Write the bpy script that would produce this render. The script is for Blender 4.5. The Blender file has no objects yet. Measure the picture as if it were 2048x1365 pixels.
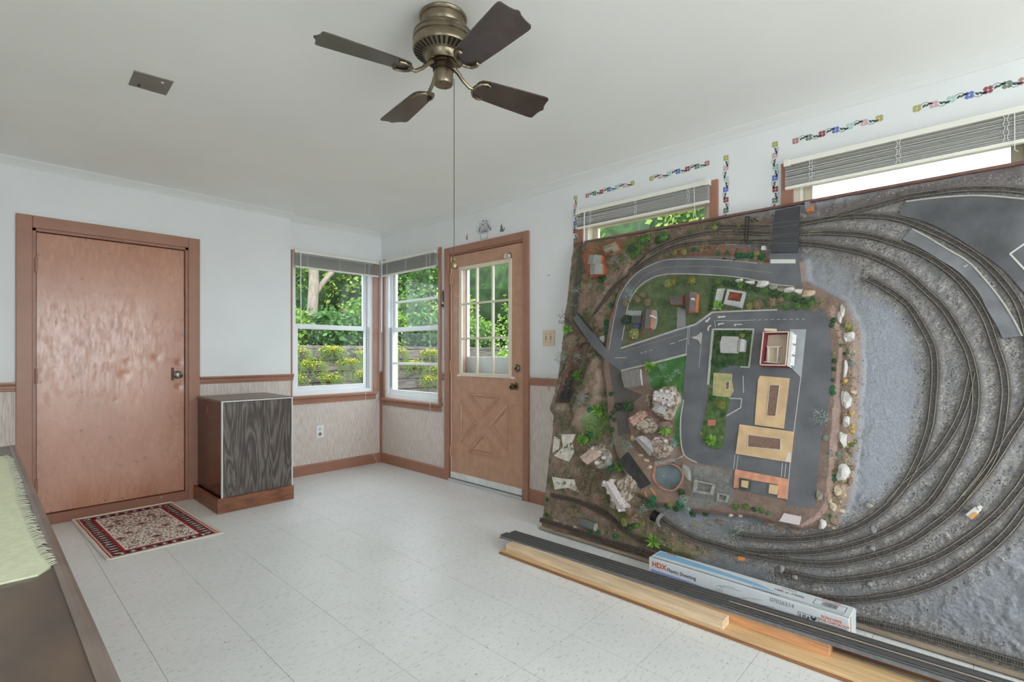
import bpy, bmesh, math, random
import numpy as np
from mathutils import Vector, Matrix, Euler

scene = bpy.context.scene
COL = scene.collection
random.seed(7)

# ------------------------------------------------------------------ camera
CAM = np.array([-2.981, -4.714, 1.166])
FPX, CXP, HYP = 1010.0, 1024.0, 706.0          # focal length / centre / horizon in a 2048x1365 frame
TH = math.atan2(948.0, 1010.0)                 # heading of the lens in the floor plan
FWD = np.array([math.cos(TH), math.sin(TH), 0.0])
RGT = np.array([math.sin(TH), -math.cos(TH), 0.0])
cam_d = bpy.data.cameras.new('camera')
cam = bpy.data.objects.new('camera', cam_d)
COL.objects.link(cam)
cam.location = CAM
cam.rotation_euler = (math.pi / 2, 0, TH - math.pi / 2)
cam_d.sensor_width = 36.0
cam_d.lens = 36.0 * FPX / 2048.0
cam_d.shift_y = (HYP - 682.5) / 2048.0
cam_d.clip_start = 0.02
cam_d.clip_end = 200
scene.camera = cam

# ------------------------------------------------------------------ world, sun, window daylight, exposure
world = bpy.data.worlds.new('overcast_sky')
scene.world = world
world.use_nodes = True
bg = world.node_tree.nodes['Background']
bg.inputs['Color'].default_value = (0.82, 0.92, 1.0, 1)
bg.inputs['Strength'].default_value = 4.2

def light(name, kind, loc, rot, energy, color=(1, 1, 1), size=None, size_y=None, angle=None):
    d = bpy.data.lights.new(name, kind)
    d.energy = energy
    d.color = color
    if kind == 'AREA':
        d.shape = 'RECTANGLE'
        d.size = size
        d.size_y = size_y
    if angle is not None:
        d.angle = angle
    o = bpy.data.objects.new(name, d)
    COL.objects.link(o)
    o.location = loc
    o.rotation_euler = rot
    return o

sun = light('sun', 'SUN', (0, -3, 8), (0, 0, 0), 5.5, (1.0, 0.95, 0.86), angle=math.radians(6))
sun.rotation_euler = Vector((0.35, 0.62, -0.95)).to_track_quat('-Z', 'Y').to_euler()
# lamps standing for daylight at unseen windows behind the camera; the left one added
light('daylight_front', 'AREA', (-2.0, -7.12, 1.25), (math.radians(68), 0, 0), 50, (0.97, 0.99, 1.0), 3.0, 1.9)
light('added_daylight_left', 'AREA', (-4.52, -5.2, 1.45), (math.radians(62), 0, math.radians(-90)), 4, (0.97, 0.99, 1.0), 1.0, 1.1)

vs = scene.view_settings
vs.view_transform = 'Standard'
vs.look = 'None'
vs.gamma = 1.0
vs.use_curve_mapping = False
vs.exposure = 0.07
scene.cycles.max_bounces = 12
scene.cycles.diffuse_bounces = 10
scene.cycles.transparent_max_bounces = 24

# ------------------------------------------------------------------ helpers
def lin(c):
    out = []
    for v in c:
        v = v / 255.0
        out.append(v / 12.92 if v <= 0.04045 else ((v + 0.055) / 1.055) ** 2.4)
    return tuple(out)

MATS = {}
def mat(name, col, rough=0.6, metal=0.0, var=0.0, scale=20.0, stretch=(1, 1, 1), bump=0.0, bscale=None,
        col2=None, ramp=(0.35, 0.65), spec=0.5, detail=4.0, coat=0.0, translucent=0.0, roughvar=0.0):
    if name in MATS:
        return MATS[name]
    m = bpy.data.materials.new(name)
    m.use_nodes = True
    nt = m.node_tree
    b = nt.nodes['Principled BSDF']
    c = lin(col)
    b.inputs['Base Color'].default_value = (*c, 1)
    b.inputs['Roughness'].default_value = rough
    b.inputs['Metallic'].default_value = metal
    b.inputs['Specular IOR Level'].default_value = spec
    b.inputs['Coat Weight'].default_value = coat
    b.inputs['Coat Roughness'].default_value = 0.15
    if var or bump or col2 or roughvar:
        tc = nt.nodes.new('ShaderNodeTexCoord')
        mp = nt.nodes.new('ShaderNodeMapping')
        mp.inputs['Scale'].default_value = stretch
        nt.links.new(tc.outputs['Object'], mp.inputs['Vector'])
        nz = nt.nodes.new('ShaderNodeTexNoise')
        nz.inputs['Scale'].default_value = scale
        nz.inputs['Detail'].default_value = detail
        nt.links.new(mp.outputs['Vector'], nz.inputs['Vector'])
        if var or col2:
            r = nt.nodes.new('ShaderNodeValToRGB')
            a = lin(col2) if col2 else tuple(x * (1 - var) for x in c)
            bb = c if col2 else tuple(min(1, x * (1 + var)) for x in c)
            r.color_ramp.elements[0].position = ramp[0]
            r.color_ramp.elements[1].position = ramp[1]
            r.color_ramp.elements[0].color = (*a, 1)
            r.color_ramp.elements[1].color = (*bb, 1)
            nt.links.new(nz.outputs['Fac'], r.inputs['Fac'])
            nt.links.new(r.outputs['Color'], b.inputs['Base Color'])
        if roughvar:
            mr = nt.nodes.new('ShaderNodeMapRange')
            mr.inputs['From Min'].default_value = 0.35
            mr.inputs['From Max'].default_value = 0.65
            mr.inputs['To Min'].default_value = max(0.02, rough - roughvar)
            mr.inputs['To Max'].default_value = min(1, rough + roughvar)
            nt.links.new(nz.outputs['Fac'], mr.inputs['Value'])
            nt.links.new(mr.outputs['Result'], b.inputs['Roughness'])
        if bump:
            n2 = nz
            if bscale:
                n2 = nt.nodes.new('ShaderNodeTexNoise')
                n2.inputs['Scale'].default_value = bscale
                n2.inputs['Detail'].default_value = 5
                nt.links.new(mp.outputs['Vector'], n2.inputs['Vector'])
            bp_ = nt.nodes.new('ShaderNodeBump')
            bp_.inputs['Strength'].default_value = bump
            bp_.inputs['Distance'].default_value = 0.004
            nt.links.new(n2.outputs['Fac'], bp_.inputs['Height'])
            nt.links.new(bp_.outputs['Normal'], b.inputs['Normal'])
    if translucent:
        out = nt.nodes['Material Output']
        tr = nt.nodes.new('ShaderNodeBsdfTranslucent')
        src = b.inputs['Base Color']
        if src.is_linked:
            nt.links.new(src.links[0].from_socket, tr.inputs['Color'])
        else:
            tr.inputs['Color'].default_value = (*c, 1)
        mx = nt.nodes.new('ShaderNodeMixShader')
        mx.inputs['Fac'].default_value = translucent
        nt.links.new(b.outputs['BSDF'], mx.inputs[1])
        nt.links.new(tr.outputs['BSDF'], mx.inputs[2])
        nt.links.new(mx.outputs['Shader'], out.inputs['Surface'])
    MATS[name] = m
    return m

def glass_mat():
    if 'window_glass' in MATS:
        return MATS['window_glass']
    m = bpy.data.materials.new('window_glass')
    m.use_nodes = True
    nt = m.node_tree
    out = nt.nodes['Material Output']
    nt.nodes.remove(nt.nodes['Principled BSDF'])
    t = nt.nodes.new('ShaderNodeBsdfTransparent')
    t.inputs['Color'].default_value = (0.97, 0.985, 0.98, 1)
    g = nt.nodes.new('ShaderNodeBsdfGlossy')
    g.inputs['Roughness'].default_value = 0.02
    lw = nt.nodes.new('ShaderNodeLayerWeight')
    pw = nt.nodes.new('ShaderNodeMath')
    pw.operation = 'POWER'
    pw.inputs[1].default_value = 4.0
    nt.links.new(lw.outputs['Facing'], pw.inputs[0])
    ma = nt.nodes.new('ShaderNodeMath')
    ma.operation = 'MULTIPLY_ADD'
    ma.inputs[1].default_value = 0.35
    ma.inputs[2].default_value = 0.01
    nt.links.new(pw.outputs[0], ma.inputs[0])
    mx = nt.nodes.new('ShaderNodeMixShader')
    nt.links.new(ma.outputs[0], mx.inputs['Fac'])
    nt.links.new(t.outputs['BSDF'], mx.inputs[1])
    nt.links.new(g.outputs['BSDF'], mx.inputs[2])
    nt.links.new(mx.outputs['Shader'], out.inputs['Surface'])
    MATS['window_glass'] = m
    return m

def attr_mat(name, rough=0.85, scale=120, amount=0.35, bump=0.6, bscale=260, spec=0.3, bdist=0.003):
    m = bpy.data.materials.new(name)
    m.use_nodes = True
    nt = m.node_tree
    b = nt.nodes['Principled BSDF']
    b.inputs['Roughness'].default_value = rough
    b.inputs['Specular IOR Level'].default_value = spec
    at = nt.nodes.new('ShaderNodeAttribute')
    at.attribute_name = 'paint'
    tc = nt.nodes.new('ShaderNodeTexCoord')
    nz = nt.nodes.new('ShaderNodeTexNoise')
    nz.inputs['Scale'].default_value = scale
    nz.inputs['Detail'].default_value = 6
    nt.links.new(tc.outputs['Object'], nz.inputs['Vector'])
    mr = nt.nodes.new('ShaderNodeMapRange')
    mr.inputs['From Min'].default_value = 0.3
    mr.inputs['From Max'].default_value = 0.7
    mr.inputs['To Min'].default_value = 1 - amount
    mr.inputs['To Max'].default_value = 1 + amount
    nt.links.new(nz.outputs['Fac'], mr.inputs['Value'])
    mul = nt.nodes.new('ShaderNodeVectorMath')
    mul.operation = 'SCALE'
    nt.links.new(at.outputs['Color'], mul.inputs[0])
    nt.links.new(mr.outputs['Result'], mul.inputs['Scale'])
    nt.links.new(mul.outputs['Vector'], b.inputs['Base Color'])
    if bump:
        n2 = nt.nodes.new('ShaderNodeTexNoise')
        n2.inputs['Scale'].default_value = bscale
        n2.inputs['Detail'].default_value = 5
        nt.links.new(tc.outputs['Object'], n2.inputs['Vector'])
        bn = nt.nodes.new('ShaderNodeBump')
        bn.inputs['Strength'].default_value = bump
        bn.inputs['Distance'].default_value = bdist
        nt.links.new(n2.outputs['Fac'], bn.inputs['Height'])
        nt.links.new(bn.outputs['Normal'], b.inputs['Normal'])
    MATS[name] = m
    return m

def wloc(o):
    v = Vector((0, 0, 0))
    while o is not None:
        v = v + o.location
        o = o.parent
    return v

def empty(name, loc):
    o = bpy.data.objects.new(name, None)
    o.empty_display_size = 0.05
    COL.objects.link(o)
    o.location = loc
    return o

def tag(o, label=None, cat=None, group=None, kind=None):
    if label: o['label'] = label
    if cat: o['category'] = cat
    if group: o['group'] = group
    if kind: o['kind'] = kind
    return o

class MB:
    """collects shapes given in world coordinates and links them as one mesh object"""
    def __init__(self):
        self.v = []
        self.f = []
    def add(self, vs, fs):
        o = len(self.v)
        self.v += [tuple(float(c) for c in p) for p in vs]
        self.f += [tuple(i + o for i in f) for f in fs]
        return self
    def box(self, x0, x1, y0, y1, z0, z1):
        if x0 > x1: x0, x1 = x1, x0
        if y0 > y1: y0, y1 = y1, y0
        if z0 > z1: z0, z1 = z1, z0
        vs = [(x0, y0, z0), (x1, y0, z0), (x1, y1, z0), (x0, y1, z0), (x0, y0, z1), (x1, y0, z1), (x1, y1, z1), (x0, y1, z1)]
        return self.add(vs, [(0, 3, 2, 1), (4, 5, 6, 7), (0, 1, 5, 4), (1, 2, 6, 5), (2, 3, 7, 6), (3, 0, 4, 7)])
    def hexa(self, b, t):
        """quad b (4 pts) joined to quad t (4 pts)"""
        return self.add(list(b) + list(t), [(3, 2, 1, 0), (4, 5, 6, 7), (0, 1, 5, 4), (1, 2, 6, 5), (2, 3, 7, 6), (3, 0, 4, 7)])
    def prism(self, a, b):
        n = len(a)
        return self.add(list(a) + list(b), [tuple(reversed(range(n))), tuple(range(n, 2 * n))] + [(i, (i + 1) % n, n + (i + 1) % n, n + i) for i in range(n)])
    def tube(self, path, r, n=8, cap=True):
        pts = [Vector(p) for p in path]
        rs = r if isinstance(r, (list, tuple)) else [r] * len(pts)
        vs = []
        fs = []
        prev = None
        for i, p in enumerate(pts):
            t = (pts[min(i + 1, len(pts) - 1)] - pts[max(i - 1, 0)]).normalized()
            if prev is None:
                a = t.orthogonal().normalized()
            else:
                a = (prev - t * prev.dot(t))
                a = a.normalized() if a.length > 1e-6 else t.orthogonal().normalized()
            prev = a
            b = t.cross(a)
            for k in range(n):
                an = 2 * math.pi * k / n
                vs.append(p + (a * math.cos(an) + b * math.sin(an)) * rs[i])
        for i in range(len(pts) - 1):
            for k in range(n):
                fs.append((i * n + k, i * n + (k + 1) % n, (i + 1) * n + (k + 1) % n, (i + 1) * n + k))
        if cap:
            fs.append(tuple(reversed(range(n))))
            fs.append(tuple(range((len(pts) - 1) * n, len(pts) * n)))
        return self.add(vs, fs)
    def lathe(self, prof, c, axis=(0, 0, 1), n=32, cap=True):
        ax = Vector(axis).normalized()
        a = ax.orthogonal().normalized()
        b = ax.cross(a)
        c = Vector(c)
        vs = []
        fs = []
        for r, h in prof:
            for k in range(n):
                an = 2 * math.pi * k / n
                vs.append(c + ax * h + (a * math.cos(an) + b * math.sin(an)) * r)
        for i in range(len(prof) - 1):
            for k in range(n):
                fs.append((i * n + k, i * n + (k + 1) % n, (i + 1) * n + (k + 1) % n, (i + 1) * n + k))
        if cap:
            fs.append(tuple(reversed(range(n))))
            fs.append(tuple(range((len(prof) - 1) * n, len(prof) * n)))
        return self.add(vs, fs)
    def build(self, name, material, parent=None, smooth=False, bevel=0.0, origin=None):
        base = wloc(parent) if parent is not None else Vector((0, 0, 0))
        org = Vector(origin) if origin is not None else base
        me = bpy.data.meshes.new(name)
        me.from_pydata([tuple(Vector(p) - org) for p in self.v], [], self.f)
        bm = bmesh.new()
        bm.from_mesh(me)
        bmesh.ops.recalc_face_normals(bm, faces=bm.faces)
        bm.to_mesh(me)
        bm.free()
        if smooth:
            me.polygons.foreach_set('use_smooth', [True] * len(me.polygons))
            try:
                me.set_sharp_from_angle(angle=math.radians(38))
            except Exception:
                pass
        me.materials.append(material)
        o = bpy.data.objects.new(name, me)
        COL.objects.link(o)
        o.location = org - base
        if parent is not None:
            o.parent = parent
        if bevel:
            b = o.modifiers.new('bevel', 'BEVEL')
            b.width = bevel
            b.segments = 2
            b.limit_method = 'ANGLE'
        return o

def catmull(pts, step):
    pts = [np.array(p, float) for p in pts]
    P = [2 * pts[0] - pts[1]] + pts + [2 * pts[-1] - pts[-2]]
    out = []
    for i in range(1, len(P) - 2):
        p0, p1, p2, p3 = P[i - 1:i + 3]
        n = max(2, int(np.linalg.norm(p2 - p1) / step * 2))
        for k in range(n):
            t = k / n
            out.append(0.5 * (2 * p1 + (p2 - p0) * t + (2 * p0 - 5 * p1 + 4 * p2 - p3) * t * t + (3 * p1 - p0 - 3 * p2 + p3) * t ** 3))
    out.append(pts[-1])
    out = np.array(out)
    seg = np.linalg.norm(np.diff(out, axis=0), axis=1)
    s = np.concatenate([[0], np.cumsum(seg)])
    m = max(2, int(round(s[-1] / step)) + 1)
    q = np.linspace(0, s[-1], m)
    return np.stack([np.interp(q, s, out[:, k]) for k in range(out.shape[1])], 1)

# ------------------------------------------------------------------ materials of the room
M_wall = mat('wall_paint', (229, 231, 232), 0.55, var=0.02, scale=3, bump=0.04, bscale=160)
M_ceil = mat('ceiling_paint', (240, 240, 236), 0.8, var=0.015, scale=2)
M_trimw = mat('white_crown_paint', (224, 225, 223), 0.5)
M_brown = mat('brown_trim_paint', (162, 116, 95), 0.36, var=0.06, scale=6, bump=0.05, bscale=90)
M_doorbrown = mat('brown_door_paint', (190, 147, 122), 0.36, var=0.07, scale=14, bump=0.04, bscale=90)
M_white = mat('white_vinyl', (232, 234, 236), 0.35)
M_cream = mat('cream_paint', (222, 214, 194), 0.45)
M_brass = mat('antique_brass', (136, 124, 104), 0.28, metal=0.9, var=0.15, scale=30)
M_dkbrass = mat('dark_bronze', (70, 52, 42), 0.35, metal=0.7)
M_pewter = mat('tarnished_nickel', (130, 124, 114), 0.25, metal=0.95)
M_glass = glass_mat()
M_black = mat('black_gap', (18, 17, 16), 0.8)
M_alu = mat('aluminium_strip', (205, 208, 210), 0.35, metal=0.4)
# ------------------------------------------------------------------ floor
H = 2.44
XL, YF = -4.6, -7.2          # left wall and front wall (behind the camera)
JOG = -0.08                  # the wall left of the corner window stands a little forward
XJ = -1.0

def floor_material():
    m = bpy.data.materials.new('speckled_vinyl_tile')
    m.use_nodes = True
    nt = m.node_tree
    b = nt.nodes['Principled BSDF']
    b.inputs['Roughness'].default_value = 0.34
    b.inputs['Specular IOR Level'].default_value = 0.4
    geo = nt.nodes.new('ShaderNodeNewGeometry')
    def noise(scale, st, detail=2):
        mp = nt.nodes.new('ShaderNodeMapping')
        mp.inputs['Scale'].default_value = st
        nt.links.new(geo.outputs['Position'], mp.inputs['Vector'])
        n = nt.nodes.new('ShaderNodeTexNoise')
        n.inputs['Scale'].default_value = scale
        n.inputs['Detail'].default_value = detail
        nt.links.new(mp.outputs['Vector'], n.inputs['Vector'])
        return n
    def ramp(n, p0, p1, c0, c1):
        r = nt.nodes.new('ShaderNodeValToRGB')
        r.color_ramp.elements[0].position = p0
        r.color_ramp.elements[1].position = p1
        r.color_ramp.elements[0].color = (*c0, 1)
        r.color_ramp.elements[1].color = (*c1, 1)
        nt.links.new(n.outputs['Fac'], r.inputs['Fac'])
        return r
    base = ramp(noise(2.2, (1, 1, 1), 4), 0.3, 0.7, lin((228, 228, 227)), lin((236, 236, 236)))
    fleck = ramp(noise(60, (0.5, 1.7, 1), 4), 0.30, 0.44, (0.66, 0.65, 0.63), (1, 1, 1))
    spot = ramp(noise(70, (1, 1, 1), 1), 0.255, 0.28, (0.3, 0.28, 0.26), (1, 1, 1))
    m1 = nt.nodes.new('ShaderNodeMixRGB'); m1.blend_type = 'MULTIPLY'; m1.inputs[0].default_value = 0.6
    m2 = nt.nodes.new('ShaderNodeMixRGB'); m2.blend_type = 'MULTIPLY'; m2.inputs[0].default_value = 0.8
    nt.links.new(base.outputs[0], m1.inputs[1]); nt.links.new(fleck.outputs[0], m1.inputs[2])
    nt.links.new(m1.outputs[0], m2.inputs[1]); nt.links.new(spot.outputs[0], m2.inputs[2])
    nt.links.new(m2.outputs[0], b.inputs['Base Color'])
    bn = nt.nodes.new('ShaderNodeBump'); bn.inputs['Strength'].default_value = 0.15; bn.inputs['Distance'].default_value = 0.002
    nt.links.new(noise(40, (1, 1, 1), 3).outputs['Fac'], bn.inputs['Height'])
    nt.links.new(bn.outputs['Normal'], b.inputs['Normal'])
    return m
M_tile = floor_material()
M_seam = mat('tile_seam', (70, 66, 62), 0.9)

floor = MB().box(XL - .15, .15, YF - .15, .15, -.1, -.004).build('floor', M_seam)
tag(floor, 'pale grey speckled vinyl tile floor', 'floor', kind='structure')
T = 0.305
tile_me = {}
def clip_tile(i, j):
    """one tile of the grid, cut off where it meets a wall; None when it lies outside"""
    x0, y0 = -2.51 + i * T, -2.545 + j * T
    x1, y1 = x0 + T, y0 + T
    g = 0.0008
    x0, x1 = max(x0, XL), min(x1, 0.0)
    ytop = JOG if (x0 + x1) / 2 < XJ else 0.0
    y0, y1 = max(y0, YF), min(y1, ytop)
    if x1 - x0 < .01 or y1 - y0 < .01:
        return None
    return x0 + g, x1 - g, y0 + g, y1 - g
rest = MB()
rng = random.Random(3)
for i in range(-8, 10):
    for j in range(-17, 10):
        c = clip_tile(i, j)
        if c is None: continue
        near = c[1] > -2.95 and c[3] > -4.35
        if near:
            dz = -rng.random() * 0.0004
            key = (round(c[1] - c[0], 4), round(c[3] - c[2], 4))
            w, l = key
            if key not in tile_me:
                o = MB().box(0, w, 0, l, -.004, 0).build('tile', M_tile)
                tile_me[key] = o.data
            else:
                o = bpy.data.objects.new('tile', tile_me[key])
                COL.objects.link(o)
            o.location = (c[0], c[2], dz)
            o.parent = floor
        else:
            rest.box(*c, -.004, 0)
tag(rest.build('tile_field', M_tile, floor), kind='stuff')

# ------------------------------------------------------------------ walls
def wallbox(mb, side, s0, s1, z0, z1, d0, d1):
    """box on a wall: s runs along it, d is the depth (positive = outwards); side A = back wall (y), B = right wall (x)"""
    if side == 'A': mb.box(s0, s1, d0, d1, z0, z1)
    else: mb.box(d0, d1, s0, s1, z0, z1)
    return mb

def wall_with_holes(mb, side, s0, s1, z0, z1, d0, d1, holes):
    ss = sorted({s0, s1, *[min(max(h[k], s0), s1) for h in holes for k in (0, 1)]})
    zz = sorted({z0, z1, *[min(max(h[k], z0), z1) for h in holes for k in (2, 3)]})
    for a, b in zip(ss[:-1], ss[1:]):
        run = None
        for c, d in zip(zz[:-1], zz[1:]):
            m = ((a + b) / 2, (c + d) / 2)
            hole = any(h[0] < m[0] < h[1] and h[2] < m[1] < h[3] for h in holes)
            if not hole:
                run = (run[0], d) if run else (c, d)
            if hole and run:
                wallbox(mb, side, a, b, run[0], run[1], d0, d1); run = None
        if run: wallbox(mb, side, a, b, run[0], run[1], d0, d1)
    return mb

W1 = (-.955, -.105, .765, 2.075)          # corner window in the back wall
D1 = (-2.715, -1.815, 0.0, 2.0)           # flush door
W2 = (-.985, -.085, .70, 2.09)            # corner window in the right wall
D2 = (-2.05, -1.14, 0.0, 2.062)           # nine-light door
W3 = (-3.525, -2.62, 1.02, 2.135)
W4 = (-4.86, -3.972, 1.02, 2.135)
W5 = (-6.75, -5.85, .95, 2.1)
wb_ = MB()
wall_with_holes(wb_, 'A', XL - .15, XJ, 0, H, JOG, .15, [D1])
wall_with_holes(wb_, 'A', XJ, .15, 0, H, 0, .15, [W1])
wall_back = tag(wb_.build('wall_back', M_wall), 'white painted back wall with the brown flush door', 'wall', kind='structure')
wr_ = MB()
wall_with_holes(wr_, 'B', YF - .15, 0, 0, H, 0, .15, [W2, D2, W3, W4, W5])
wall_right = tag(wr_.build('wall_right', M_wall), 'white painted right wall with stencilled flower borders', 'wall', kind='structure')
wl_ = MB()
wall_with_holes(wl_, 'B', YF - .15, .15, 0, H, XL - .15, XL, [(-5.75, -4.65, .85, 2.05)])
tag(wl_.build('wall_left', M_wall), 'white wall on the left behind the camera', 'wall', kind='structure')
wf_ = MB()
wall_with_holes(wf_, 'A', XL, 0, 0, H, YF - .15, YF, [(-3.55, -.45, .25, 2.2)])
tag(wf_.build('wall_front', M_wall), 'white wall behind the camera', 'wall', kind='structure')
tag(MB().box(XL - .15, .15, YF - .15, .15, H, H + .12).build('ceiling', M_ceil), 'flat off-white painted ceiling', 'ceiling', kind='structure')

# ---- wainscot paper, baseboards, chair rails, crown
def paper():
    m = bpy.data.materials.new('grasscloth_wallpaper')
    m.use_nodes = True
    nt = m.node_tree
    b = nt.nodes['Principled BSDF']
    b.inputs['Roughness'].default_value = 0.8
    geo = nt.nodes.new('ShaderNodeNewGeometry')
    mp = nt.nodes.new('ShaderNodeMapping')
    mp.inputs['Scale'].default_value = (1, 1, .03)
    nt.links.new(geo.outputs['Position'], mp.inputs['Vector'])
    cols = []
    n = nt.nodes.new('ShaderNodeTexNoise'); n.inputs['Scale'].default_value = 420; n.inputs['Detail'].default_value = 4
    nt.links.new(mp.outputs['Vector'], n.inputs['Vector'])
    r = nt.nodes.new('ShaderNodeValToRGB')
    r.color_ramp.elements[0].position = 0.34; r.color_ramp.elements[1].position = 0.62
    r.color_ramp.elements[0].color = (*lin((186, 172, 162)), 1); r.color_ramp.elements[1].color = (*lin((226, 214, 206)), 1)
    nt.links.new(n.outputs['Fac'], r.inputs['Fac'])
    nt.links.new(r.outputs['Color'], b.inputs['Base Color'])
    bn = nt.nodes.new('ShaderNodeBump'); bn.inputs['Strength'].default_value = 0.3; bn.inputs['Distance'].default_value = 0.002
    nt.links.new(n.outputs['Fac'], bn.inputs['Height'])
    nt.links.new(bn.outputs['Normal'], b.inputs['Normal'])
    return m
M_paper = paper()
def wain(side, s0, s1, d, parent, ztop=.93, zbot=.10):
    wallbox(MB(), side, s0, s1, zbot, ztop, d - .002, d + .01).build('wainscot_paper', M_paper, parent)
for s0, s1, d in ((XL, -2.80, JOG), (-1.735, XJ, JOG)):
    wain('A', s0, s1, d, wall_back)
wain('A', XJ, 0, 0, wall_back, .74)
wain('B', -1.078, 0, 0, wall_right, .66)
wain('B', YF, -2.108, 0, wall_right)
wain('B', -1.078, -1.02, 0, wall_right, .93, .66)

def profile_run(mb, side, s0, s1, d, prof):
    """sweep a (out, z) profile along a wall; out is measured into the room"""
    a = []; b = []
    for o, z in prof:
        p = (lambda s: (s, d - o, z)) if side == 'A' else (lambda s: (d - o, s, z))
        a.append(p(s0)); b.append(p(s1))
    mb.prism(a, b)
    return mb
RAIL = [(0, .912), (.006, .912), (.010, .918), (.010, .926), (.016, .932), (.016, .945), (.026, .958), (.030, .962), (.030, .972), (0, .972)]
BASE = [(0, 0), (.014, 0), (.014, .088), (.010, .096), (.004, .102), (0, .102)]
CROWN = [(0, H), (.045, H), (.045, H - .008), (.036, H - .016), (.020, H - .030), (.010, H - .042), (.006, H - .05), (0, H - .05)]
def trim(name, side, runs, prof, material, label):
    mb = MB()
    for s0, s1, d in runs: profile_run(mb, side, s0, s1, d, prof)
    return tag(mb.build(name, material), label, 'trim', kind='structure')
trim('trim_1', 'A', [(XL, -2.795, JOG)], RAIL, M_brown, 'brown chair rail left of the flush door')
trim('trim_2', 'A', [(-1.735, XJ - .0 + .02, JOG)], RAIL, M_brown, 'brown chair rail between flush door and corner window')
trim('trim_3', 'B', [(YF, -2.108, 0)], RAIL, M_brown, 'brown chair rail right of the nine-light door')
trim('trim_4', 'B', [(-1.078, -1.02, 0)], RAIL, M_brown, 'short brown chair rail between corner window and nine-light door')
trim('baseboard_back', 'A', [(XL, -2.795, JOG), (-1.735, XJ, JOG), (XJ, 0, 0)], BASE, M_brown, 'brown baseboard along the back wall')
trim('baseboard_right', 'B', [(-1.078, 0, 0), (YF, -2.108, 0)], BASE, M_brown, 'brown baseboard along the right wall')
trim('trim_5', 'A', [(XL, XJ + .03, JOG), (XJ, 0, 0)], CROWN, M_trimw, 'white crown moulding along the back wall')
trim('trim_6', 'B', [(YF, 0, 0)], CROWN, M_trimw, 'white crown moulding along the right wall')
tag(MB().box(-.022, -.002, -.022, -.002, .10, .965).build('trim_7', M_brown), 'brown corner strip below the corner windows', 'trim', kind='structure')

# ------------------------------------------------------------------ windows
def pane(mb_rect, side, parent):
    s0, s1, z0, z1, d = mb_rect
    return wallbox(MB(), side, s0, s1, z0, z1, d, d + .004).build('pane', M_glass, parent)

def sash(side, s0, s1, z0, z1, d, st, top, bot, material, parent, muntins=()):
    mb = MB()
    wallbox(mb, side, s0, s0 + st, z0, z1, d, d + .03)
    wallbox(mb, side, s1 - st, s1, z0, z1, d, d + .03)
    wallbox(mb, side, s0 + st, s1 - st, z0, z0 + bot, d, d + .03)
    wallbox(mb, side, s0 + st, s1 - st, z1 - top, z1, d, d + .03)
    for z in muntins:
        wallbox(mb, side, s0 + st, s1 - st, z - .012, z + .012, d + .004, d + .026)
    o = mb.build('sash', material, parent, bevel=.002)
    pane((s0 + st, s1 - st, z0 + bot, z1 - top, d + .013), side, o)
    return o

def window(n, side, hole, casing_w, label, face, sill=True, frame=M_white, mull=(), meet=None, cas_top=True, ext=0.0, casings='LR'):
    s0, s1, z0, z1 = hole
    c = ((s0 + s1) / 2, face, 0)
    root = empty('window_%d' % n, (c[0], face, z0) if side == 'A' else (face, c[0], z0))
    tag(root, label, 'window', kind='structure')
    w = casing_w
    for k in casings:
        a, b = (s0 - w, s0) if k == 'L' else (s1, s1 + w)
        wallbox(MB(), side, a, b, z0 - .01, z1 + ext, face - .018, face).build('casing', M_brown, root, bevel=.003)
    if cas_top:
        wallbox(MB(), side, s0 - w, s1 + w, z1, z1 + .04, face - .016, face).build('head_casing', M_brown, root, bevel=.003)
    if sill:
        wallbox(MB(), side, s0 - w - .02, s1 + w + .015, z0 - .03, z0 - .005, face - .05, face + .02).build('sill', M_brown, root, bevel=.004)
        wallbox(MB(), side, s0 - w, s1 + w, z0 - .085, z0 - .03, face - .016, face).build('apron', M_brown, root, bevel=.003)
    f = MB()
    t = .028
    wallbox(f, side, s0, s0 + t, z0, z1, .01, .13)
    wallbox(f, side, s1 - t, s1, z0, z1, .01, .13)
    wallbox(f, side, s0 + t, s1 - t, z0, z0 + .03, .01, .13)
    wallbox(f, side, s0 + t, s1 - t, z1 - .03, z1, .01, .13)
    f.build('frame', frame, root, bevel=.002)
    mz = meet if meet else (z0 + z1) / 2
    sash(side, s0 + t, s1 - t, z0 + .03, mz + .02, .035, .045, .045, .05, frame, root, mull[:1])
    sash(side, s0 + t, s1 - t, mz - .025, z1 - .03, .075, .04, .045, .04, frame, root, mull[1:])
    return root

w1 = window(1, 'A', W1, .03, 'white double-hung corner window over the outlet in the back wall', 0.0, meet=1.42, cas_top=False, casings='L', ext=.05)
wallbox(MB(), 'A', W1[1], -.035, W1[2] - .01, W1[3] + .03, -.018, 0).build('casing', M_brown, w1, bevel=.003)
w2 = window(2, 'B', W2, .035, 'white double-hung corner window beside the nine-light door', 0.0, meet=1.41, mull=(1.055, 1.70), cas_top=False, ext=.06)
w3 = window(3, 'B', W3, .05, 'cream window half hidden behind the leaning layout', 0.0, frame=M_cream, cas_top=False, meet=1.55, ext=.045)
w4 = window(4, 'B', W4, .06, 'cream window with bright sky at the right edge', 0.0, frame=M_cream, cas_top=False, meet=1.55, ext=.045)
w5 = window(5, 'B', W5, .05, 'cream window further along the right wall', 0.0, frame=M_cream)
# hidden stop beads and screw holes of the corner window track
for wn, side, s in ((w1, 'A', W1[1] - .05), (w2, 'B', W2[1] - .05)):
    wallbox(MB(), side, s - .004, s + .004, .80, 2.04, .028, .034).build('track_groove', mat('groove_grey', (150, 152, 155), .5), wn)

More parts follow.
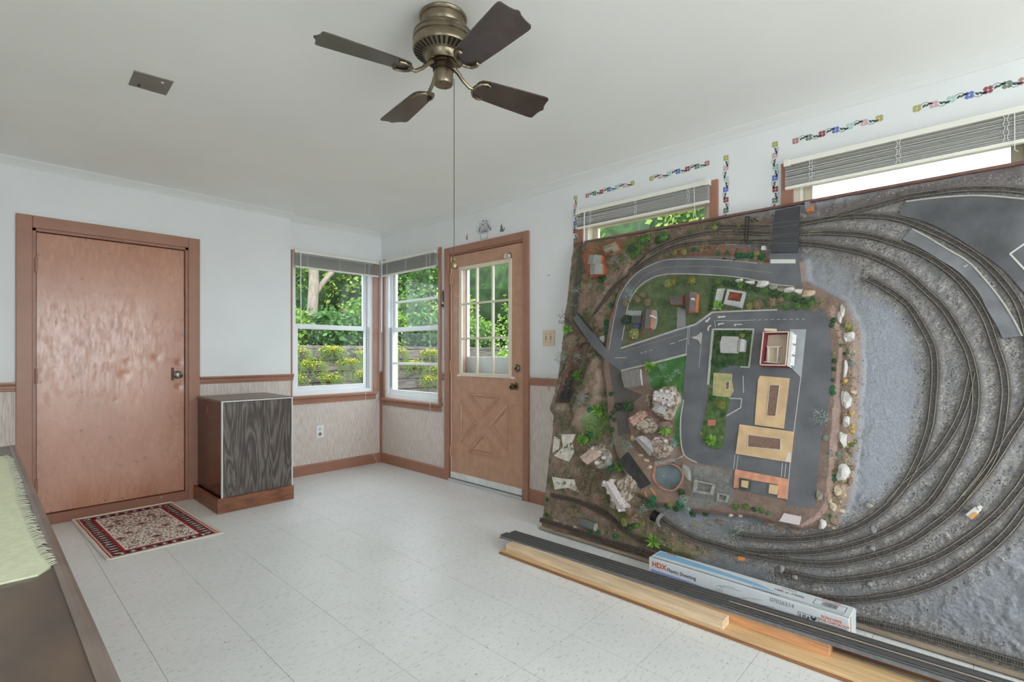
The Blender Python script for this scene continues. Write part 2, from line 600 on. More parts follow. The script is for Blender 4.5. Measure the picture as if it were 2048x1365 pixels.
# glazing of the unseen openings behind the camera; the left one added for light
for n, side, hole, face in ((6, 'A', (-3.55, -.45, .25, 2.2), YF), (7, 'B', (-5.75, -4.65, .85, 2.05), XL)):
    s0, s1, z0, z1 = hole
    root = empty('window_%d' % n, ((s0 + s1) / 2, YF, z0) if side == 'A' else (XL, (s0 + s1) / 2, z0))
    tag(root, 'wide white glazed window behind the camera, ' + ('facing the back wall' if n == 6 else 'added to light the right wall'), 'window', kind='structure')
    f = MB()
    a, b = face - .13, face - .04
    for k in range(4):
        s = s0 + (s1 - s0 - .05) * k / 3
        wallbox(f, side, s, s + .05, z0, z1, a, b)
    wallbox(f, side, s0, s1, z0, z0 + .05, a, b)
    wallbox(f, side, s0, s1, z1 - .05, z1, a, b)
    f.build('frame', M_white, root)
    wallbox(MB(), side, s0, s1, z0, z1, face - .09, face - .086).build('pane', M_glass, root)

# ------------------------------------------------------------------ blinds
M_slat = mat('grey_blind_slat', (206, 204, 200), .4)
M_slat2 = mat('grey_blind_slat_dusty', (184, 181, 178), .5)
M_rail = mat('cream_blind_rail', (232, 229, 219), .4)
def blind(label, side, s0, s1, ztop, nsl, pitch, face, head=.026, bow=0.0, wand=None, cord=None, ladders=3, proj=.045):
    root = empty('mini_blind', ((s0 + s1) / 2, face, ztop) if side == 'A' else (face, (s0 + s1) / 2, ztop))
    tag(root, label, 'blind', 'raised mini blinds')
    d0 = face - proj
    wallbox(MB(), side, s0, s1, ztop - head, ztop, d0, face - .012).build('head_rail', M_rail, root, bevel=.002)
    for s in (s0 + .012, s1 - .012):
        wallbox(MB(), side, s - .014, s + .014, ztop - head - .004, ztop + .006, d0 - .003, face - .002).build('bracket', M_rail, root, bevel=.002)
    rr = random.Random(len(label))
    first = None
    for k in range(nsl):
        z = ztop - head - .012 - k * pitch
        j = rr.uniform(-.0015, .0015)
        d = d0 + .002 + rr.uniform(-.003, .003)
        n = 8
        top = []; 
        mb = MB()
        a = []; b = []
        for (dd, zz) in ((0, 0), (.012, .0022), (.025, 0), (.025, -.0018), (.012, .0002), (0, -.0018)):
            pa = (s0 + .004 + j, d + dd, z + zz); pb = (s1 - .004 + j, d + dd, z + zz + bow * rr.uniform(-1, 1))
            if side == 'B': pa = (pa[1], pa[0], pa[2]); pb = (pb[1], pb[0], pb[2])
            a.append(pa); b.append(pb)
        mb.prism(a, b)
        mb.build('slat', M_slat if k % 3 else M_slat2, root)
    zb = ztop - head - .012 - nsl * pitch
    wallbox(MB(), side, s0 + .003, s1 - .003, zb - .016, zb, d0 + .001, d0 + .027).build('bottom_rail', M_rail, root, bevel=.003)
    for k in range(ladders):
        s = s0 + (s1 - s0) * (.13 + .74 * k / max(1, ladders - 1))
        mb = MB()
        for q in (-.006, .006):
            path = []
            for i in range(10):
                z = ztop - head - (ztop - head - zb) * i / 9
                p = (s + q + .004 * math.sin(i * 2.1 + q * 300), d0 - .001 - .002 * (i % 2), z)
                path.append(p if side == 'A' else (p[1], p[0], p[2]))
            mb.tube(path, .0011, 5)
        mb.build('ladder_cord', M_white, root)
    if wand:
        s, zl = wand
        p = [(s, d0 - .008, ztop - head), (s, d0 - .010, (ztop + zl) / 2), (s + .004, d0 - .008, zl)]
        if side == 'B': p = [(q[1], q[0], q[2]) for q in p]
        MB().tube(p, .0042, 6).build('tilt_wand', M_white, root)
    if cord:
        p = cord
        MB().tube(p, .0016, 5).build('lift_cord', M_white, root, smooth=True)
    return root
blind('raised grey mini blind in the corner window of the back wall', 'A', -.945, -.055, 2.125, 21, .0052, 0.0, wand=(-.895, 1.38),
      cord=[(-.23, -.06, 2.09), (-.23, -.06, .80), (-.222, -.062, .745), (-.225, -.045, .60), (-.235, -.05, .45), (-.21, -.05, .28), (-.15, -.08, .12), (-.10, -.10, .004), (-.06, -.12, .003)])
blind('raised grey mini blind in the corner window by the nine-light door', 'B', -.965, -.06, 2.13, 21, .0052, 0.0, wand=(-.095, 1.38),
      cord=[(-.06, -.917, 2.09), (-.055, -.917, 1.4), (-.056, -.915, .76), (-.052, -.913, .55)])
blind('raised grey mini blind over the window behind the layout', 'B', -3.535, -2.585, 2.178, 19, .0042, 0.0, bow=.0015, wand=(-2.665, 1.90),
      cord=[(-.056, -3.45, 2.15), (-.056, -3.455, 2.0), (-.056, -3.47, 1.945)], proj=.05)
blind('raised grey mini blind over the right-hand sky window', 'B', -4.90, -3.935, 2.18, 23, .0043, 0.0, bow=.0015, wand=None, 
      cord=[(-.056, -4.80, 2.15), (-.056, -4.80, 2.0), (-.056, -4.81, 1.99)], proj=.05)

# ------------------------------------------------------------------ doors
def knob(parent, c, axis, name='knob', material=M_pewter, r=.028, rosette=.032, length=.055):
    o = MB().lathe([(rosette, 0), (rosette, .004), (rosette * .8, .009), (.013, .012), (.011, .028), (r * .7, .034), (r, .043), (r * .95, length), (r * .6, length + .004), (0.001, length + .005)], c, axis, 24).build(name, material, parent, smooth=True)
    MB().lathe([(.007, 0), (.007, .003)], Vector(c) + Vector(axis) * (length + .003), axis, 12).build('keyhole', M_dkbrass, o)
    return o

d1 = empty('door_1', (-2.265, JOG, 0))
tag(d1, 'brown flush door with worn shiny paint and small dents', 'door', kind='structure')
fA = JOG
for a, b in ((D1[0] - .08, D1[0]), (D1[1], D1[1] + .08)):
    MB().box(a, b, fA - .02, fA, 0, D1[3] + .08).build('casing', M_brown, d1, bevel=.004)
MB().box(D1[0], D1[1], fA - .02, fA, D1[3], D1[3] + .08).build('casing', M_brown, d1, bevel=.004)
jm = MB()
jm.box(D1[0], D1[0] + .018, fA - .004, .12, 0, D1[3]); jm.box(D1[1] - .018, D1[1], fA - .004, .12, 0, D1[3]); jm.box(D1[0], D1[1], fA - .004, .12, D1[3] - .018, D1[3])
jm.build('jamb', M_brown, d1)

def flush_door_material():
    m = bpy.data.materials.new('worn_flush_door_paint')
    m.use_nodes = True
    nt = m.node_tree
    b = nt.nodes['Principled BSDF']
    tc = nt.nodes.new('ShaderNodeNewGeometry')
    def noise(scale, st, detail=3):
        mp = nt.nodes.new('ShaderNodeMapping'); mp.inputs['Scale'].default_value = st
        nt.links.new(tc.outputs['Position'], mp.inputs['Vector'])
        n = nt.nodes.new('ShaderNodeTexNoise'); n.inputs['Scale'].default_value = scale; n.inputs['Detail'].default_value = detail
        nt.links.new(mp.outputs['Vector'], n.inputs['Vector'])
        return n
    r = nt.nodes.new('ShaderNodeValToRGB')
    r.color_ramp.elements[0].position = .3; r.color_ramp.elements[1].position = .7
    r.color_ramp.elements[0].color = (*lin((180, 122, 94)), 1); r.color_ramp.elements[1].color = (*lin((194, 138, 110)), 1)
    nt.links.new(noise(4, (1, 1, .6)).outputs['Fac'], r.inputs['Fac'])
    sp = nt.nodes.new('ShaderNodeValToRGB')
    sp.color_ramp.elements[0].position = .24; sp.color_ramp.elements[1].position = .275
    sp.color_ramp.elements[0].color = (.35, .3, .28, 1); sp.color_ramp.elements[1].color = (1, 1, 1, 1)
    nt.links.new(noise(38, (1, 1, 1), 1).outputs['Fac'], sp.inputs['Fac'])
    mx = nt.nodes.new('ShaderNodeMixRGB'); mx.blend_type = 'MULTIPLY'; mx.inputs[0].default_value = .8
    nt.links.new(r.outputs[0], mx.inputs[1]); nt.links.new(sp.outputs[0], mx.inputs[2])
    nt.links.new(mx.outputs[0], b.inputs['Base Color'])
    mr = nt.nodes.new('ShaderNodeMapRange')
    mr.inputs['From Min'].default_value = .3; mr.inputs['From Max'].default_value = .7
    mr.inputs['To Min'].default_value = .14; mr.inputs['To Max'].default_value = .36
    nt.links.new(noise(40, (1.5, 1, .4), 6).outputs['Fac'], mr.inputs['Value'])
    nt.links.new(mr.outputs['Result'], b.inputs['Roughness'])
    b.inputs['Specular IOR Level'].default_value = .75
    bn = nt.nodes.new('ShaderNodeBump'); bn.inputs['Strength'].default_value = .16; bn.inputs['Distance'].default_value = .0012
    nt.links.new(noise(150, (1.3, 1, .45), 4).outputs['Fac'], bn.inputs['Height'])
    nt.links.new(bn.outputs['Normal'], b.inputs['Normal'])
    return m
M_d1 = flush_door_material()
fd = fA + .018
leaf = MB()
# face of the leaf as a grid so that the dents are real
nx, nz = 90, 200
x0, x1, z0, z1 = D1[0] + .022, D1[1] - .022, .075, D1[3] - .024
dents = [(-2.22, 1.00, .035, .004), (-2.20, 1.10, .02, .003), (-2.02, 1.13, .025, .003), (-1.87, 1.09, .02, .005), (-1.87, .90, .02, .005), (-2.62, 1.25, .02, .001), (-2.27, .82, .012, .003), (-2.1, 1.3, .03, .0008)]
vs_ = []
for j in range(nz + 1):
    for i in range(nx + 1):
        x = x0 + (x1 - x0) * i / nx; z = z0 + (z1 - z0) * j / nz
        dd = sum(a * math.exp(-((x - cx) ** 2 + (z - cz) ** 2) / (r * r)) for cx, cz, r, a in dents)
        vs_.append((x, fd + dd, z))
leaf.add(vs_, [(j * (nx + 1) + i, j * (nx + 1) + i + 1, (j + 1) * (nx + 1) + i + 1, (j + 1) * (nx + 1) + i) for j in range(nz) for i in range(nx)])
leaf.box(x0, x1, fd + .008, fd + .04, z0, z1)
lf = leaf.build('door_leaf', M_d1, d1, smooth=True)
for zc in (1.753, 1.01, .27):
    hg = MB().tube([(D1[0] + .018, fA - .006, zc - .05), (D1[0] + .018, fA - .006, zc + .05)], .008, 10).build('hinge', M_brown, d1)
knob(d1, (-1.882, fd, .993), (0, -1, 0))
MB().box(-1.925, -1.905, fd - .0015, fd + .002, .95, 1.05).build('strike_scar', M_dkbrass, d1)
MB().box(D1[0], D1[1], fA - .012, .12, 0, .07).build('threshold', mat('worn_brown_threshold', (146, 96, 74), .5, var=.15, scale=20, col2=(190, 170, 150), ramp=(.25, .33)), d1, bevel=.003)
MB().box(D1[0] + .001, D1[1] - .001, fd + .05, .119, .071, D1[3] - .018).build('dark_backing', M_black, d1)

d2 = empty('door_2', (0, -1.595, 0))
tag(d2, 'brown nine-light door with crossbuck panel and storm door behind', 'door', kind='structure')
for a, b in ((D2[0] - .058, D2[0]), (D2[1], D2[1] + .062)):
    MB().box(-.022, 0, a, b, 0, D2[3] + .062).build('casing', M_brown, d2, bevel=.006)
MB().box(-.022, 0, D2[0], D2[1], D2[3], D2[3] + .062).build('casing', M_brown, d2, bevel=.006)
jb = MB()
jb.box(-.004, .13, D2[0], D2[0] + .012, 0, D2[3]); jb.box(-.004, .13, D2[1] - .012, D2[1], 0, D2[3]); jb.box(-.004, .13, D2[0], D2[1], D2[3] - .012, D2[3])
jb.build('jamb', M_brown, d2)
ya, yb = D2[0] + .016, D2[1] - .018            # leaf edges (ya = knob side)
pa, pb, pz0, pz1 = -1.885, -1.30, .985, 1.905  # glazed opening
lf2 = MB()
wall_with_holes(lf2, 'B', ya, yb, .035, D2[3] - .018, .004, .045, [(pa, pb, pz0, pz1)])
lf2 = lf2.build('door_leaf', M_doorbrown, d2)
MB().box(.002, .008, yb + .001, yb + .008, .04, D2[3] - .02).build('hinge_gap_strip', M_white, d2)
fr = MB()
e = .028
for a, b, c, d in ((pa - e, pa + .004, pz0 - e, pz1 + e), (pb - .004, pb + e, pz0 - e, pz1 + e), (pa, pb, pz0 - e, pz0 + .004), (pa, pb, pz1 - .004, pz1 + e)):
    fr.box(-.008, .012, a, b, c, d)
frame = fr.build('light_frame', M_cream, d2, bevel=.003)
mu = MB()
for k in (1, 2):
    y = pa + (pb - pa) * k / 3
    mu.box(-.003, .020, y - .008, y + .008, pz0, pz1)
    z = pz0 + (pz1 - pz0) * k / 3
    mu.box(-.002, .020, pa, pb, z - .008, z + .008)
mu.build('muntin_grid', M_cream, d2)
for i in range(3):
    for j in range(3):
        y = pa + (pb - pa) * i / 3; z = pz0 + (pz1 - pz0) * j / 3
        MB().box(.010, .014, y + .008, y + (pb - pa) / 3 - .008, z + .008, z + (pz1 - pz0) / 3 - .008).build('pane', M_glass, d2)
def tri_moulding(tri, parent):
    c = np.mean(tri, axis=0)
    def inset(k):
        # inset each edge of the triangle by k
        t = [np.array(p, float) for p in tri]
        out = []
        for i in range(3):
            p0, p1, p2 = t[i - 1], t[i], t[(i + 1) % 3]
            e1 = (p1 - p0) / np.linalg.norm(p1 - p0); e2 = (p2 - p1) / np.linalg.norm(p2 - p1)
            n1 = np.array([-e1[1], e1[0]]); n2 = np.array([-e2[1], e2[0]])
            if np.dot(n1, c - p1) < 0: n1 = -n1
            if np.dot(n2, c - p1) < 0: n2 = -n2
            A = np.array([n1, n2]); bvec = np.array([np.dot(n1, p1) + k, np.dot(n2, p1) + k])
            out.append(np.linalg.solve(A, bvec))
        return out
    rings = [(0, .004), (.003, -.008), (.010, -.011), (.019, .0035), (.023, .0036), (.036, -.006), (.05, -.007)]
    vs = []; fs = []
    for k, x in rings:
        for y, z in inset(k): vs.append((x, y, z))
    for i in range(len(rings) - 1):
        for k in range(3): fs.append((3 * i + k, 3 * i + (k + 1) % 3, 3 * i + 3 + (k + 1) % 3, 3 * i + 3 + k))
    L = 3 * (len(rings) - 1)
    fs.append((L, L + 1, L + 2))
    return MB().add(vs, fs).build('crossbuck_panel', M_doorbrown, parent)
for t in ([(-1.375, .808), (-1.788, .808), (-1.581, .62)], [(-1.868, .746), (-1.663, .556), (-1.866, .362)], [(-1.577, .477), (-1.367, .293), (-1.788, .293)], [(-1.288, .738), (-1.496, .547), (-1.288, .362)]):
    tri_moulding(t, d2)
for zc in (1.837, 1.047, .27):
    MB().tube([(-.006, D2[1] - .012, zc - .05), (-.006, D2[1] - .012, zc + .05)], .008, 10).box(-.002, .004, D2[1] - .05, D2[1] - .01, zc - .045, zc + .045).build('hinge', M_doorbrown, d2)
knob(d2, (.004, -1.955, .896), (-1, 0, 0), material=mat('tarnished_brass_knob', (120, 105, 80), .25, metal=.95))
MB().lathe([(.030, 0), (.030, .006), (.024, .014), (.012, .018), (.012, .022), (.001, .022)], (.004, -1.972, 1.042), (-1, 0, 0), 24).build('deadbolt', M_pewter, d2, smooth=True)
MB().box(-.012, .004, ya, yb, .032, .085).build('door_sweep', mat('white_sweep', (222, 224, 222), .4, var=.1, scale=9), d2, bevel=.002)
MB().box(-.03, .13, D2[0], D2[1], 0, .025).build('threshold', M_alu, d2, bevel=.004)
for y, z in ((-1.885, 1.955), (-1.303, 1.915)):
    pass
cb = MB(); cb.box(-.030, .004, -1.905, -1.895, 1.935, 1.972); cb.box(-.030, .004, -1.865, -1.855, 1.935, 1.972); cb.box(-.004, .004, -1.905, -1.855, 1.935, 1.972); cb.box(-.03, .004, -1.905, -1.855, 1.967, 1.972)
cb.build('shade_bracket', M_cream, d2)
for y in (-1.27, -1.93):
    MB().box(-.016, .004, y - .012, y + .012, .955, .972).build('hold_down_clip', M_white, d2)
sd = MB()
sd.box(.09, .125, D2[0] + .01, D2[0] + .10, .03, D2[3] - .02); sd.box(.09, .125, D2[1] - .13, D2[1] - .01, .03, D2[3] - .02)
sd.box(.09, .125, D2[0] + .1, D2[1] - .13, D2[3] - .1, D2[3] - .02); sd.box(.09, .125, D2[0] + .1, D2[1] - .13, .03, 1.13)
sdo = sd.build('storm_door', M_white, d2, bevel=.004)
MB().box(.105, .109, D2[0] + .1, D2[1] - .13, 1.13, D2[3] - .1).build('pane', M_glass, sdo)
# ------------------------------------------------------------------ ceiling fan
FC = Vector((-1.761, -3.211, 0))
fan = empty('ceiling_fan', (FC.x, FC.y, H))
tag(fan, 'antique brass ceiling fan with four dark wood blades and long pull chain', 'ceiling fan')
def fl_(prof): return [(r, z) for r, z in prof]
MB().lathe([(.020, 2.44), (.088, 2.44), (.091, 2.434), (.088, 2.427), (.083, 2.424), (.080, 2.408), (.074, 2.390), (.066, 2.380), (.03, 2.378)], FC, n=48).build('canopy', M_brass, fan, smooth=True)
MB().lathe([(.04, 2.385), (.085, 2.384), (.104, 2.378), (.111, 2.370), (.113, 2.364), (.110, 2.361), (.113, 2.357), (.114, 2.344), (.110, 2.341), (.113, 2.337), (.114, 2.322), (.115, 2.312), (.112, 2.306), (.074, 2.293), (.069, 2.290), (.064, 2.272), (.058, 2.266), (.050, 2.266), (.046, 2.276)], FC, n=56).build('motor_housing', M_brass, fan, smooth=True)
M_slot = mat('vent_slot_dark', (22, 19, 16), .8)
sl = MB()
for k in range(34):
    a = 2 * math.pi * k / 34
    ca, sa = math.cos(a), math.sin(a)
    def P(r, t, z): return (FC.x + ca * r - sa * t, FC.y + sa * r + ca * t, z)
    sl.hexa([P(.108, -.0045, 2.3036), P(.108, .0045, 2.3036), P(.079, .0032, 2.2938), P(.079, -.0032, 2.2938)],
            [P(.108, -.0045, 2.3076), P(.108, .0045, 2.3076), P(.079, .0032, 2.2978), P(.079, -.0032, 2.2978)])
tag(sl.build('vent_slots', M_slot, fan), kind='stuff')
MB().lathe([(.046, 2.270), (.044, 2.258), (.036, 2.256), (.034, 2.238), (.04, 2.236)], FC, n=32).build('shaft_collar', M_dkbrass, fan, smooth=True)
MB().lathe([(.034, 2.242), (.037, 2.238), (.037, 2.190), (.034, 2.184), (.001, 2.183)], FC, n=32).build('switch_housing', M_brass, fan, smooth=True)
scr = MB()
for a in (.5, 3.6): scr.lathe([(.003, 0), (.003, -.0015)], (FC.x + .024 * math.cos(a), FC.y + .024 * math.sin(a), 2.1835), n=10)
scr.build('cap_screws', M_dkbrass, fan)
M_blade = mat('dark_walnut_blade', (74, 62, 58), .26, var=.25, scale=10, stretch=(1, 1, 1), bump=.05, bscale=120, spec=.6)
ZB = 2.212
for ang in (165.5, 80.5, -14.5, -99.5):
    a = math.radians(ang)
    er = Vector((math.cos(a), math.sin(a), 0)); et = Vector((-math.sin(a), math.cos(a), 0))
    pit = math.radians(12)
    def BP(r, s, dz=0.0):
        return FC + er * r + et * (s * math.cos(pit)) + Vector((0, 0, ZB - s * math.sin(pit) + dz))
    half = [(.135, .018), (.138, .034), (.150, .046), (.175, .051), (.30, .060), (.43, .067), (.445, .066), (.452, .060), (.453, .046), (.455, .030), (.460, .014), (.467, .004)]
    outl = [(r, s) for r, s in half] + [(r, -s) for r, s in reversed(half)]
    MB().prism([BP(r, s, -.0025) for r, s in outl], [BP(r, s, .0025) for r, s in outl]).build('blade', M_blade, fan)
    arm = MB()
    arm.tube([FC + er * .040 + Vector((0, 0, 2.262)), FC + er * .062 + Vector((0, 0, 2.246)), FC + er * .085 + Vector((0, 0, 2.222)), BP(.112, 0, -.008), BP(.135, 0, -.008)], [.010, .008, .007, .007, .006], 8)
    for sg in (-1, 1):
        arm.tube([BP(.128, 0, -.008), BP(.132, sg * .018, -.008), BP(.146, sg * .036, -.008), BP(.168, sg * .044, -.008), BP(.182, sg * .040, -.008), BP(.180, sg * .032, -.008)], [.006, .006, .006, .0055, .006, .007], 8)
    arm.build('blade_arm', M_brass, fan, smooth=True)
cp = FC + Vector((.6845, -.729, 0)) * .041
ch = MB().tube([(cp.x - .004, cp.y + .004, 2.207), (cp.x, cp.y, 2.205), (cp.x, cp.y, 1.525)], .0012, 6)
for k in range(150):
    z = 2.203 - k * .0045
    ch.lathe([(.0004, z - .0017), (.0019, z), (.0004, z + .0017)], (cp.x, cp.y, 0), n=6)
ch = tag(ch.build('pull_chain', mat('chain_bronze', (92, 84, 74), .35, metal=.8), fan), kind='stuff')
MB().lathe([(.001, 1.530), (.006, 1.527), (.008, 1.522), (.006, 1.516), (.010, 1.512), (.014, 1.503), (.015, 1.494), (.012, 1.487), (.005, 1.484), (.001, 1.484)], (cp.x, cp.y, 0), n=20).build('chain_fob', mat('brass_fob', (150, 128, 96), .3, metal=.8), fan, smooth=True)

# ceiling plate
pl_ = empty('ceiling_cover_plate', (-2.41, -1.845, H))
tag(pl_, 'grey metal blank cover plate screwed to the ceiling', 'cover plate')
MB().hexa([(-2.487, -1.915, H - .004), (-2.340, -1.937, H - .004), (-2.332, -1.765, H - .004), (-2.480, -1.752, H - .004)],
          [(-2.487, -1.915, H), (-2.340, -1.937, H), (-2.332, -1.765, H), (-2.480, -1.752, H)]).build('plate', mat('dull_grey_metal', (128, 128, 121), .45, metal=.3, var=.08, scale=12), pl_)
for x, y, m in ((-2.375, -1.895, M_white), (-2.445, -1.785, M_black)):
    MB().lathe([(.006, 0), (.006, .003)], (x, y, H - .0065), n=14).build('screw', m, pl_)

# ------------------------------------------------------------------ radiator-style cabinet by the door
cab = empty('wooden_cabinet', (-1.505, -.38, 0))
tag(cab, 'dark woodgrain box cabinet with white edging on a brown plinth', 'cabinet')
M_plinth = mat('chestnut_plinth', (132, 82, 56), .38, var=.3, scale=9, stretch=(1, 1, 5), bump=.12)
def grain():
    m = bpy.data.materials.new('weathered_woodgrain')
    m.use_nodes = True
    nt = m.node_tree
    b = nt.nodes['Principled BSDF']; b.inputs['Roughness'].default_value = .42
    g = nt.nodes.new('ShaderNodeNewGeometry')
    mp = nt.nodes.new('ShaderNodeMapping'); mp.inputs['Scale'].default_value = (9, 9, 1.15)
    nt.links.new(g.outputs['Position'], mp.inputs['Vector'])
    w = nt.nodes.new('ShaderNodeTexNoise'); w.inputs['Scale'].default_value = 1.0; w.inputs['Detail'].default_value = 2; w.inputs['Distortion'].default_value = .6
    nt.links.new(mp.outputs['Vector'], w.inputs['Vector'])
    mu = nt.nodes.new('ShaderNodeMath'); mu.operation = 'MULTIPLY'; mu.inputs[1].default_value = 20
    nt.links.new(w.outputs['Fac'], mu.inputs[0])
    fr = nt.nodes.new('ShaderNodeMath'); fr.operation = 'PINGPONG'; fr.inputs[1].default_value = 1
    nt.links.new(mu.outputs[0], fr.inputs[0])
    mp2 = nt.nodes.new('ShaderNodeMapping'); mp2.inputs['Scale'].default_value = (160, 160, 6)
    nt.links.new(g.outputs['Position'], mp2.inputs['Vector'])
    f = nt.nodes.new('ShaderNodeTexNoise'); f.inputs['Scale'].default_value = 1; f.inputs['Detail'].default_value = 4
    nt.links.new(mp2.outputs['Vector'], f.inputs['Vector'])
    ad = nt.nodes.new('ShaderNodeMath'); ad.operation = 'MULTIPLY_ADD'; ad.inputs[1].default_value = 1.1; 
    nt.links.new(f.outputs['Fac'], ad.inputs[0])
    ml = nt.nodes.new('ShaderNodeMath'); ml.operation = 'MULTIPLY_ADD'; ml.inputs[1].default_value = .38; ml.inputs[2].default_value = -.24
    nt.links.new(fr.outputs[0], ml.inputs[0]); nt.links.new(ml.outputs[0], ad.inputs[2])
    r = nt.nodes.new('ShaderNodeValToRGB')
    r.color_ramp.elements[0].position = .15; r.color_ramp.elements[1].position = .85
    r.color_ramp.elements[0].color = (*lin((50, 44, 42)), 1); r.color_ramp.elements[1].color = (*lin((136, 127, 121)), 1)
    e = r.color_ramp.elements.new(.5); e.color = (*lin((88, 77, 71)), 1)
    nt.links.new(ad.outputs[0], r.inputs['Fac'])
    nt.links.new(r.outputs[0], b.inputs['Base Color'])
    return m
M_grain = grain()
M_side = mat('glossy_redbrown_side', (70, 34, 22), .16, var=.12, scale=8, spec=.6)
px0, px1, py0, py1 = -1.782, -1.232, -.685, -.085
for a, b, c, d in ((px0, px1, py0, py0 + .02), (px0, px0 + .02, py0 + .02, py1), (px1 - .02, px1, py0 + .02, py1)):
    MB().box(a, b, c, d, 0, .108).build('plinth_board', M_plinth, cab, bevel=.003)
bx0, bx1, by0, by1 = -1.752, -1.238, -.665, -.10
MB().box(bx0, bx1, by0 + .004, by1, .02, .800).build('body', M_side, cab)
MB().box(bx0 - .006, bx1 + .006, by0 - .002, by1, .800, .818).build('top', mat('dark_greybrown_top', (112, 98, 90), .3, var=.2, scale=30, stretch=(1, 8, 1)), cab, bevel=.002)
MB().box(bx0 + .006, bx1 - .006, by0 - .004, by0 + .004, .106, .800).build('front_panel', M_grain, cab)
tr = MB()
tw = .008
tr.box(bx0 - .001, bx0 + tw, by0 - .009, by0 + .006, .100, .812); tr.box(bx1 - tw, bx1 + .001, by0 - .009, by0 + .006, .100, .812)
tr.box(bx0 + tw, bx1 - tw, by0 - .009, by0 + .006, .804, .812); tr.box(bx0 + tw, bx1 - tw, by0 - .009, by0 + .006, .100, .108)
tr.build('white_edging', mat('white_edging', (218, 219, 217), .4), cab)
MB().box(bx0 - .0015, bx0 + .002, -.36, -.335, .70, .755).build('paint_scar', mat('orange_scar', (176, 84, 58), .5), cab)
# brown filler patch so that the cabinet is closed behind
# ------------------------------------------------------------------ electrical plates
ol = empty('wall_outlet', (-.685, 0, .40))
tag(ol, 'white outlet plate on the wallpaper under the corner window', 'outlet')
MB().box(-.722, -.648, -.008, -.0015, .342, .460).build('plate', M_white, ol, bevel=.003)
for z in (.425, .377):
    rc = MB().lathe([(.017, 0), (.017, .003)], (-.685, -.008, z), (0, -1, 0), 18).build('receptacle', M_cream if z > .4 else mat('tan_receptacle', (150, 132, 104), .5), ol)
    sb = MB()
    for x in (-.691, -.679): sb.box(x - .0015, x + .0015, -.0115, -.0105, z - .002, z + .007)
    sb.build('slots', M_black, rc)
sw = empty('light_switch', (0, -2.30, 1.28))
tag(sw, 'almond double light switch plate right of the nine-light door', 'switch')
MB().box(-.008, 0, -2.358, -2.243, 1.218, 1.337).build('plate', mat('almond_plastic', (222, 202, 176), .4), sw, bevel=.004)
for y in (-2.277, -2.323):
    MB().box(-.010, -.006, y - .006, y + .006, 1.265, 1.292).build('slot', mat('tan_slot', (150, 128, 104), .5), sw)
    MB().box(-.020, -.008, y - .004, y + .004, 1.276, 1.286).build('toggle', M_cream, sw)
    for z in (1.248, 1.308): MB().lathe([(.004, 0), (.004, .002)], (-.008, y, z), (-1, 0, 0), 10).build('screw', mat('tan_slot', (150, 128, 104), .5), sw)
hb = empty('wall_bracket', (0, -1.046, 1.57))
tag(hb, 'narrow grey metal bracket on the wall between corner window and door', 'bracket')
MB().box(-.006, 0, -1.055, -1.036, 1.575, 1.755).build('strap', mat('grey_bracket', (170, 170, 168), .4, metal=.5), hb)
MB().box(-.020, -.006, -1.052, -1.039, 1.590, 1.615).build('hook', M_dkbrass, hb)
MB().box(-.012, -.006, -1.049, -1.042, 1.64, 1.74).build('rod', M_dkbrass, hb)

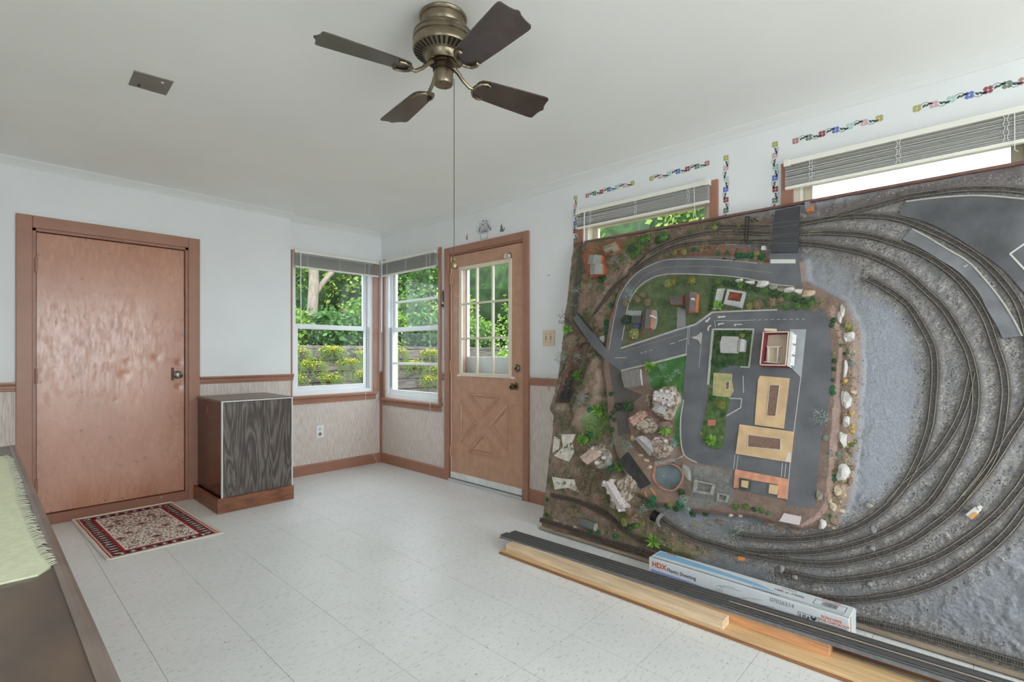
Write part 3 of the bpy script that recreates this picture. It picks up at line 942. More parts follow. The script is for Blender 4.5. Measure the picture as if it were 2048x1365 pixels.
# ------------------------------------------------------------------ rug
def rug():
    nx, ny = 150, 260                         # across, along
    xs = np.linspace(0, 1, nx + 1); ys = np.linspace(0, 1, ny + 1)
    Xl, Xr, Yn, Yf = -2.47, -1.885, -1.135, -.105
    U_, V_ = np.meshgrid(xs, ys)
    X = Xl + (Xr - Xl) * U_ - .045 * V_ ; Y = Yn + (Yf - Yn) * V_
    Wd, Ln = .585, 1.03
    a = U_ * Wd; b = V_ * Ln
    edge = np.minimum(np.minimum(a, Wd - a), np.minimum(b, Ln - b))
    Z = .006 + .004 * np.exp(-(a / .05) ** 2) * (.5 + .5 * np.sin(b * 21)) * (a < .2)
    Z = np.where(edge < .003, .001, Z)
    C_ = np.zeros(X.shape + (3,))
    cream = np.array(lin((240, 232, 220))); red = np.array(lin((186, 54, 70))); navy = np.array(lin((52, 46, 72))); olive = np.array(lin((108, 106, 84)))
    rust = np.array(lin((176, 96, 76))); dkred = np.array(lin((140, 42, 54)))
    C_[:] = cream
    rr = np.random.RandomState(5)
    inb = (edge > .012) & (edge <= .105)
    C_[inb] = dkred
    nz_ = rr.rand(*X.shape)
    # border flowers
    per = np.where((a < Wd * .5) & (edge == a) | (edge == Wd - a), b, a)
    ph = (per / .052) % 1.0
    q = (edge - .06) / .03
    C_[inb & (((ph - .5) / .3) ** 2 + q ** 2 < 1)] = olive
    C_[inb & (((ph - .5) / .14) ** 2 + (q / .55) ** 2 < 1)] = cream
    C_[inb & ((((ph + .5) % 1 - .5) / .16) ** 2 + (q / .7) ** 2 < 1)] = navy
    for _ in range(700):
        k0 = rr.randint(X.shape[0]); k1 = rr.randint(X.shape[1])
        if not inb[k0, k1]: continue
        m = inb & (np.abs(a - a[k0, k1]) + np.abs(b - b[k0, k1]) < rr.uniform(.003, .008))
        C_[m] = [navy, cream * .8, olive, red, rust, dkred * .6][rr.randint(6)]
    for lo, hi in ((.012, .022), (.028, .034), (.092, .104)):
        C_[(edge > lo) & (edge <= hi)] = red
    C_[(edge > .022) & (edge <= .028)] = cream * .8
    # field motifs, mirrored left to right
    fa = np.minimum(a, Wd - a)
    fld = edge > .108
    for _ in range(430):
        bx, ax = rr.uniform(.115, .915), rr.uniform(.112, Wd / 2 + .004)
        s = rr.uniform(.004, .012); t = rr.uniform(.003, .007)
        if rr.rand() < .5: s, t = t, s
        k = rr.randint(3)
        da, db = np.abs(fa - ax), np.abs(b - bx)
        m = fld & ((da / s + db / t < 1.1) if k else ((da / s) ** 2 + (db / t) ** 2 < .8))
        C_[m] = [navy, rust, olive, dkred, navy * .8, olive * .6][rr.randint(6)]
    for k in range(9):
        t0 = rr.uniform(0, 6); m = fld & (np.abs(fa - (.13 + .02 * k + .012 * np.sin(b * 40 + t0))) < .0016)
        C_[m] = rust
    for bx, ax in ((.25, .29), (.45, .19), (.6, .29), (.78, .2), (.36, .13), (.68, .14)):
        d = np.abs(fa - ax) / .034 + np.abs(b - bx) / .028
        C_[fld & (d < 1.2)] = cream * .7
        C_[fld & (d < 1.0)] = rust
        C_[fld & (d < .65)] = olive
        C_[fld & (d < .35)] = dkred
    wv = 1 - .10 * ((np.indices(X.shape)[0] % 2) == 0)
    C_ *= wv[..., None]
    n = X.size
    verts = np.stack([X, Y, Z], -1).reshape(-1, 3)
    idx = np.arange(n).reshape(X.shape)
    faces = np.stack([idx[:-1, :-1], idx[:-1, 1:], idx[1:, 1:], idx[1:, :-1]], -1).reshape(-1, 4)
    me = bpy.data.meshes.new('pile')
    c0 = Vector((-2.18, -.62, 0))
    me.from_pydata([tuple(p) for p in (verts - np.array(c0))], [], faces.tolist())
    ca = me.color_attributes.new('paint', 'FLOAT_COLOR', 'POINT')
    ca.data.foreach_set('color', np.concatenate([C_.reshape(-1, 3), np.ones((n, 1))], 1).ravel())
    me.materials.append(attr_mat('rug_wool', .95, 400, .18, .5, 700, .1))
    root = empty('patterned_rug', c0)
    tag(root, 'small red-bordered oriental rug in front of the flush door', 'rug')
    o = bpy.data.objects.new('pile', me); COL.objects.link(o); o.parent = root
    M_bind = mat('cream_binding', (222, 216, 202), .9)
    for u0, u1, e0, e1 in ((0, 0, 0, 1), (1, 1, 0, 1), (0, 1, 0, 0), (0, 1, 1, 1)):
        pts = []
        for k in range(40):
            t = k / 39
            uu, vv = u0 + (u1 - u0) * t, e0 + (e1 - e0) * t
            i, j = int(round(uu * nx)), int(round(vv * ny))
            pts.append((X[j, i], Y[j, i], .0062 + (.004 * (.5 + .5 * math.sin(vv * Ln * 21)) if uu == 0 else 0)))
        MB().tube(pts, .006, 8).build('bound_edge', M_bind, root, smooth=True)
rug()

# ------------------------------------------------------------------ table at the left with a fringed cloth
TZ = .75
tb = empty('dark_wood_table', (-3.2, -2.85, 0))
tag(tb, 'dark brown wooden table top at the lower left edge', 'table')
M_tab = mat('dark_brown_veneer', (112, 92, 78), .3, scale=5, stretch=(3, 1, 1), col2=(88, 76, 70))
M_tabe = mat('greyish_worn_table_edge', (128, 112, 104), .35, var=.15, scale=10)
tx0, tx1, ty0, ty1 = -3.62, -2.852, -4.15, -1.56
MB().box(tx0, tx1 - .022, ty0 + .02, ty1 - .02, TZ - .025, TZ).build('table_top', M_tab, tb)
prof = [(-.024, TZ - .026), (-.024, TZ + .004), (-.016, TZ + .006), (-.008, TZ + .004), (0, TZ - .006), (.001, TZ - .018), (-.006, TZ - .026)]
MB().prism([(tx1 + o, ty0, z) for o, z in prof], [(tx1 + o, ty1, z) for o, z in prof]).build('edge_moulding', M_tabe, tb)
MB().prism([(tx0, ty1 + o, z) for o, z in prof], [(tx1, ty1 + o, z) for o, z in prof]).build('edge_moulding', M_tabe, tb)
MB().box(tx0 + .06, tx1 - .05, ty0 + .06, ty1 - .06, TZ - .11, TZ - .026).build('apron', M_tab, tb)
for x in (tx0 + .08, tx1 - .075):
    for y in (ty0 + .09, ty1 - .09):
        MB().lathe([(.022, 0), (.026, .03), (.018, .08), (.026, .3), (.034, .55), (.026, .6), (.034, .63), (.034, TZ - .03)], (x, y, 0), n=16).build('leg', M_tab, tb, smooth=True)
cl = empty('fringed_cloth', (-3.2, -2.6, TZ))
tag(cl, 'pale green fringed cloth lying on the dark table', 'cloth')
M_cl = mat('pale_green_felt', (230, 232, 200), .95, var=.06, scale=60, bump=.5, bscale=300)
cx0 = -3.60
edge_pts = [(-2.905, -1.86), (-2.893, -2.0), (-2.897, -2.25), (-2.894, -2.5), (-2.900, -2.75), (-2.896, -3.05), (-2.890, -3.3), (-2.880, -3.40), (-2.90, -3.43)]
cm = MB()
top = [(cx0, -1.86)] + edge_pts + [(cx0, -3.42)]
cm.prism([(x, y, TZ + .0005) for x, y in top], [(x, y, TZ + .0045) for x, y in top])
cm.build('cloth', M_cl, cl)
fm = MB()
fr_ = random.Random(11)
for k in range(190):
    y = -1.87 - k * (1.53 / 190)
    t = np.interp(-y, [-p[1] for p in edge_pts[:-1]], [p[0] for p in edge_pts[:-1]])
    L = fr_.uniform(.014, .028)
    dy = fr_.uniform(-.014, .008)
    fm.tube([(t - .004, y, TZ + .003), (t + L * .5, y + dy * .4, TZ + .0045 + fr_.random() * .003), (t + L, y + dy, TZ + .0032)], [.0016, .0012, .0006], 4)
tag(fm.build('fringe', mat('green_fringe', (206, 206, 184), .95), cl), kind='stuff')

# ------------------------------------------------------------------ lumber, loose track and carton in front of the layout
M_pine = mat('pale_pine', (226, 198, 164), .55, var=.16, scale=7, stretch=(9, .7, 9), bump=.08)
M_pine2 = mat('golden_pine', (218, 182, 136), .5, var=.16, scale=6, stretch=(9, .6, 9), bump=.08)
M_cedar = mat('orange_cedar', (206, 152, 108), .55, var=.22, scale=8, stretch=(9, .6, 9), bump=.1)
M_hard = mat('brown_hardboard', (150, 104, 70), .6, var=.15, scale=9, stretch=(6, .6, 6))
def plank(name, p0, p1, w, z0, z1, material, label, skew=0.0):
    """p0,p1: front edge in plan; w: width towards the wall"""
    a, b = Vector((p0[0], p0[1], 0)), Vector((p1[0], p1[1], 0))
    t = (b - a).normalized()
    n = Vector((-t.y, t.x, 0))
    if n.x < 0: n = -n
    q = [a, b, b + n * w, a + n * w + t * skew]
    o = MB().hexa([(p.x, p.y, z0) for p in q], [(p.x, p.y, z1) for p in q]).build(name, material, bevel=.0015, origin=((a.x + b.x) / 2, (a.y + b.y) / 2, z0))
    return tag(o, label, 'plank', 'lumber lying in front of the layout')
plank('plank', (-.899, -2.655), (-.862, -5.25), .150, 0.0, .009, M_hard, 'brown bottom board of the lumber stack on the floor')
plank('plank', (-.890, -2.66), (-.855, -5.25), .140, .009, .023, M_pine2, 'long golden pine board directly under the short plank')
plank('plank', (-.878, -2.69), (-.872, -3.925), .070, .023, .060, M_pine, 'short pale pine plank lying on top at the front of the stack')
plank('plank', (-.800, -2.70), (-.788, -4.285), .068, .023, .056, M_cedar, 'orange cedar board beside the short pine plank')

M_tie = mat('black_plastic_ties', (84, 84, 86), .45)
M_railb = mat('dark_nickel_rail', (126, 124, 122), .4, metal=.3)
def flex(p0, p1, z, label, cant=0.0):
    a, b = Vector((p0[0], p0[1], z)), Vector((p1[0], p1[1], z))
    t = (b - a).normalized(); n = Vector((-t.y, t.x, 0))
    if n.x < 0: n = -n
    root = empty('flex_track', tuple((a + b) / 2))
    tag(root, label, 'model track', 'loose black track lengths on the lumber')
    L = (b - a).length
    k = int(L / .0078)
    ties = MB()
    for i in range(k):
        c = a + t * (i * L / k)
        q = [c - n * .0145, c - n * .0145 + t * .0042, c + n * .0145 + t * .0042, c + n * .0145]
        ties.hexa([tuple(p) for p in q], [tuple(p + Vector((0, 0, .003))) for p in q])
    for s in (-.0125, .0, .0125):
        q = [a + n * (s - .001), b + n * (s - .001), b + n * (s + .001), a + n * (s + .001)]
        ties.hexa([tuple(p + Vector((0, 0, .0003))) for p in q], [tuple(p + Vector((0, 0, .0022))) for p in q])
    tag(ties.build('ties', M_tie, root), kind='stuff')
    for s in (-.0085, .0085):
        q = [a + n * (s - .0012), b + n * (s - .0012), b + n * (s + .0012), a + n * (s + .0012)]
        MB().hexa([tuple(p + Vector((0, 0, .003))) for p in q], [tuple(p + Vector((0, 0, .0062))) for p in q]).build('rail', M_railb, root)
    return root
def fx(k, off):      # front edge line of the bundle at fraction k along its length
    return (-.818 + .105 * k + off, -2.585 - 2.6 * k)
# a black cork strip carries each pair of track lengths
M_cork = mat('black_foam_roadbed', (112, 111, 112), .8, var=.15, scale=60)
def roadbed(o0, o1, z0, z1, label):
    a, b, c, d = fx(0, o0), fx(1, o0), fx(1, o1), fx(0, o1)
    i = .008
    bot = [(a[0] - i, a[1], z0), (b[0] - i, b[1], z0), (c[0] + i, c[1], z0), (d[0] + i, d[1], z0)]
    topq = [(a[0], a[1] - .01, z1), (b[0], b[1], z1), (c[0], c[1], z1), (d[0], d[1] - .01, z1)]
    o = MB().hexa(bot, topq).build('roadbed_strip', M_cork, origin=(fx(.5, o0)[0], fx(.5, o0)[1], z0))
    tag(o, label, 'roadbed', 'foam roadbed under the loose track')
roadbed(-.002, .058, .0565, .068, 'black foam roadbed strip under the front pair of loose tracks')
roadbed(.074, .132, .0485, .060, 'black foam roadbed strip under the rear pair of loose tracks')
flex(fx(0, .014), fx(1, .014), .0682, 'loose black track length nearest the pine plank')
flex(fx(0, .044), fx(1, .044), .0682, 'loose black track length second from the pine plank')
flex(fx(.0, .088), fx(1, .088), .0602, 'loose black track length just before the carton')
flex(fx(.0, .118), fx(1, .118), .0602, 'loose black track length nearest the carton')
plank('wood_strip', fx(.50, .0645), fx(1, .0645), .009, .056, .068, M_pine, 'thin pale wood strip between the two pairs of loose track')
# rear support so that the rear pair does not hover
o = MB().hexa([(fx(0.03, .078)[0], fx(0.03, 0)[1], 0), (fx(1, .078)[0], fx(1, 0)[1], 0), (fx(1, .125)[0], fx(1, 0)[1], 0), (fx(.03, .125)[0], fx(.03, 0)[1], 0)],
              [(fx(0.03, .078)[0], fx(0.03, 0)[1], .048), (fx(1, .078)[0], fx(1, 0)[1], .048), (fx(1, .125)[0], fx(1, 0)[1], .048), (fx(.03, .125)[0], fx(.03, 0)[1], .048)]).build('plank', M_hard, origin=(fx(.5, .1)[0], fx(.5, .1)[1], 0))
tag(o, 'dark board underneath the rear pair of loose tracks', 'plank', 'lumber lying in front of the layout')

# ---- carton
bx = empty('carton', (-.535, -3.885, 0))
tag(bx, 'long white plastic sheeting carton with blue stripe and orange lettering', 'carton')
cf0, cf1 = Vector((-.600, -3.447, 0)), Vector((-.612, -4.318, 0))     # front edge left, right
ct = (cf1 - cf0).normalized(); cn = Vector((-ct.y, ct.x, 0))
if cn.x < 0: cn = -cn
CW, CH, CLn = .122, .112, (cf1 - cf0).length
def CP(s, w, z): return tuple(cf0 + ct * s + cn * w + Vector((0, 0, z)))
M_card = mat('white_carton', (226, 229, 233), .35, var=.02, scale=30)
M_blue = mat('carton_blue', (146, 196, 236), .35)
M_peri = mat('carton_periwinkle', (156, 172, 236), .35)
M_orng = mat('carton_orange', (214, 104, 62), .4)
M_ink = mat('carton_ink', (70, 72, 80), .4)
M_kraft = mat('kraft_edge', (190, 150, 110), .7)
MB().hexa([CP(0, 0, 0), CP(CLn, 0, 0), CP(CLn, CW, 0), CP(0, CW, 0)], [CP(0, 0, CH), CP(CLn, 0, CH), CP(CLn, CW, CH), CP(0, CW, CH)]).build('box_body', M_card, bx, bevel=.002)
MB().hexa([CP(CLn + .0002, .035, .002), CP(CLn + .003, .035, .002), CP(CLn + .003, CW, .002), CP(CLn + .0002, CW, .002)],
          [CP(CLn + .0002, .035, CH - .004), CP(CLn + .003, .035, CH - .004), CP(CLn + .003, CW, CH - .004), CP(CLn + .0002, CW, CH - .004)]).build('end_flap', M_card, bx)
MB().hexa([CP(CLn, .028, .0), CP(CLn + .0012, .028, .0), CP(CLn + .0012, .034, .0), CP(CLn, .034, .0)],
          [CP(CLn, .028, CH - .006), CP(CLn + .0012, .028, CH - .006), CP(CLn + .0012, .034, CH - .006), CP(CLn, .034, CH - .006)]).build('torn_edge', M_kraft, bx)
def front_quad(pts, name, m):
    MB().prism([CP(s, -.0001, z) for s, z in pts], [CP(s, -.0006, z) for s, z in pts]).build(name, m, bx)
def top_quad(pts, name, m):
    MB().prism([CP(s, w, CH + .0001) for s, w in pts], [CP(s, w, CH + .0006) for s, w in pts]).build(name, m, bx)
front_quad([(.012, .056), (.24, .052), (.40, .034), (.40, .0), (.012, .0)], 'blue_band', M_peri)
front_quad([(.50, .030), (.72, .004), (.40, .004)], 'blue_band', M_peri)
top_quad([(.01, .045), (.36, .05), (.60, .035), (.50, .075), (.36, .085), (.01, .112)], 'blue_panel', M_blue)
top_quad([(.0, .008), (CLn, .008), (CLn, .011), (.0, .011)], 'printed_line', M_ink)
top_quad([(.50, .020), (CLn - .02, .020), (CLn - .02, .026), (.50, .026)], 'printed_line', mat('carton_grey', (150, 160, 172), .4))
tk = MB()
for k in range(70):
    s = .02 + k * .0085
    tk.prism([CP(s, .014, CH + .0001), CP(s + .005, .014, CH + .0001), CP(s + .005, .019, CH + .0001), CP(s, .019, CH + .0001)],
             [CP(s, .014, CH + .0006), CP(s + .005, .014, CH + .0006), CP(s + .005, .019, CH + .0006), CP(s, .019, CH + .0006)])
tag(tk.build('ruler_ticks', M_ink, bx), kind='stuff')
def text(body, size, org, xdir, ydir, material, name, parent, bold=.0):
    cu = bpy.data.curves.new('t', 'FONT'); cu.body = body; cu.size = size; cu.extrude = .00025; cu.offset = bold
    to = bpy.data.objects.new('t', cu); COL.objects.link(to)
    bpy.context.view_layer.update()
    me = bpy.data.meshes.new_from_object(to.evaluated_get(bpy.context.evaluated_depsgraph_get()))
    bpy.data.objects.remove(to)
    xd, yd = Vector(xdir).normalized(), Vector(ydir).normalized(); zd = xd.cross(yd)
    base = wloc(parent)
    for v in me.vertices:
        v.co = Vector(org) + xd * v.co.x + yd * v.co.y + zd * v.co.z - base
    me.materials.clear(); me.materials.append(material)
    o = bpy.data.objects.new(name, me); COL.objects.link(o); o.parent = parent
    return o
Z_ = (0, 0, 1)
text('HDX', .036, CP(.018, -.0004, .072), ct, Z_, M_orng, 'lettering', bx, .0012)
text('Plastic Sheeting', .024, CP(.100, -.0004, .069), ct, Z_, M_ink, 'lettering', bx, .0003)
text('07026214', .024, CP(.580, -.0004, .084), ct, Z_, mat('stamp_grey', (120, 122, 128), .5), 'lettering', bx)
text('USA', .022, CP(.696, -.0004, .056), ct, Z_, M_ink, 'lettering', bx, .0005)
text('SCAN HERE', .014, CP(.775, -.0004, .084), ct, Z_, M_orng, 'lettering', bx, .0003)
text('FOR CHECKOUT', .014, CP(.768, -.0004, .070), ct, Z_, M_orng, 'lettering', bx, .0003)
text('HDX', .024, CP(.045, .100, CH + .0007), ct, tuple(cn), M_orng, 'lettering', bx, .0006)
text('CLEAR', .020, CP(.60, .095, CH + .0007), ct, tuple(cn), mat('carton_grey', (150, 160, 172), .4), 'lettering', bx)
text('10ft x 100ft', .026, CP(.575, .062, CH + .0007), ct, tuple(cn), M_ink, 'lettering', bx)
text('SCAN HERE', .013, CP(.755, .105, CH + .0007), ct, tuple(cn), M_orng, 'lettering', bx, .0003)
def frame_lines(P, s0, s1, z0, z1, t, name):
    mb = MB()
    for a, b, c, d in ((s0, s1, z0, z0 + t), (s0, s1, z1 - t, z1), (s0, s0 + t, z0, z1), (s1 - t, s1, z0, z1)):
        mb.prism([P(a, c, 0), P(b, c, 0), P(b, d, 0), P(a, d, 0)], [P(a, c, 1), P(b, c, 1), P(b, d, 1), P(a, d, 1)])
    return mb.build(name, M_ink, bx)
PF = lambda s, z, k: CP(s, -.0001 - .0005 * k, z)
PT = lambda s, w, k: CP(s, w, CH + .0001 + .0005 * k)
frame_lines(PF, .690, .766, .050, .078, .0016, 'printed_frame')
frame_lines(PF, .768, .862, .014, .064, .002, 'printed_frame')
frame_lines(PT, .735, .850, .040, .098, .002, 'printed_frame')
bc = MB()
s = .765
rb = random.Random(4)
while s < .82:
    w = rb.choice((.0015, .002, .003)); bc.prism([PT(s, .05, 0), PT(s + w, .05, 0), PT(s + w, .09, 0), PT(s, .09, 0)], [PT(s, .05, 1), PT(s + w, .05, 1), PT(s + w, .09, 1), PT(s, .09, 1)]); s += w + rb.choice((.0015, .0025))
bc.build('barcode', M_ink, bx)
# line drawing of a roll of sheeting, heart-shaped seal
dr = MB()
def line(pts, w=.0011):
    for (a, b), (c, d) in zip(pts[:-1], pts[1:]):
        L = math.hypot(c - a, d - b); nx_, nz_ = -(d - b) / L * w / 2, (c - a) / L * w / 2
        q = [(a + nx_, b + nz_), (c + nx_, d + nz_), (c - nx_, d - nz_), (a - nx_, b - nz_)]
        dr.prism([PF(*p, 0) for p in q], [PF(*p, 1) for p in q])
line([(.36 + .014 * math.cos(t), .060 + .020 * math.sin(t)) for t in np.linspace(0, 2 * math.pi, 20)])
line([(.36 + .004 * math.cos(t), .060 + .006 * math.sin(t)) for t in np.linspace(0, 2 * math.pi, 12)])
line([(.36, .080), (.39, .088), (.43, .092)]); line([(.365, .078), (.40, .082), (.46, .086)])
line([(.43, .048), (.49, .066), (.55, .076)]); line([(.46, .034), (.54, .052), (.60, .062)]); line([(.50, .028), (.56, .038), (.61, .046)])
dr.build('line_drawing', M_ink, bx)
front_quad([(.747, .070), (.739, .077), (.736, .069), (.748, .056), (.760, .069), (.757, .077)], 'printed_seal', M_ink)

# ------------------------------------------------------------------ stencilled borders on the right wall
FLC = dict(y=(178, 172, 112), p=(208, 176, 182), t=(176, 204, 198), b=(108, 126, 190), m=(150, 82, 86), g=(122, 136, 124), r=(176, 132, 126))
M_leaf = mat('stencil_leaf_green', (66, 90, 82), .6)
flower_me = {}
def wall_pt(px, py):
    """point of the right wall (x = 0) seen at a place of the 2048x1365 frame"""
    r = FWD + RGT * (px - CXP) / FPX + np.array([0, 0, (HYP - py) / FPX])
    t = -CAM[0] / r[0]
    p = CAM + t * r
    return p[1], p[2]
def flower(y, z, key, sc=.9):
    if key not in flower_me:
        mb = MB()
        for k in range(4):
            a0 = math.pi / 4 + k * math.pi / 2
            ring = []
            for t in np.linspace(0, 2 * math.pi, 9)[:-1]:
                rr_ = .0115 + .0088 * math.cos(t); tt = .0098 * math.sin(t) * (1 + .25 * math.cos(t))
                ring.append((rr_ * math.cos(a0) - tt * math.sin(a0), rr_ * math.sin(a0) + tt * math.cos(a0)))
            mb.prism([(-.0002, p[0], p[1]) for p in ring], [(-.0008, p[0], p[1]) for p in ring])
        o = mb.build('stencil_flower', mat('stencil_' + key, FLC[key], .6))
        flower_me[key] = o.data
    else:
        o = bpy.data.objects.new('stencil_flower', flower_me[key]); COL.objects.link(o)
    o.location = (0, y, z)
    o.scale = (1, sc, sc)
    o.parent = wall_right
def border(seq):
    pts = [(wall_pt(x, y), k) for x, y, k in seq]
    for (y, z), k in pts: flower(y, z, k)
    mb = MB()
    def leafq(c, ang, s=.010):
        ca, sa = math.cos(ang), math.sin(ang)
        ring = [(-s, 0), (-.3 * s, .42 * s), (.4 * s, .36 * s), (s, 0), (.4 * s, -.36 * s), (-.3 * s, -.42 * s)]
        q = [(c[0] + a * ca - b * sa, c[1] + a * sa + b * ca) for a, b in ring]
        mb.prism([(-.0002, *p) for p in q], [(-.0008, *p) for p in q])
    for i, (((y0, z0), _), ((y1, z1), _)) in enumerate(zip(pts[:-1], pts[1:])):
        d = np.array([y1 - y0, z1 - z0]); L = np.linalg.norm(d); d /= L; n = np.array([-d[1], d[0]]) * (1 if i % 2 else -1)
        path = []
        for t in np.linspace(.24, .80, 7):
            p = np.array([y0, z0]) + d * L * t + n * (.016 * math.sin((t - .1) * math.pi / .8) + .002)
            path.append((-.0006, p[0], p[1]))
        mb.tube(path, .0011, 4)
        an = math.atan2(d[1], d[0])
        for t, off, da in ((.42, .003, .9), (.62, .004, .5), (.80, .008, -.2)):
            p = np.array([y0, z0]) + d * L * t + n * off
            leafq(p, an + da * (1 if i % 2 else -1))
    mb.build('stencil_vine', M_leaf, wall_right)
border([(1151, 396, 'y'), (1150.5, 412, 'p'), (1151, 429, 't'), (1150.5, 447, 'b'), (1150, 463, 'm'), (1150.5, 481, 'g'), (1151, 497, 'p'), (1150, 516, 'y'), (1150, 534, 'p')])
border([(1174.5, 391.6, 'r'), (1189, 387, 'g'), (1203, 383.7, 'm'), (1218, 379, 'b'), (1233.5, 374.7, 't'), (1249, 371, 'p'), (1265, 366.7, 'y')])
border([(1303, 357, 'y'), (1320, 353, 'p'), (1337.5, 348, 't'), (1356, 343, 'b'), (1375, 338, 'm'), (1394, 333, 'g'), (1414, 327, 'r')])
border([(1452, 316, 'y'), (1452, 336, 'p'), (1452, 358, 't'), (1451.5, 379, 'b'), (1452, 400, 'm'), (1452, 421, 'g'), (1452, 442, 'p')])
border([(1550, 289, 'y'), (1550, 311, 'p'), (1551, 334, 't'), (1550, 356, 'b'), (1550.6, 378.6, 'm'), (1550, 401, 'g'), (1550, 423, 'p')])
border([(1591, 282, 'r'), (1617.6, 275, 'g'), (1644, 268, 'm'), (1671, 260, 'b'), (1699, 253, 't'), (1728, 245, 'p'), (1758.6, 237, 'y')])
border([(1834, 217, 'y'), (1867.6, 209, 'p'), (1902, 199, 't'), (1938.5, 190.5, 'b'), (1976, 180, 'm'), (2014, 169.4, 'g'), (2047, 161.5, 'r')])
# basket of flowers with a small bird and a squirrel above the nine-light door
bk = MB()
cy, cz = -1.588, 2.14
bk.tube([(-.0006, cy + .050, cz + .05), (-.0006, cy + .038, cz), (-.0006, cy - .038, cz), (-.0006, cy - .050, cz + .05)], .0022, 4)
bk.tube([(-.0006, cy + .055, cz + .052), (-.0006, cy, cz + .045), (-.0006, cy - .055, cz + .052)], .002, 4)
for k in range(26):
    a = math.pi * k / 25
    bk.tube([(-.0006, cy + .02 * math.cos(a), cz + .055), (-.0006, cy + (.075 + .02 * (k % 3)) * math.cos(a), cz + .06 + (.07 + .02 * (k % 3)) * math.sin(a))], .0008, 3)
bk.build('stencil_basket', mat('stencil_grey', (108, 108, 108), .6), wall_right)
fr2 = random.Random(8)
for k in range(20):
    a = math.pi * (k + .5) / 20; q = fr2.uniform(.6, 1.05)
    flower(cy + .095 * q * math.cos(a), cz + .06 + .10 * q * math.sin(a), fr2.choice('gmgtrb'), .42)
def silhouette(pts, y, z, col, name):
    MB().prism([(-.0002, y - a, z + b) for a, b in pts], [(-.0008, y - a, z + b) for a, b in pts]).build(name, col, wall_right)
silhouette([(-.012, 0), (.010, 0), (.014, .012), (.008, .03), (.010, .055), (.002, .05), (0, .03), (-.008, .04), (-.014, .018)], -1.37, 2.165, mat('stencil_r', FLC['r'], .6), 'stencil_bird')
silhouette([(-.020, 0), (.022, 0), (.034, .010), (.030, .034), (.022, .030), (.024, .012), (.016, .016), (.006, .040), (.002, .070), (-.008, .052), (-.018, .050), (-.012, .036), (-.018, .020)], -1.80, 2.165, mat('stencil_grey', (108, 108, 108), .6), 'stencil_squirrel')
nl = MB().lathe([(.0035, 0), (.0035, .006)], (0, -2.30, 1.753), (-1, 0, 0), 8).build('wall_anchor', M_dkbrass, wall_right)
# ------------------------------------------------------------------ garden outside
tag(MB().box(-9, 30, -16, 3.0, -.6, -.2).build('ground', mat('garden_soil', (79, 76, 55), .95, var=.3, scale=3)), 'low garden ground outside the windows', 'ground', kind='structure')
tag(MB().box(-9, 30, 3.16, 30, -.6, 1.20).build('terrace', mat('terrace_soil', (70, 70, 43), .95, var=.3, scale=3)), 'raised planted terrace behind the timber wall', 'ground', kind='structure')
M_timber = [mat('weathered_timber_%d' % k, c, .9, var=.35, scale=9, stretch=(.6, 1, 4), bump=.5) for k, c in enumerate(((92, 86, 82), (80, 75, 72), (102, 94, 88)))]
rw = empty('timber_retaining_wall', (2.5, 3.05, -.2))
tag(rw, 'grey weathered timber retaining wall outside the corner windows', 'retaining wall')
rr = random.Random(2)
z = -.2
course = 0
while z < 1.27:
    x = -3.4 + (course % 2) * .9
    h = .178
    while x < 9.5:
        L = rr.uniform(1.7, 2.1)
        o_ = rr.uniform(-.015, .015)
        MB().box(x + .004, x + L - .004, 3.0 + o_, 3.15 + o_, z, min(z + h - .008, 1.28)).build('timber', M_timber[rr.randrange(3)], rw, bevel=.008)
        x += L
    z += h; course += 1

def leaf_cloud(mb, c, rad, n, size, rng, shell=.55, droop=.3, flat=False):
    for _ in range(n):
        th = rng.uniform(0, 2 * math.pi); cz = rng.uniform(-1, 1)
        s = math.sqrt(1 - cz * cz)
        q = shell + (1 - shell) * rng.random()
        # lumpy silhouette
        q *= 1 + .22 * math.sin(th * 3 + cz * 4) * math.cos(cz * 5 + th * 2)
        p = Vector((c[0] + rad[0] * q * s * math.cos(th), c[1] + rad[1] * q * s * math.sin(th), c[2] + rad[2] * q * cz))
        d = Vector((rng.gauss(0, 1), rng.gauss(0, 1), rng.gauss(0, .7) - droop)).normalized()
        w = d.orthogonal().normalized()
        w = Matrix.Rotation(rng.uniform(0, 6.28), 3, d) @ w
        L = size * rng.uniform(.6, 1.3); W_ = L * .3
        mb.add([p, p + d * L * .5 + w * W_, p + d * L, p + d * L * .5 - w * W_], [(0, 1, 2, 3)])
    return mb
GREENS = [mat('leaf_bright', (123, 157, 63), .5, translucent=.35), mat('leaf_mid', (96, 134, 58), .5, translucent=.35), mat('leaf_deep', (70, 108, 51), .55, translucent=.3), mat('leaf_yellowgreen', (141, 162, 73), .5, translucent=.35)]
M_core = mat('dark_foliage_core', (41, 65, 30), .9, var=.5, scale=4)  # darker solid mass added inside crowns and shrubs to block the sky
M_bark = mat('pale_bark', (124, 113, 101), .85, var=.25, scale=14, stretch=(1, 1, .4), bump=.3)
def blob(mb, c, rad, rng, sub=2):
    bm = bmesh.new()
    bmesh.ops.create_icosphere(bm, subdivisions=sub, radius=1)
    vs = []
    for v in bm.verts:
        k = 1 + .18 * math.sin(v.co.x * 5 + rad[0]) * math.cos(v.co.y * 4) + rng.uniform(-.06, .06)
        vs.append((c[0] + v.co.x * rad[0] * k, c[1] + v.co.y * rad[1] * k, c[2] + v.co.z * rad[2] * k))
    bm.verts.index_update()
    fs = [tuple(v.index for v in f.verts) for f in bm.faces]
    bm.free()
    return mb.add(vs, fs)
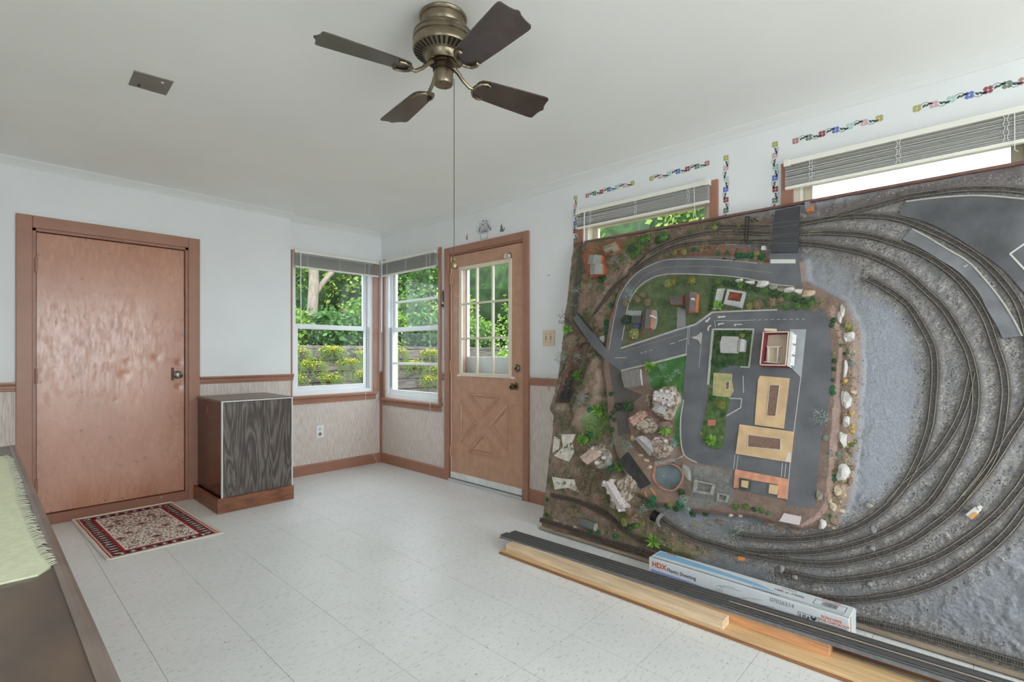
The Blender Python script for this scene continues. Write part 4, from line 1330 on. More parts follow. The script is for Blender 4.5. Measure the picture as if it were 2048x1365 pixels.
def tree(label, x, y, z0, trunk_h, c, rad, n, size, mi, seed, lean=(0, 0), tr=.10, core=.75):
    rng = random.Random(seed)
    root = empty('leafy_tree', (x, y, z0))
    tag(root, label, 'tree', 'trees outside the windows')
    tip = (x + lean[0], y + lean[1], z0 + trunk_h)
    mid = (x + lean[0] * .3, y + lean[1] * .3, z0 + trunk_h * .5)
    t = MB().tube([(x, y, z0 - .02), mid, tip], [tr, tr * .85, tr * .6], 12)
    for k in range(3):
        a = rng.uniform(0, 6.28)
        t.tube([mid, (mid[0] + .5 * math.cos(a), mid[1] + .5 * math.sin(a), mid[2] + .5), (mid[0] + .9 * math.cos(a), mid[1] + .9 * math.sin(a), mid[2] + 1.2)], [tr * .5, tr * .4, tr * .25], 8)
    t.build('trunk', M_bark, root, smooth=True)
    mb = MB()
    for k in range(5):
        cc = (c[0] + rng.uniform(-.5, .5) * rad[0], c[1] + rng.uniform(-.5, .5) * rad[1], c[2] + rng.uniform(-.5, .5) * rad[2])
        leaf_cloud(mb, cc, tuple(r * .72 for r in rad), n // 5, size, rng)
    mb.build('foliage', GREENS[mi], root)
    if core:
        blob(MB(), c, tuple(r * core for r in rad), rng).build('dark_foliage_core', M_core, root)
    return root
tree('broad bright tree straight behind the shed', 3.0, 9.2, 1.2, 2.5, (3.1, 9.2, 3.1), (1.7, 1.3, 2.2), 5200, .15, 0, 1)
tree('deep green tree behind the left window', 1.6, 8.6, 1.2, 2.2, (1.5, 8.8, 3.0), (1.5, 1.2, 2.2), 4200, .15, 1, 2)
tree('yellow-green tree filling the middle of the left window', 4.9, 8.8, 1.2, 2.6, (4.8, 8.9, 3.2), (1.5, 1.3, 2.4), 5000, .15, 3, 3)
tree('dark tree seen through the window beside the door', 6.9, 8.3, 1.2, 2.6, (6.8, 8.2, 3.2), (1.6, 1.4, 2.5), 4600, .15, 1, 4)
tree('green tree seen through the upper door panes', 8.8, 7.0, 1.2, 2.6, (8.7, 7.0, 3.1), (1.7, 1.6, 2.4), 4600, .15, 2, 5)
tree('tall green tree seen through the right door panes', 10.3, 5.0, 1.2, 2.8, (10.2, 5.0, 3.2), (1.8, 1.7, 2.6), 4400, .16, 1, 6)
tree('pale green tree above the layout in the half-hidden window', 8.6, 2.6, -.2, 4.2, (8.5, 2.5, 3.8), (1.9, 1.6, 2.2), 5200, .15, 0, 7)
tree('bright tree at the right of the half-hidden window', 8.1, .1, -.2, 4.0, (8.0, .05, 3.9), (1.5, .95, 2.0), 5600, .15, 3, 8)
# forked pale trunk in the corner window
ft = empty('forked_tree', (1.62, 5.0, 1.2))
tag(ft, 'pale forked tree trunk outside the corner window', 'tree')
MB().tube([(1.56, 5.0, 1.18), (1.59, 5.0, 1.9), (1.63, 5.0, 2.5), (1.64, 5.02, 3.2), (1.58, 5.05, 4.2)], [.13, .105, .098, .09, .07], 14).build('trunk', M_bark, ft, smooth=True)
MB().tube([(1.63, 5.0, 2.30), (1.80, 5.0, 2.55), (2.05, 5.02, 2.85), (2.4, 5.05, 3.4)], [.06, .055, .05, .035], 10).build('branch', M_bark, ft, smooth=True)
lc = MB(); leaf_cloud(lc, (1.9, 5.4, 3.9), (1.3, .9, .8), 1600, .12, random.Random(9)); lc.build('foliage', GREENS[0], ft)
SH = [(.55, 3.9, .55, .5, 0), (1.35, 3.75, .5, .42, 2), (2.25, 4.1, .6, .55, 1), (3.0, 4.6, .65, .6, 0), (3.9, 4.2, .6, .5, 2), (4.8, 4.4, .6, .55, 1), (5.8, 4.6, .6, .5, 0), (.2, 5.6, .9, .9, 3), (1.5, 6.7, 1.0, 1.1, 2), (5.35, 6.9, 1.0, 1.1, 1), (6.2, 6.0, .9, 1.0, 3), (4.6, 2.2, .55, .9, 0), (5.6, .9, .6, .9, 3), (7.6, 4.6, .9, .9, 0)]
SHL = ['leftmost low shrub on top of the timber wall', 'dark shrub right of the leftmost one on the timber wall', 'round shrub before the forked trunk', 'bright shrub under the shed roof', 'dark shrub right of the shed', 'mid green shrub on the terrace seen in the right corner window', 'bright shrub at the far right of the terrace', 'yellow-green bush left behind the forked trunk', 'deep green bush just behind the forked trunk', 'mid green bush between shed and tall trees', 'yellow-green bush behind the right corner window', 'bright leafy bush low in the door panes', 'yellow-green bush at the lower right door pane', 'bright bush beyond the terrace shrubs']
for k, (x, y, r, hh, mi) in enumerate(SH):
    z0 = 1.2 if y > 3.1 else -.2
    if y <= 3.1: hh = 1.1
    root = empty('garden_shrub', (x, y, z0))
    tag(root, SHL[k], 'shrub', 'shrubs in the garden')
    mb = MB(); leaf_cloud(mb, (x, y, z0 + hh * .8), (r, r * .8, hh), 1300, .10 if mi != 3 else .12, random.Random(30 + k)); mb.build('foliage', GREENS[mi], root)
    blob(MB(), (x, y, z0 + hh * .7), (r * .7, r * .55, hh * .75), random.Random(k)).build('dark_foliage_core', M_core, root)
# trailing yellow plants hanging over the timbers
M_yel = mat('yellow_sedum', (177, 172, 63), .6, translucent=.3)
M_yg = mat('lime_trailing_leaf', (124, 149, 65), .6, translucent=.3)
def trailing_mesh(seed):
    rng = random.Random(seed)
    a, b = MB(), MB()
    for _ in range(26):
        x = rng.uniform(-.26, .26); L = rng.uniform(.08, .30)
        z = rng.uniform(-.03, .07); y = rng.uniform(-.05, .0)
        n = int(L / .018)
        for i in range(n):
            p = Vector((x + .012 * math.sin(i * 1.3), y - .06 + .02 * math.sin(i), z - i * .018))
            for sg in (-1, 1):
                d = Vector((sg, rng.uniform(-.4, .2), -.35)).normalized(); w = Vector((0, -.3, 1)).normalized()
                Lf = rng.uniform(.014, .024)
                b.add([p, p + d * Lf * .5 + w * Lf * .3, p + d * Lf, p + d * Lf * .5 - w * Lf * .3], [(0, 1, 2, 3)])
    leaf_cloud(a, (0, -.07, .03), (.25, .06, .07), 150, .035, rng, shell=.2)
    leaf_cloud(b, (0, -.05, .02), (.27, .06, .09), 120, .04, rng, shell=.2)
    return a, b
tm = [trailing_mesh(s) for s in (1, 2, 3)]
tmesh = []
spots = [(.35, 1.18), (.95, 1.20), (1.55, 1.16), (2.15, 1.19), (2.9, 1.16), (3.5, 1.12), (.60, .98), (1.25, 1.0), (1.95, .97), (2.55, .95), (.3, .78), (.9, .76), (1.5, .8), (3.1, .85), (3.6, .76), (2.9, .66), (1.9, .7)]
WHERE = ['on the top timber', 'on the second timber', 'on the third timber', 'low on the timber wall']
tmd = {}
rows = [[k for k, q in enumerate(spots) if lo < q[1] <= hi] for lo, hi in ((1.05, 1.3), (.9, 1.05), (.745, .9), (.5, .745))]
RN = ['on the top timber', 'in the second row down the timber wall', 'in the third row down the timber wall', 'lowest on the timber wall']
ON = ['first', 'second', 'third', 'fourth', 'fifth', 'sixth']
TPL = {}
for rn, row in zip(RN, rows):
    for n_, k in enumerate(sorted(row, key=lambda q: spots[q][0])): TPL[k] = '%s from the left %s' % (ON[n_], rn)
for k, (x, zz) in enumerate(spots):
    root = empty('trailing_plant', (x, 2.97, zz))
    tag(root, 'yellow-green trailing plant, ' + TPL[k], 'plant', 'trailing plants on the timber wall')
    v = k % 3
    if v not in tmd:
        oa = tm[v][0].build('flower_head', M_yel); ob = tm[v][1].build('trailing_stems', M_yg)
        tmd[v] = (oa.data, ob.data)
    else:
        oa = bpy.data.objects.new('flower_head', tmd[v][0]); ob = bpy.data.objects.new('trailing_stems', tmd[v][1])
        COL.objects.link(oa); COL.objects.link(ob)
    oa.parent = root; ob.parent = root
# small shed
sh = empty('garden_shed', (3.3, 6.4, 1.2))
tag(sh, 'small grey garden shed roof with a red ornament among the shrubs', 'shed')
MB().box(2.95, 4.1, 6.2, 7.1, 1.2, 1.75).build('wall', mat('shed_grey', (124, 121, 116), .8), sh)
MB().prism([(2.75, 6.05, 2.02), (2.75, 6.12, 2.10), (4.3, 6.12, 1.52), (4.3, 6.05, 1.45)], [(2.75, 7.2, 2.02), (2.75, 7.2, 2.10), (4.3, 7.2, 1.52), (4.3, 7.2, 1.45)]).build('roof', mat('shed_roof_grey', (142, 132, 126), .8, var=.15, scale=6), sh)
blob(MB(), (2.86, 6.12, 2.13), (.10, .06, .06), random.Random(1), 2).build('red_ornament', mat('red_ornament', (162, 50, 58), .5), sh)
# ------------------------------------------------------------------ the model railroad layout leaning on the right wall
BO = np.array([-.41, -2.58, 0.0])                      # lower left corner of the board's face
VV = np.array([.36, 0, 1.936]); VV /= np.linalg.norm(VV)
NN = np.array([-VV[2], 0, VV[0]])
UU = np.array([0, -1.0, 0])
BU, BV = 2.62, 1.968
def W(u, v, h): return tuple(BO + UU * u + VV * v + NN * h)
def uv(px, py, h=0.0):
    """board coordinates of a spot h above the board's face, read off the 2048x1365 frame"""
    r = FWD + RGT * (px - CXP) / FPX + np.array([0, 0, (HYP - py) / FPX])
    t = (NN @ BO + h - NN @ CAM) / (NN @ r)
    p = CAM + t * r - BO
    return p @ UU, p @ VV
lay = empty('model_railroad_layout', tuple(BO + UU * 1.3))
tag(lay, 'large grey model railroad layout board leaning upright against the right wall', 'model railroad')

DU = .005
NU, NV = int(BU / DU) + 1, int(BV / DU) + 1
gu = np.arange(NU) * DU; gv = np.arange(NV) * DU
GU, GV = np.meshgrid(gu, gv)                            # [v, u]
def raster(pts_uv):
    x, y = GU, GV
    ins = np.zeros(GU.shape, bool)
    n = len(pts_uv)
    for i in range(n):
        x0, y0 = pts_uv[i]; x1, y1 = pts_uv[(i + 1) % n]
        if y0 == y1: continue
        c = ((y0 > y) != (y1 > y)) & (x < (x1 - x0) * (y - y0) / (y1 - y0) + x0)
        ins ^= c
    return ins.astype(float)
def blur(a, r):
    if r < 1: return a
    for ax in (0, 1):
        for _ in range(2):
            p = np.pad(a, [(r + 1, r) if k == ax else (0, 0) for k in (0, 1)], mode='edge')
            c = np.cumsum(p, axis=ax)
            s1 = [slice(None)] * 2; s2 = [slice(None)] * 2
            s1[ax] = slice(2 * r + 1, None); s2[ax] = slice(0, -(2 * r + 1))
            a = (c[tuple(s1)] - c[tuple(s2)]) / (2 * r + 1)
    return a
rs = np.random.RandomState(12)
def vnoise(cell):
    ny, nx = int(BV / cell) + 3, int(BU / cell) + 3
    g = rs.rand(ny, nx)
    fy, fx_ = GV / cell, GU / cell
    iy, ix = fy.astype(int), fx_.astype(int)
    ty, tx = fy - iy, fx_ - ix
    ty = ty * ty * (3 - 2 * ty); tx = tx * tx * (3 - 2 * tx)
    return (g[iy, ix] * (1 - tx) + g[iy, ix + 1] * tx) * (1 - ty) + (g[iy + 1, ix] * (1 - tx) + g[iy + 1, ix + 1] * tx) * ty
def fbm(cell, o=4):
    s = 0; a = 1; t = 0
    for k in range(o):
        if cell < DU: break
        s = s + a * vnoise(cell); t += a; a *= .55; cell /= 2.1
    return s / t
def P(pts, h=0.0): return raster([uv(x, y, h) for x, y in pts])
def ell(cx, cy, rx, ry, ang=0, h=0.0, n=16):
    a = math.radians(ang)
    return [(cx + rx * math.cos(t) * math.cos(a) - ry * math.sin(t) * math.sin(a), cy + rx * math.cos(t) * math.sin(a) + ry * math.sin(t) * math.cos(a)) for t in np.linspace(0, 2 * math.pi, n + 1)[:-1]]

# ---- heights
HP = .055                                              # height of the town plateau
PLAT = [(1203, 720), (1216, 640), (1232, 585), (1262, 545), (1310, 519), (1440, 514), (1545, 520), (1606, 515), (1610, 560), (1690, 602), (1718, 665), (1716, 760), (1706, 900), (1694, 1000), (1664, 1056), (1596, 1062), (1500, 1036), (1420, 1030), (1350, 1018), (1306, 1010), (1262, 985), (1225, 900), (1212, 830)]
Hm = np.zeros(GU.shape)
plat = P(PLAT, HP)
Hm = HP * blur(plat, 2)
left = np.clip((.62 - GU) / .5, 0, 1)
Hm += .012 * left * fbm(.12)
def bump(pts, dh, r, h=HP):
    global Hm
    Hm = Hm + dh * blur(P(pts, h), r)
bump([(1160, 492), (1290, 480), (1240, 560), (1195, 640), (1150, 620)], .018, 6, .01)                 # corner with the ruined houses
bump([(1340, 497), (1440, 490), (1530, 500), (1540, 517), (1440, 512), (1350, 510)], .02, 2, .03)     # red bank under the hedge
bump([(1150, 690), (1163, 690), (1142, 780), (1122, 822), (1100, 828), (1118, 760)], .045, 3, .04)    # left bank of the ditch
bump([(1188, 700), (1205, 740), (1195, 790), (1172, 850), (1148, 860), (1150, 800), (1175, 720)], .05, 4, .05)
bump([(1104, 815), (1150, 805), (1180, 840), (1165, 862), (1120, 862)], .045, 4, .05)
bump([(1165, 1000), (1225, 940), (1262, 1000), (1275, 1050), (1240, 1060), (1200, 1020)], .045, 4, .05)
for pts, dh in (((ell(1330, 803, 26, 34), .035)), (ell(1283, 846, 27, 20), .015), (ell(1308, 893, 36, 24, 30), .03), (ell(1192, 912, 26, 26), .045), (ell(1238, 985, 24, 42, -28), .04)):
    bump(pts, dh, 3, .08)
DITCH = [(1163, 690), (1178, 686), (1168, 730), (1155, 770), (1142, 806), (1124, 806), (1136, 770), (1150, 725)]
bump(DITCH, -.05, 1, 0)
POND = [(1308, 933), (1339, 928), (1361, 939), (1365, 959), (1348, 981), (1324, 977), (1307, 959)]
bump(POND, -.02, 1)
# cliff under the plateau edge and low berm along the lower left
bump([(1240, 1062), (1290, 1068), (1340, 1085), (1400, 1108), (1380, 1116), (1320, 1100), (1260, 1078)], .022, 2, .02)
# tunnel notch
TUN = [(1300, 1022), (1330, 1018), (1352, 1052), (1318, 1060)]
Hm = Hm * (1 - blur(P(TUN, .02), 1)) 

# ---- tracks (plan traced on the board)
TR = {
 'top': [(1440, 455), (1540, 455), (1599, 447), (1650, 438), (1700, 424), (1738, 414), (1776, 404), (1815, 393), (1853, 387), (1904, 380), (1955, 377), (2006, 378), (2048, 382), (2120, 395), (2200, 440), (2250, 520), (2262, 640), (2235, 780), (2170, 850), (2120, 888)],
 'second': [(1650, 438), (1700, 432), (1751, 432), (1802, 439), (1853, 458), (1904, 482), (1955, 514), (1993, 549), (2026, 590), (2042, 621), (2052, 655), (2060, 700), (2064, 750), (2060, 800), (2048, 831), (2026, 864), (2006, 897), (1980, 936), (1955, 968), (1930, 996)],
 'third': [(1259, 542), (1296, 510), (1338, 488), (1383, 474), (1440, 466), (1543, 469), (1599, 466), (1644, 465), (1696, 467), (1738, 472), (1776, 482), (1827, 500), (1866, 520), (1904, 547), (1929, 572), (1955, 608), (1975, 646), (1993, 699), (2006, 739), (2011, 783), (2008, 821), (2001, 867), (1988, 910), (1968, 946), (1942, 979), (1908, 1019), (1866, 1053), (1809, 1090), (1725, 1118), (1640, 1129), (1543, 1118), (1471, 1102), (1418, 1087), (1391, 1079), (1360, 1063), (1333, 1047), (1312, 1030)],
 'fourth': [(1185, 634), (1207, 602), (1228, 573), (1262, 548), (1300, 521), (1344, 498), (1383, 489), (1440, 484), (1540, 484), (1599, 486), (1644, 490), (1696, 499), (1738, 510), (1776, 526), (1815, 549), (1853, 583), (1884, 613), (1904, 641), (1919, 668), (1935, 699), (1945, 732), (1951, 770), (1951, 808), (1945, 846), (1932, 885), (1917, 918), (1899, 948), (1880, 980), (1852, 1014), (1795, 1053), (1725, 1084), (1640, 1104), (1546, 1107), (1490, 1102)],
 'inner': [(1736, 557), (1764, 572), (1789, 588), (1815, 608), (1835, 636), (1853, 668), (1866, 699), (1870, 744), (1867, 795), (1861, 846), (1850, 885), (1835, 923), (1810, 969), (1775, 1012), (1722, 1050), (1667, 1070), (1596, 1080), (1525, 1078), (1471, 1071)],
 'branch': [(1944, 745), (1937, 780), (1929, 811), (1914, 846), (1894, 880), (1866, 918), (1833, 951), (1807, 974), (1778, 1006)],
 'outer': [(2190, 700), (2165, 780), (2110, 850), (2080, 905), (2048, 962), (2026, 992), (1992, 1031), (1936, 1076), (1866, 1118), (1781, 1146), (1696, 1160), (1640, 1160), (1560, 1144)],
 'outermost': [(2110, 900), (2085, 960), (2048, 1022), (2007, 1073), (1950, 1121), (1880, 1163), (1809, 1187), (1725, 1200), (1657, 1199), (1560, 1185)],
 'front': [(1716, 1242), (1809, 1262), (1922, 1293), (2048, 1331), (2160, 1365)],
 'trestle': [(1080, 1040), (1133, 1055), (1185, 1074), (1238, 1090), (1291, 1105), (1340, 1124)],
 'spur': [(1101, 991), (1146, 1001), (1185, 1017), (1217, 1034), (1243, 1058), (1280, 1082), (1330, 1106)],
}
TRL = {'top': 'topmost track along the upper edge of the layout', 'second': 'track beside the large grey yard slab', 'third': 'long track running under the overpass, round the curve and into the tunnel', 'fourth': 'curving track with a turnout right of the town', 'inner': 'innermost curve of track around the grey field', 'branch': 'short branch track between the inner curves', 'outer': 'second outermost curved track at the lower right', 'outermost': 'outermost curved track at the lower right', 'front': 'straight track along the bottom edge behind the carton', 'trestle': 'brown trestle track at the lower left corner', 'spur': 'thin spur track below the long castle'}
def height_at(u, v):
    i = np.clip(u / DU, 0, NU - 1.001); j = np.clip(v / DU, 0, NV - 1.001)
    i0, j0 = int(i), int(j); a, b = i - i0, j - j0
    return (Hm[j0, i0] * (1 - a) + Hm[j0, i0 + 1] * a) * (1 - b) + (Hm[j0 + 1, i0] * (1 - a) + Hm[j0 + 1, i0 + 1] * a) * b
tracks = {}
dist = np.full(GU.shape, 9.0)
for k, pts in TR.items():
    c = catmull([uv(x, y, .012) for x, y in pts], .0075)
    c = c[(c[:, 0] > -.02) & (c[:, 0] < BU - .005) & (c[:, 1] > .012) & (c[:, 1] < BV - .012)]
    tracks[k] = c
    for q in c[::2]:
        i0, i1 = max(0, int((q[0] - .07) / DU)), min(NU, int((q[0] + .07) / DU) + 1)
        j0, j1 = max(0, int((q[1] - .07) / DU)), min(NV, int((q[1] + .07) / DU) + 1)
        if i0 < i1 and j0 < j1:
            dist[j0:j1, i0:i1] = np.minimum(dist[j0:j1, i0:i1], np.hypot(GU[j0:j1, i0:i1] - q[0], GV[j0:j1, i0:i1] - q[1]))
bed = np.clip((.034 - dist) / .014, 0, 1)
ballast = blur(np.clip((.075 - dist) / .05, 0, 1), 2)
# ground relief: rough plaster, ballast and smooth field
field = P([(1735, 600), (1790, 620), (1820, 680), (1830, 780), (1815, 880), (1790, 960), (1760, 1000), (1725, 990), (1728, 760)], 0)
field = blur(field, 4)
right = np.clip((GU - .75) / .2, 0, 1)
rough = .005 * (fbm(.05) - .5) + .003 * (fbm(.02, 2) - .5) + .006 * np.maximum(0, .10 - np.abs(fbm(.07) - .5)) / .10 * np.clip((fbm(.2) - .42) * 6, 0, 1)
ridge = np.maximum(0, np.abs(fbm(.09) - .5) * -9 + .45)
town_flat = blur(plat, 3)
Hm = Hm + (rough * (1 - .75 * field) + .004 * ridge * right) * (1 - .85 * town_flat) + (1 - town_flat) * (1 - right) * .008 * (fbm(.045) - .5)
Hm = np.where(bed > 0, Hm * (1 - bed) + bed * (blur(Hm, 2) * 0 + np.where(plat > .5, Hm, np.maximum(.007, Hm * 0 + .007 + .018 * P([(1165, 660), (1330, 470), (1550, 440), (1550, 500), (1360, 520), (1240, 640)], .01)))), Hm)
Hm += (1 - bed) * ballast * .0045 * (rs.rand(*GU.shape) - .3)
Hm = np.maximum(Hm, -.045)

# ---- paint
def L3(c): return np.array(lin(c))
PA = np.zeros(GU.shape + (3,))
PA[:] = L3((136, 138, 144))
def paint(mask, col, jitter=0.0):
    global PA
    m = mask[..., None]
    c = L3(col)[None, None, :]
    if jitter: c = c * (1 + jitter * (fbm(.03)[..., None] - .5) * 2)
    PA = PA * (1 - m) + c * m
n1 = fbm(.11); n2 = fbm(.04); n3 = fbm(.3)
PA *= (.82 + .36 * n1)[..., None]
paint(np.clip((n2 - .55) * 4, 0, .5) * right, (150, 148, 146))
paint(np.clip((n3 - .5) * 3, 0, .5) * right, (98, 98, 102))
paint(blur(P([(1600, 430), (1720, 420), (1790, 520), (1735, 560), (1600, 500)], 0), 4) * .6, (120, 114, 108))
paint(ballast * .75, (122, 117, 112), .6)
paint(blur((rs.rand(*GU.shape) > .70).astype(float), 0) * np.clip((n2 - .36) * 4, 0, 1) * ballast * .8, (186, 181, 174))
paint((rs.rand(*GU.shape) > .8) * ballast * .6, (84, 80, 78))
paint(bed * .6, (92, 88, 86), .3)
paint(field * .85, (150, 153, 162), .06)
paint(blur(P([(1540, 1080), (1800, 1230), (2048, 1320), (2200, 1300), (2200, 1060), (1990, 1110), (1860, 1185), (1700, 1215)], 0), 4) * .6, (124, 126, 132), .2)
paint(blur(P([(1600, 418), (1720, 398), (2048, 328), (2048, 365), (1900, 372), (1780, 398), (1650, 432)], 0), 2), (106, 98, 98), .2)
lft = blur(P([(1075, 480), (1330, 450), (1545, 430), (1545, 470), (1300, 530), (1240, 600), (1230, 720), (1260, 900), (1300, 1010), (1350, 1060), (1430, 1110), (1300, 1130), (1075, 1070)], 0), 3)
paint(lft, (132, 111, 98), .5)
paint(lft * np.clip((n2 - .5) * 5, 0, .7), (94, 98, 66))
paint(lft * np.clip((n1 - .55) * 6, 0, .6), (150, 126, 112))
paint(blur(P([(1160, 488), (1176, 486), (1168, 540), (1160, 600), (1157, 628), (1143, 640), (1143, 600)], .01), 1), (88, 82, 78), .15)
paint(blur(P([(1165, 495), (1225, 480), (1290, 470), (1280, 500), (1215, 515), (1213, 560), (1172, 560)], .015), 1), (150, 100, 78), .3)
paint(blur(P([(1245, 480), (1300, 470), (1285, 495), (1250, 520)], .02), 2) * .9, (82, 104, 60), .4)
paint(blur(P([(1340, 497), (1440, 490), (1530, 500), (1540, 517), (1440, 512), (1350, 510)], .03), 1), (132, 92, 78), .2)
paint(blur(P(DITCH, -.03), 1), (96, 62, 50), .3)
paint(blur(P([(1150, 745), (1160, 740), (1146, 806), (1126, 806), (1136, 780)], -.03), 2), (44, 42, 46))
paint(blur(P([(1175, 830), (1205, 800), (1214, 860), (1190, 880), (1160, 890)], .04), 2), (96, 122, 66), .3)
paint(blur(P([(1205, 640), (1213, 640), (1222, 600), (1240, 575), (1232, 570), (1210, 600), (1192, 680), (1206, 720)], .04), 1), (140, 116, 106), .2)
dirtb = [(1240, 1062), (1290, 1068), (1340, 1085), (1400, 1108), (1380, 1116), (1320, 1100), (1240, 1075)]
paint(blur(P(dirtb, .02), 1), (122, 116, 84), .3)
# the town: verge, lawns, paths
paint(blur(plat, 1), (128, 107, 96), .3)
LAWN1 = [(1243, 690), (1250, 650), (1258, 610), (1276, 578), (1308, 557), (1346, 550), (1440, 550), (1490, 558), (1550, 571), (1640, 606), (1640, 617), (1426, 621), (1391, 646), (1354, 658), (1246, 696)]
paint(P(LAWN1, HP), (84, 100, 66), .35)
paint(blur(P([(1243, 690), (1290, 650), (1320, 665), (1254, 694)], HP), 3) * .8, (112, 96, 82))
paint(np.clip((n2 - .5) * 5, 0, .6) * P(LAWN1, HP), (104, 112, 84))
paint(P([(1428, 660), (1505, 660), (1497, 733), (1480, 732), (1440, 745), (1418, 770)], HP), (78, 108, 56), .4)
paint(P([(1291, 729), (1373, 710), (1366, 803), (1358, 850), (1360, 895), (1345, 890), (1354, 820), (1304, 776)], HP), (66, 112, 56), .4)
paint(P([(1412, 774), (1459, 796), (1452, 831), (1448, 878), (1443, 899), (1412, 894), (1401, 868), (1412, 831)], HP), (84, 118, 62), .4)
PATH = [(1655, 615), (1668, 611), (1685, 674), (1685, 713), (1680, 765), (1680, 840), (1678, 875), (1669, 928), (1666, 974), (1658, 1016), (1636, 1040), (1602, 1056), (1600, 1051), (1630, 1033), (1648, 1009), (1655, 963), (1658, 910), (1664, 840), (1671, 765), (1676, 711), (1678, 676)]
paint(blur(P([(1668, 615), (1720, 660), (1716, 800), (1706, 950), (1690, 1010), (1660, 1058), (1640, 1050), (1680, 900), (1690, 740)], .04), 2) * .8, (142, 122, 110), .4)
paint(P(PATH, HP), (176, 148, 138), .12)
paint(blur(P([(1380, 928), (1470, 940), (1466, 1010), (1380, 1018)], HP), 1), (124, 122, 118), .4)
paint(blur(P([(1255, 890), (1310, 930), (1300, 975), (1380, 1000), (1370, 1020), (1300, 1005), (1240, 930)], HP), 2) * .9, (150, 122, 108), .2)
paint(blur(P([(1208, 1000), (1195, 960), (1215, 960), (1250, 1030), (1270, 1055), (1240, 1058)], .07), 2), (84, 92, 48), .3)
paint(blur(P([(1225, 830), (1330, 1010), (1220, 1010), (1170, 900)], .05), 3) * .35, (120, 112, 92), .3)

# ---- terrain mesh with a jagged left rim
gu_off = np.where(GU < .004, -.012 + .014 * (fbm(.06)[:, :1] - .4) * np.ones_like(GU), 0)
h = Hm.copy()
PTS = BO[None, None] + UU * (GU + gu_off)[..., None] + VV * GV[..., None] + NN * h[..., None]
base0 = np.array(lay.location)
def grid_object(pts, paintcol, name, material, parent):
    nv, nu = pts.shape[:2]
    n = nv * nu
    vs = pts.reshape(-1, 3)
    idx = np.arange(n).reshape(nv, nu)
    faces = np.stack([idx[:-1, :-1], idx[:-1, 1:], idx[1:, 1:], idx[1:, :-1]], -1).reshape(-1, 4)
    # skirt down to the board at the left and top rims
    me = bpy.data.meshes.new(name)
    me.vertices.add(n)
    me.vertices.foreach_set('co', (vs - base0).astype(np.float32).ravel())
    nf = len(faces)
    me.loops.add(nf * 4); me.polygons.add(nf)
    me.loops.foreach_set('vertex_index', faces.ravel().astype(np.int32))
    me.polygons.foreach_set('loop_start', np.arange(0, nf * 4, 4, dtype=np.int32))
    me.polygons.foreach_set('loop_total', np.full(nf, 4, dtype=np.int32))
    me.polygons.foreach_set('use_smooth', np.ones(nf, bool))
    me.update(calc_edges=True)
    ca = me.color_attributes.new('paint', 'FLOAT_COLOR', 'POINT')
    ca.data.foreach_set('color', np.concatenate([np.clip(paintcol.reshape(-1, 3), 0, 1), np.ones((n, 1))], 1).astype(np.float32).ravel())
    me.materials.append(material)
    o = bpy.data.objects.new(name, me); COL.objects.link(o); o.parent = parent
    return o
M_terr = attr_mat('painted_plaster_scenery', .5, 120, .16, .6, 110, .45, .005)
ter = grid_object(PTS, PA, 'terrain', M_terr, lay)
# skirts
sk = MB()
for j in range(NV - 1):
    a = PTS[j, 0]; b = PTS[j + 1, 0]
    sk.add([a, b, np.array(W(-.004, gv[j + 1], -.012)), np.array(W(-.004, gv[j], -.012))], [(0, 1, 2, 3)])
sk.build('terrain_edge', mat('raw_plaster_edge', (120, 104, 90), .9, var=.35, scale=30), lay)
# board and frame behind, wooden strip along the bottom, brown strip along the top
M_ply = mat('grey_plywood', (120, 106, 92), .8, var=.2, scale=8)
def bslab(name, u0, u1, v0, v1, h0, h1, material, parent=lay, **k):
    return MB().hexa([W(u0, v0, h0), W(u1, v0, h0), W(u1, v1, h0), W(u0, v1, h0)], [W(u0, v0, h1), W(u1, v0, h1), W(u1, v1, h1), W(u0, v1, h1)]).build(name, material, parent, **k)
bslab('board', -.004, BU, .002, BV, -.014, -.0465 + .0365 - .003, M_ply)
bslab('frame_strip', -.01, BU, .003, .020, -.014, .030, mat('grey_weathered_strip', (150, 134, 116), .7, var=.25, scale=12, stretch=(1, .4, 1)), bevel=.001)
bslab('frame_strip', -.004, BU, BV - .001, BV + .012, -.014, .012, mat('red_brown_strip', (118, 86, 78), .7, var=.2, scale=10))
from mathutils import noise
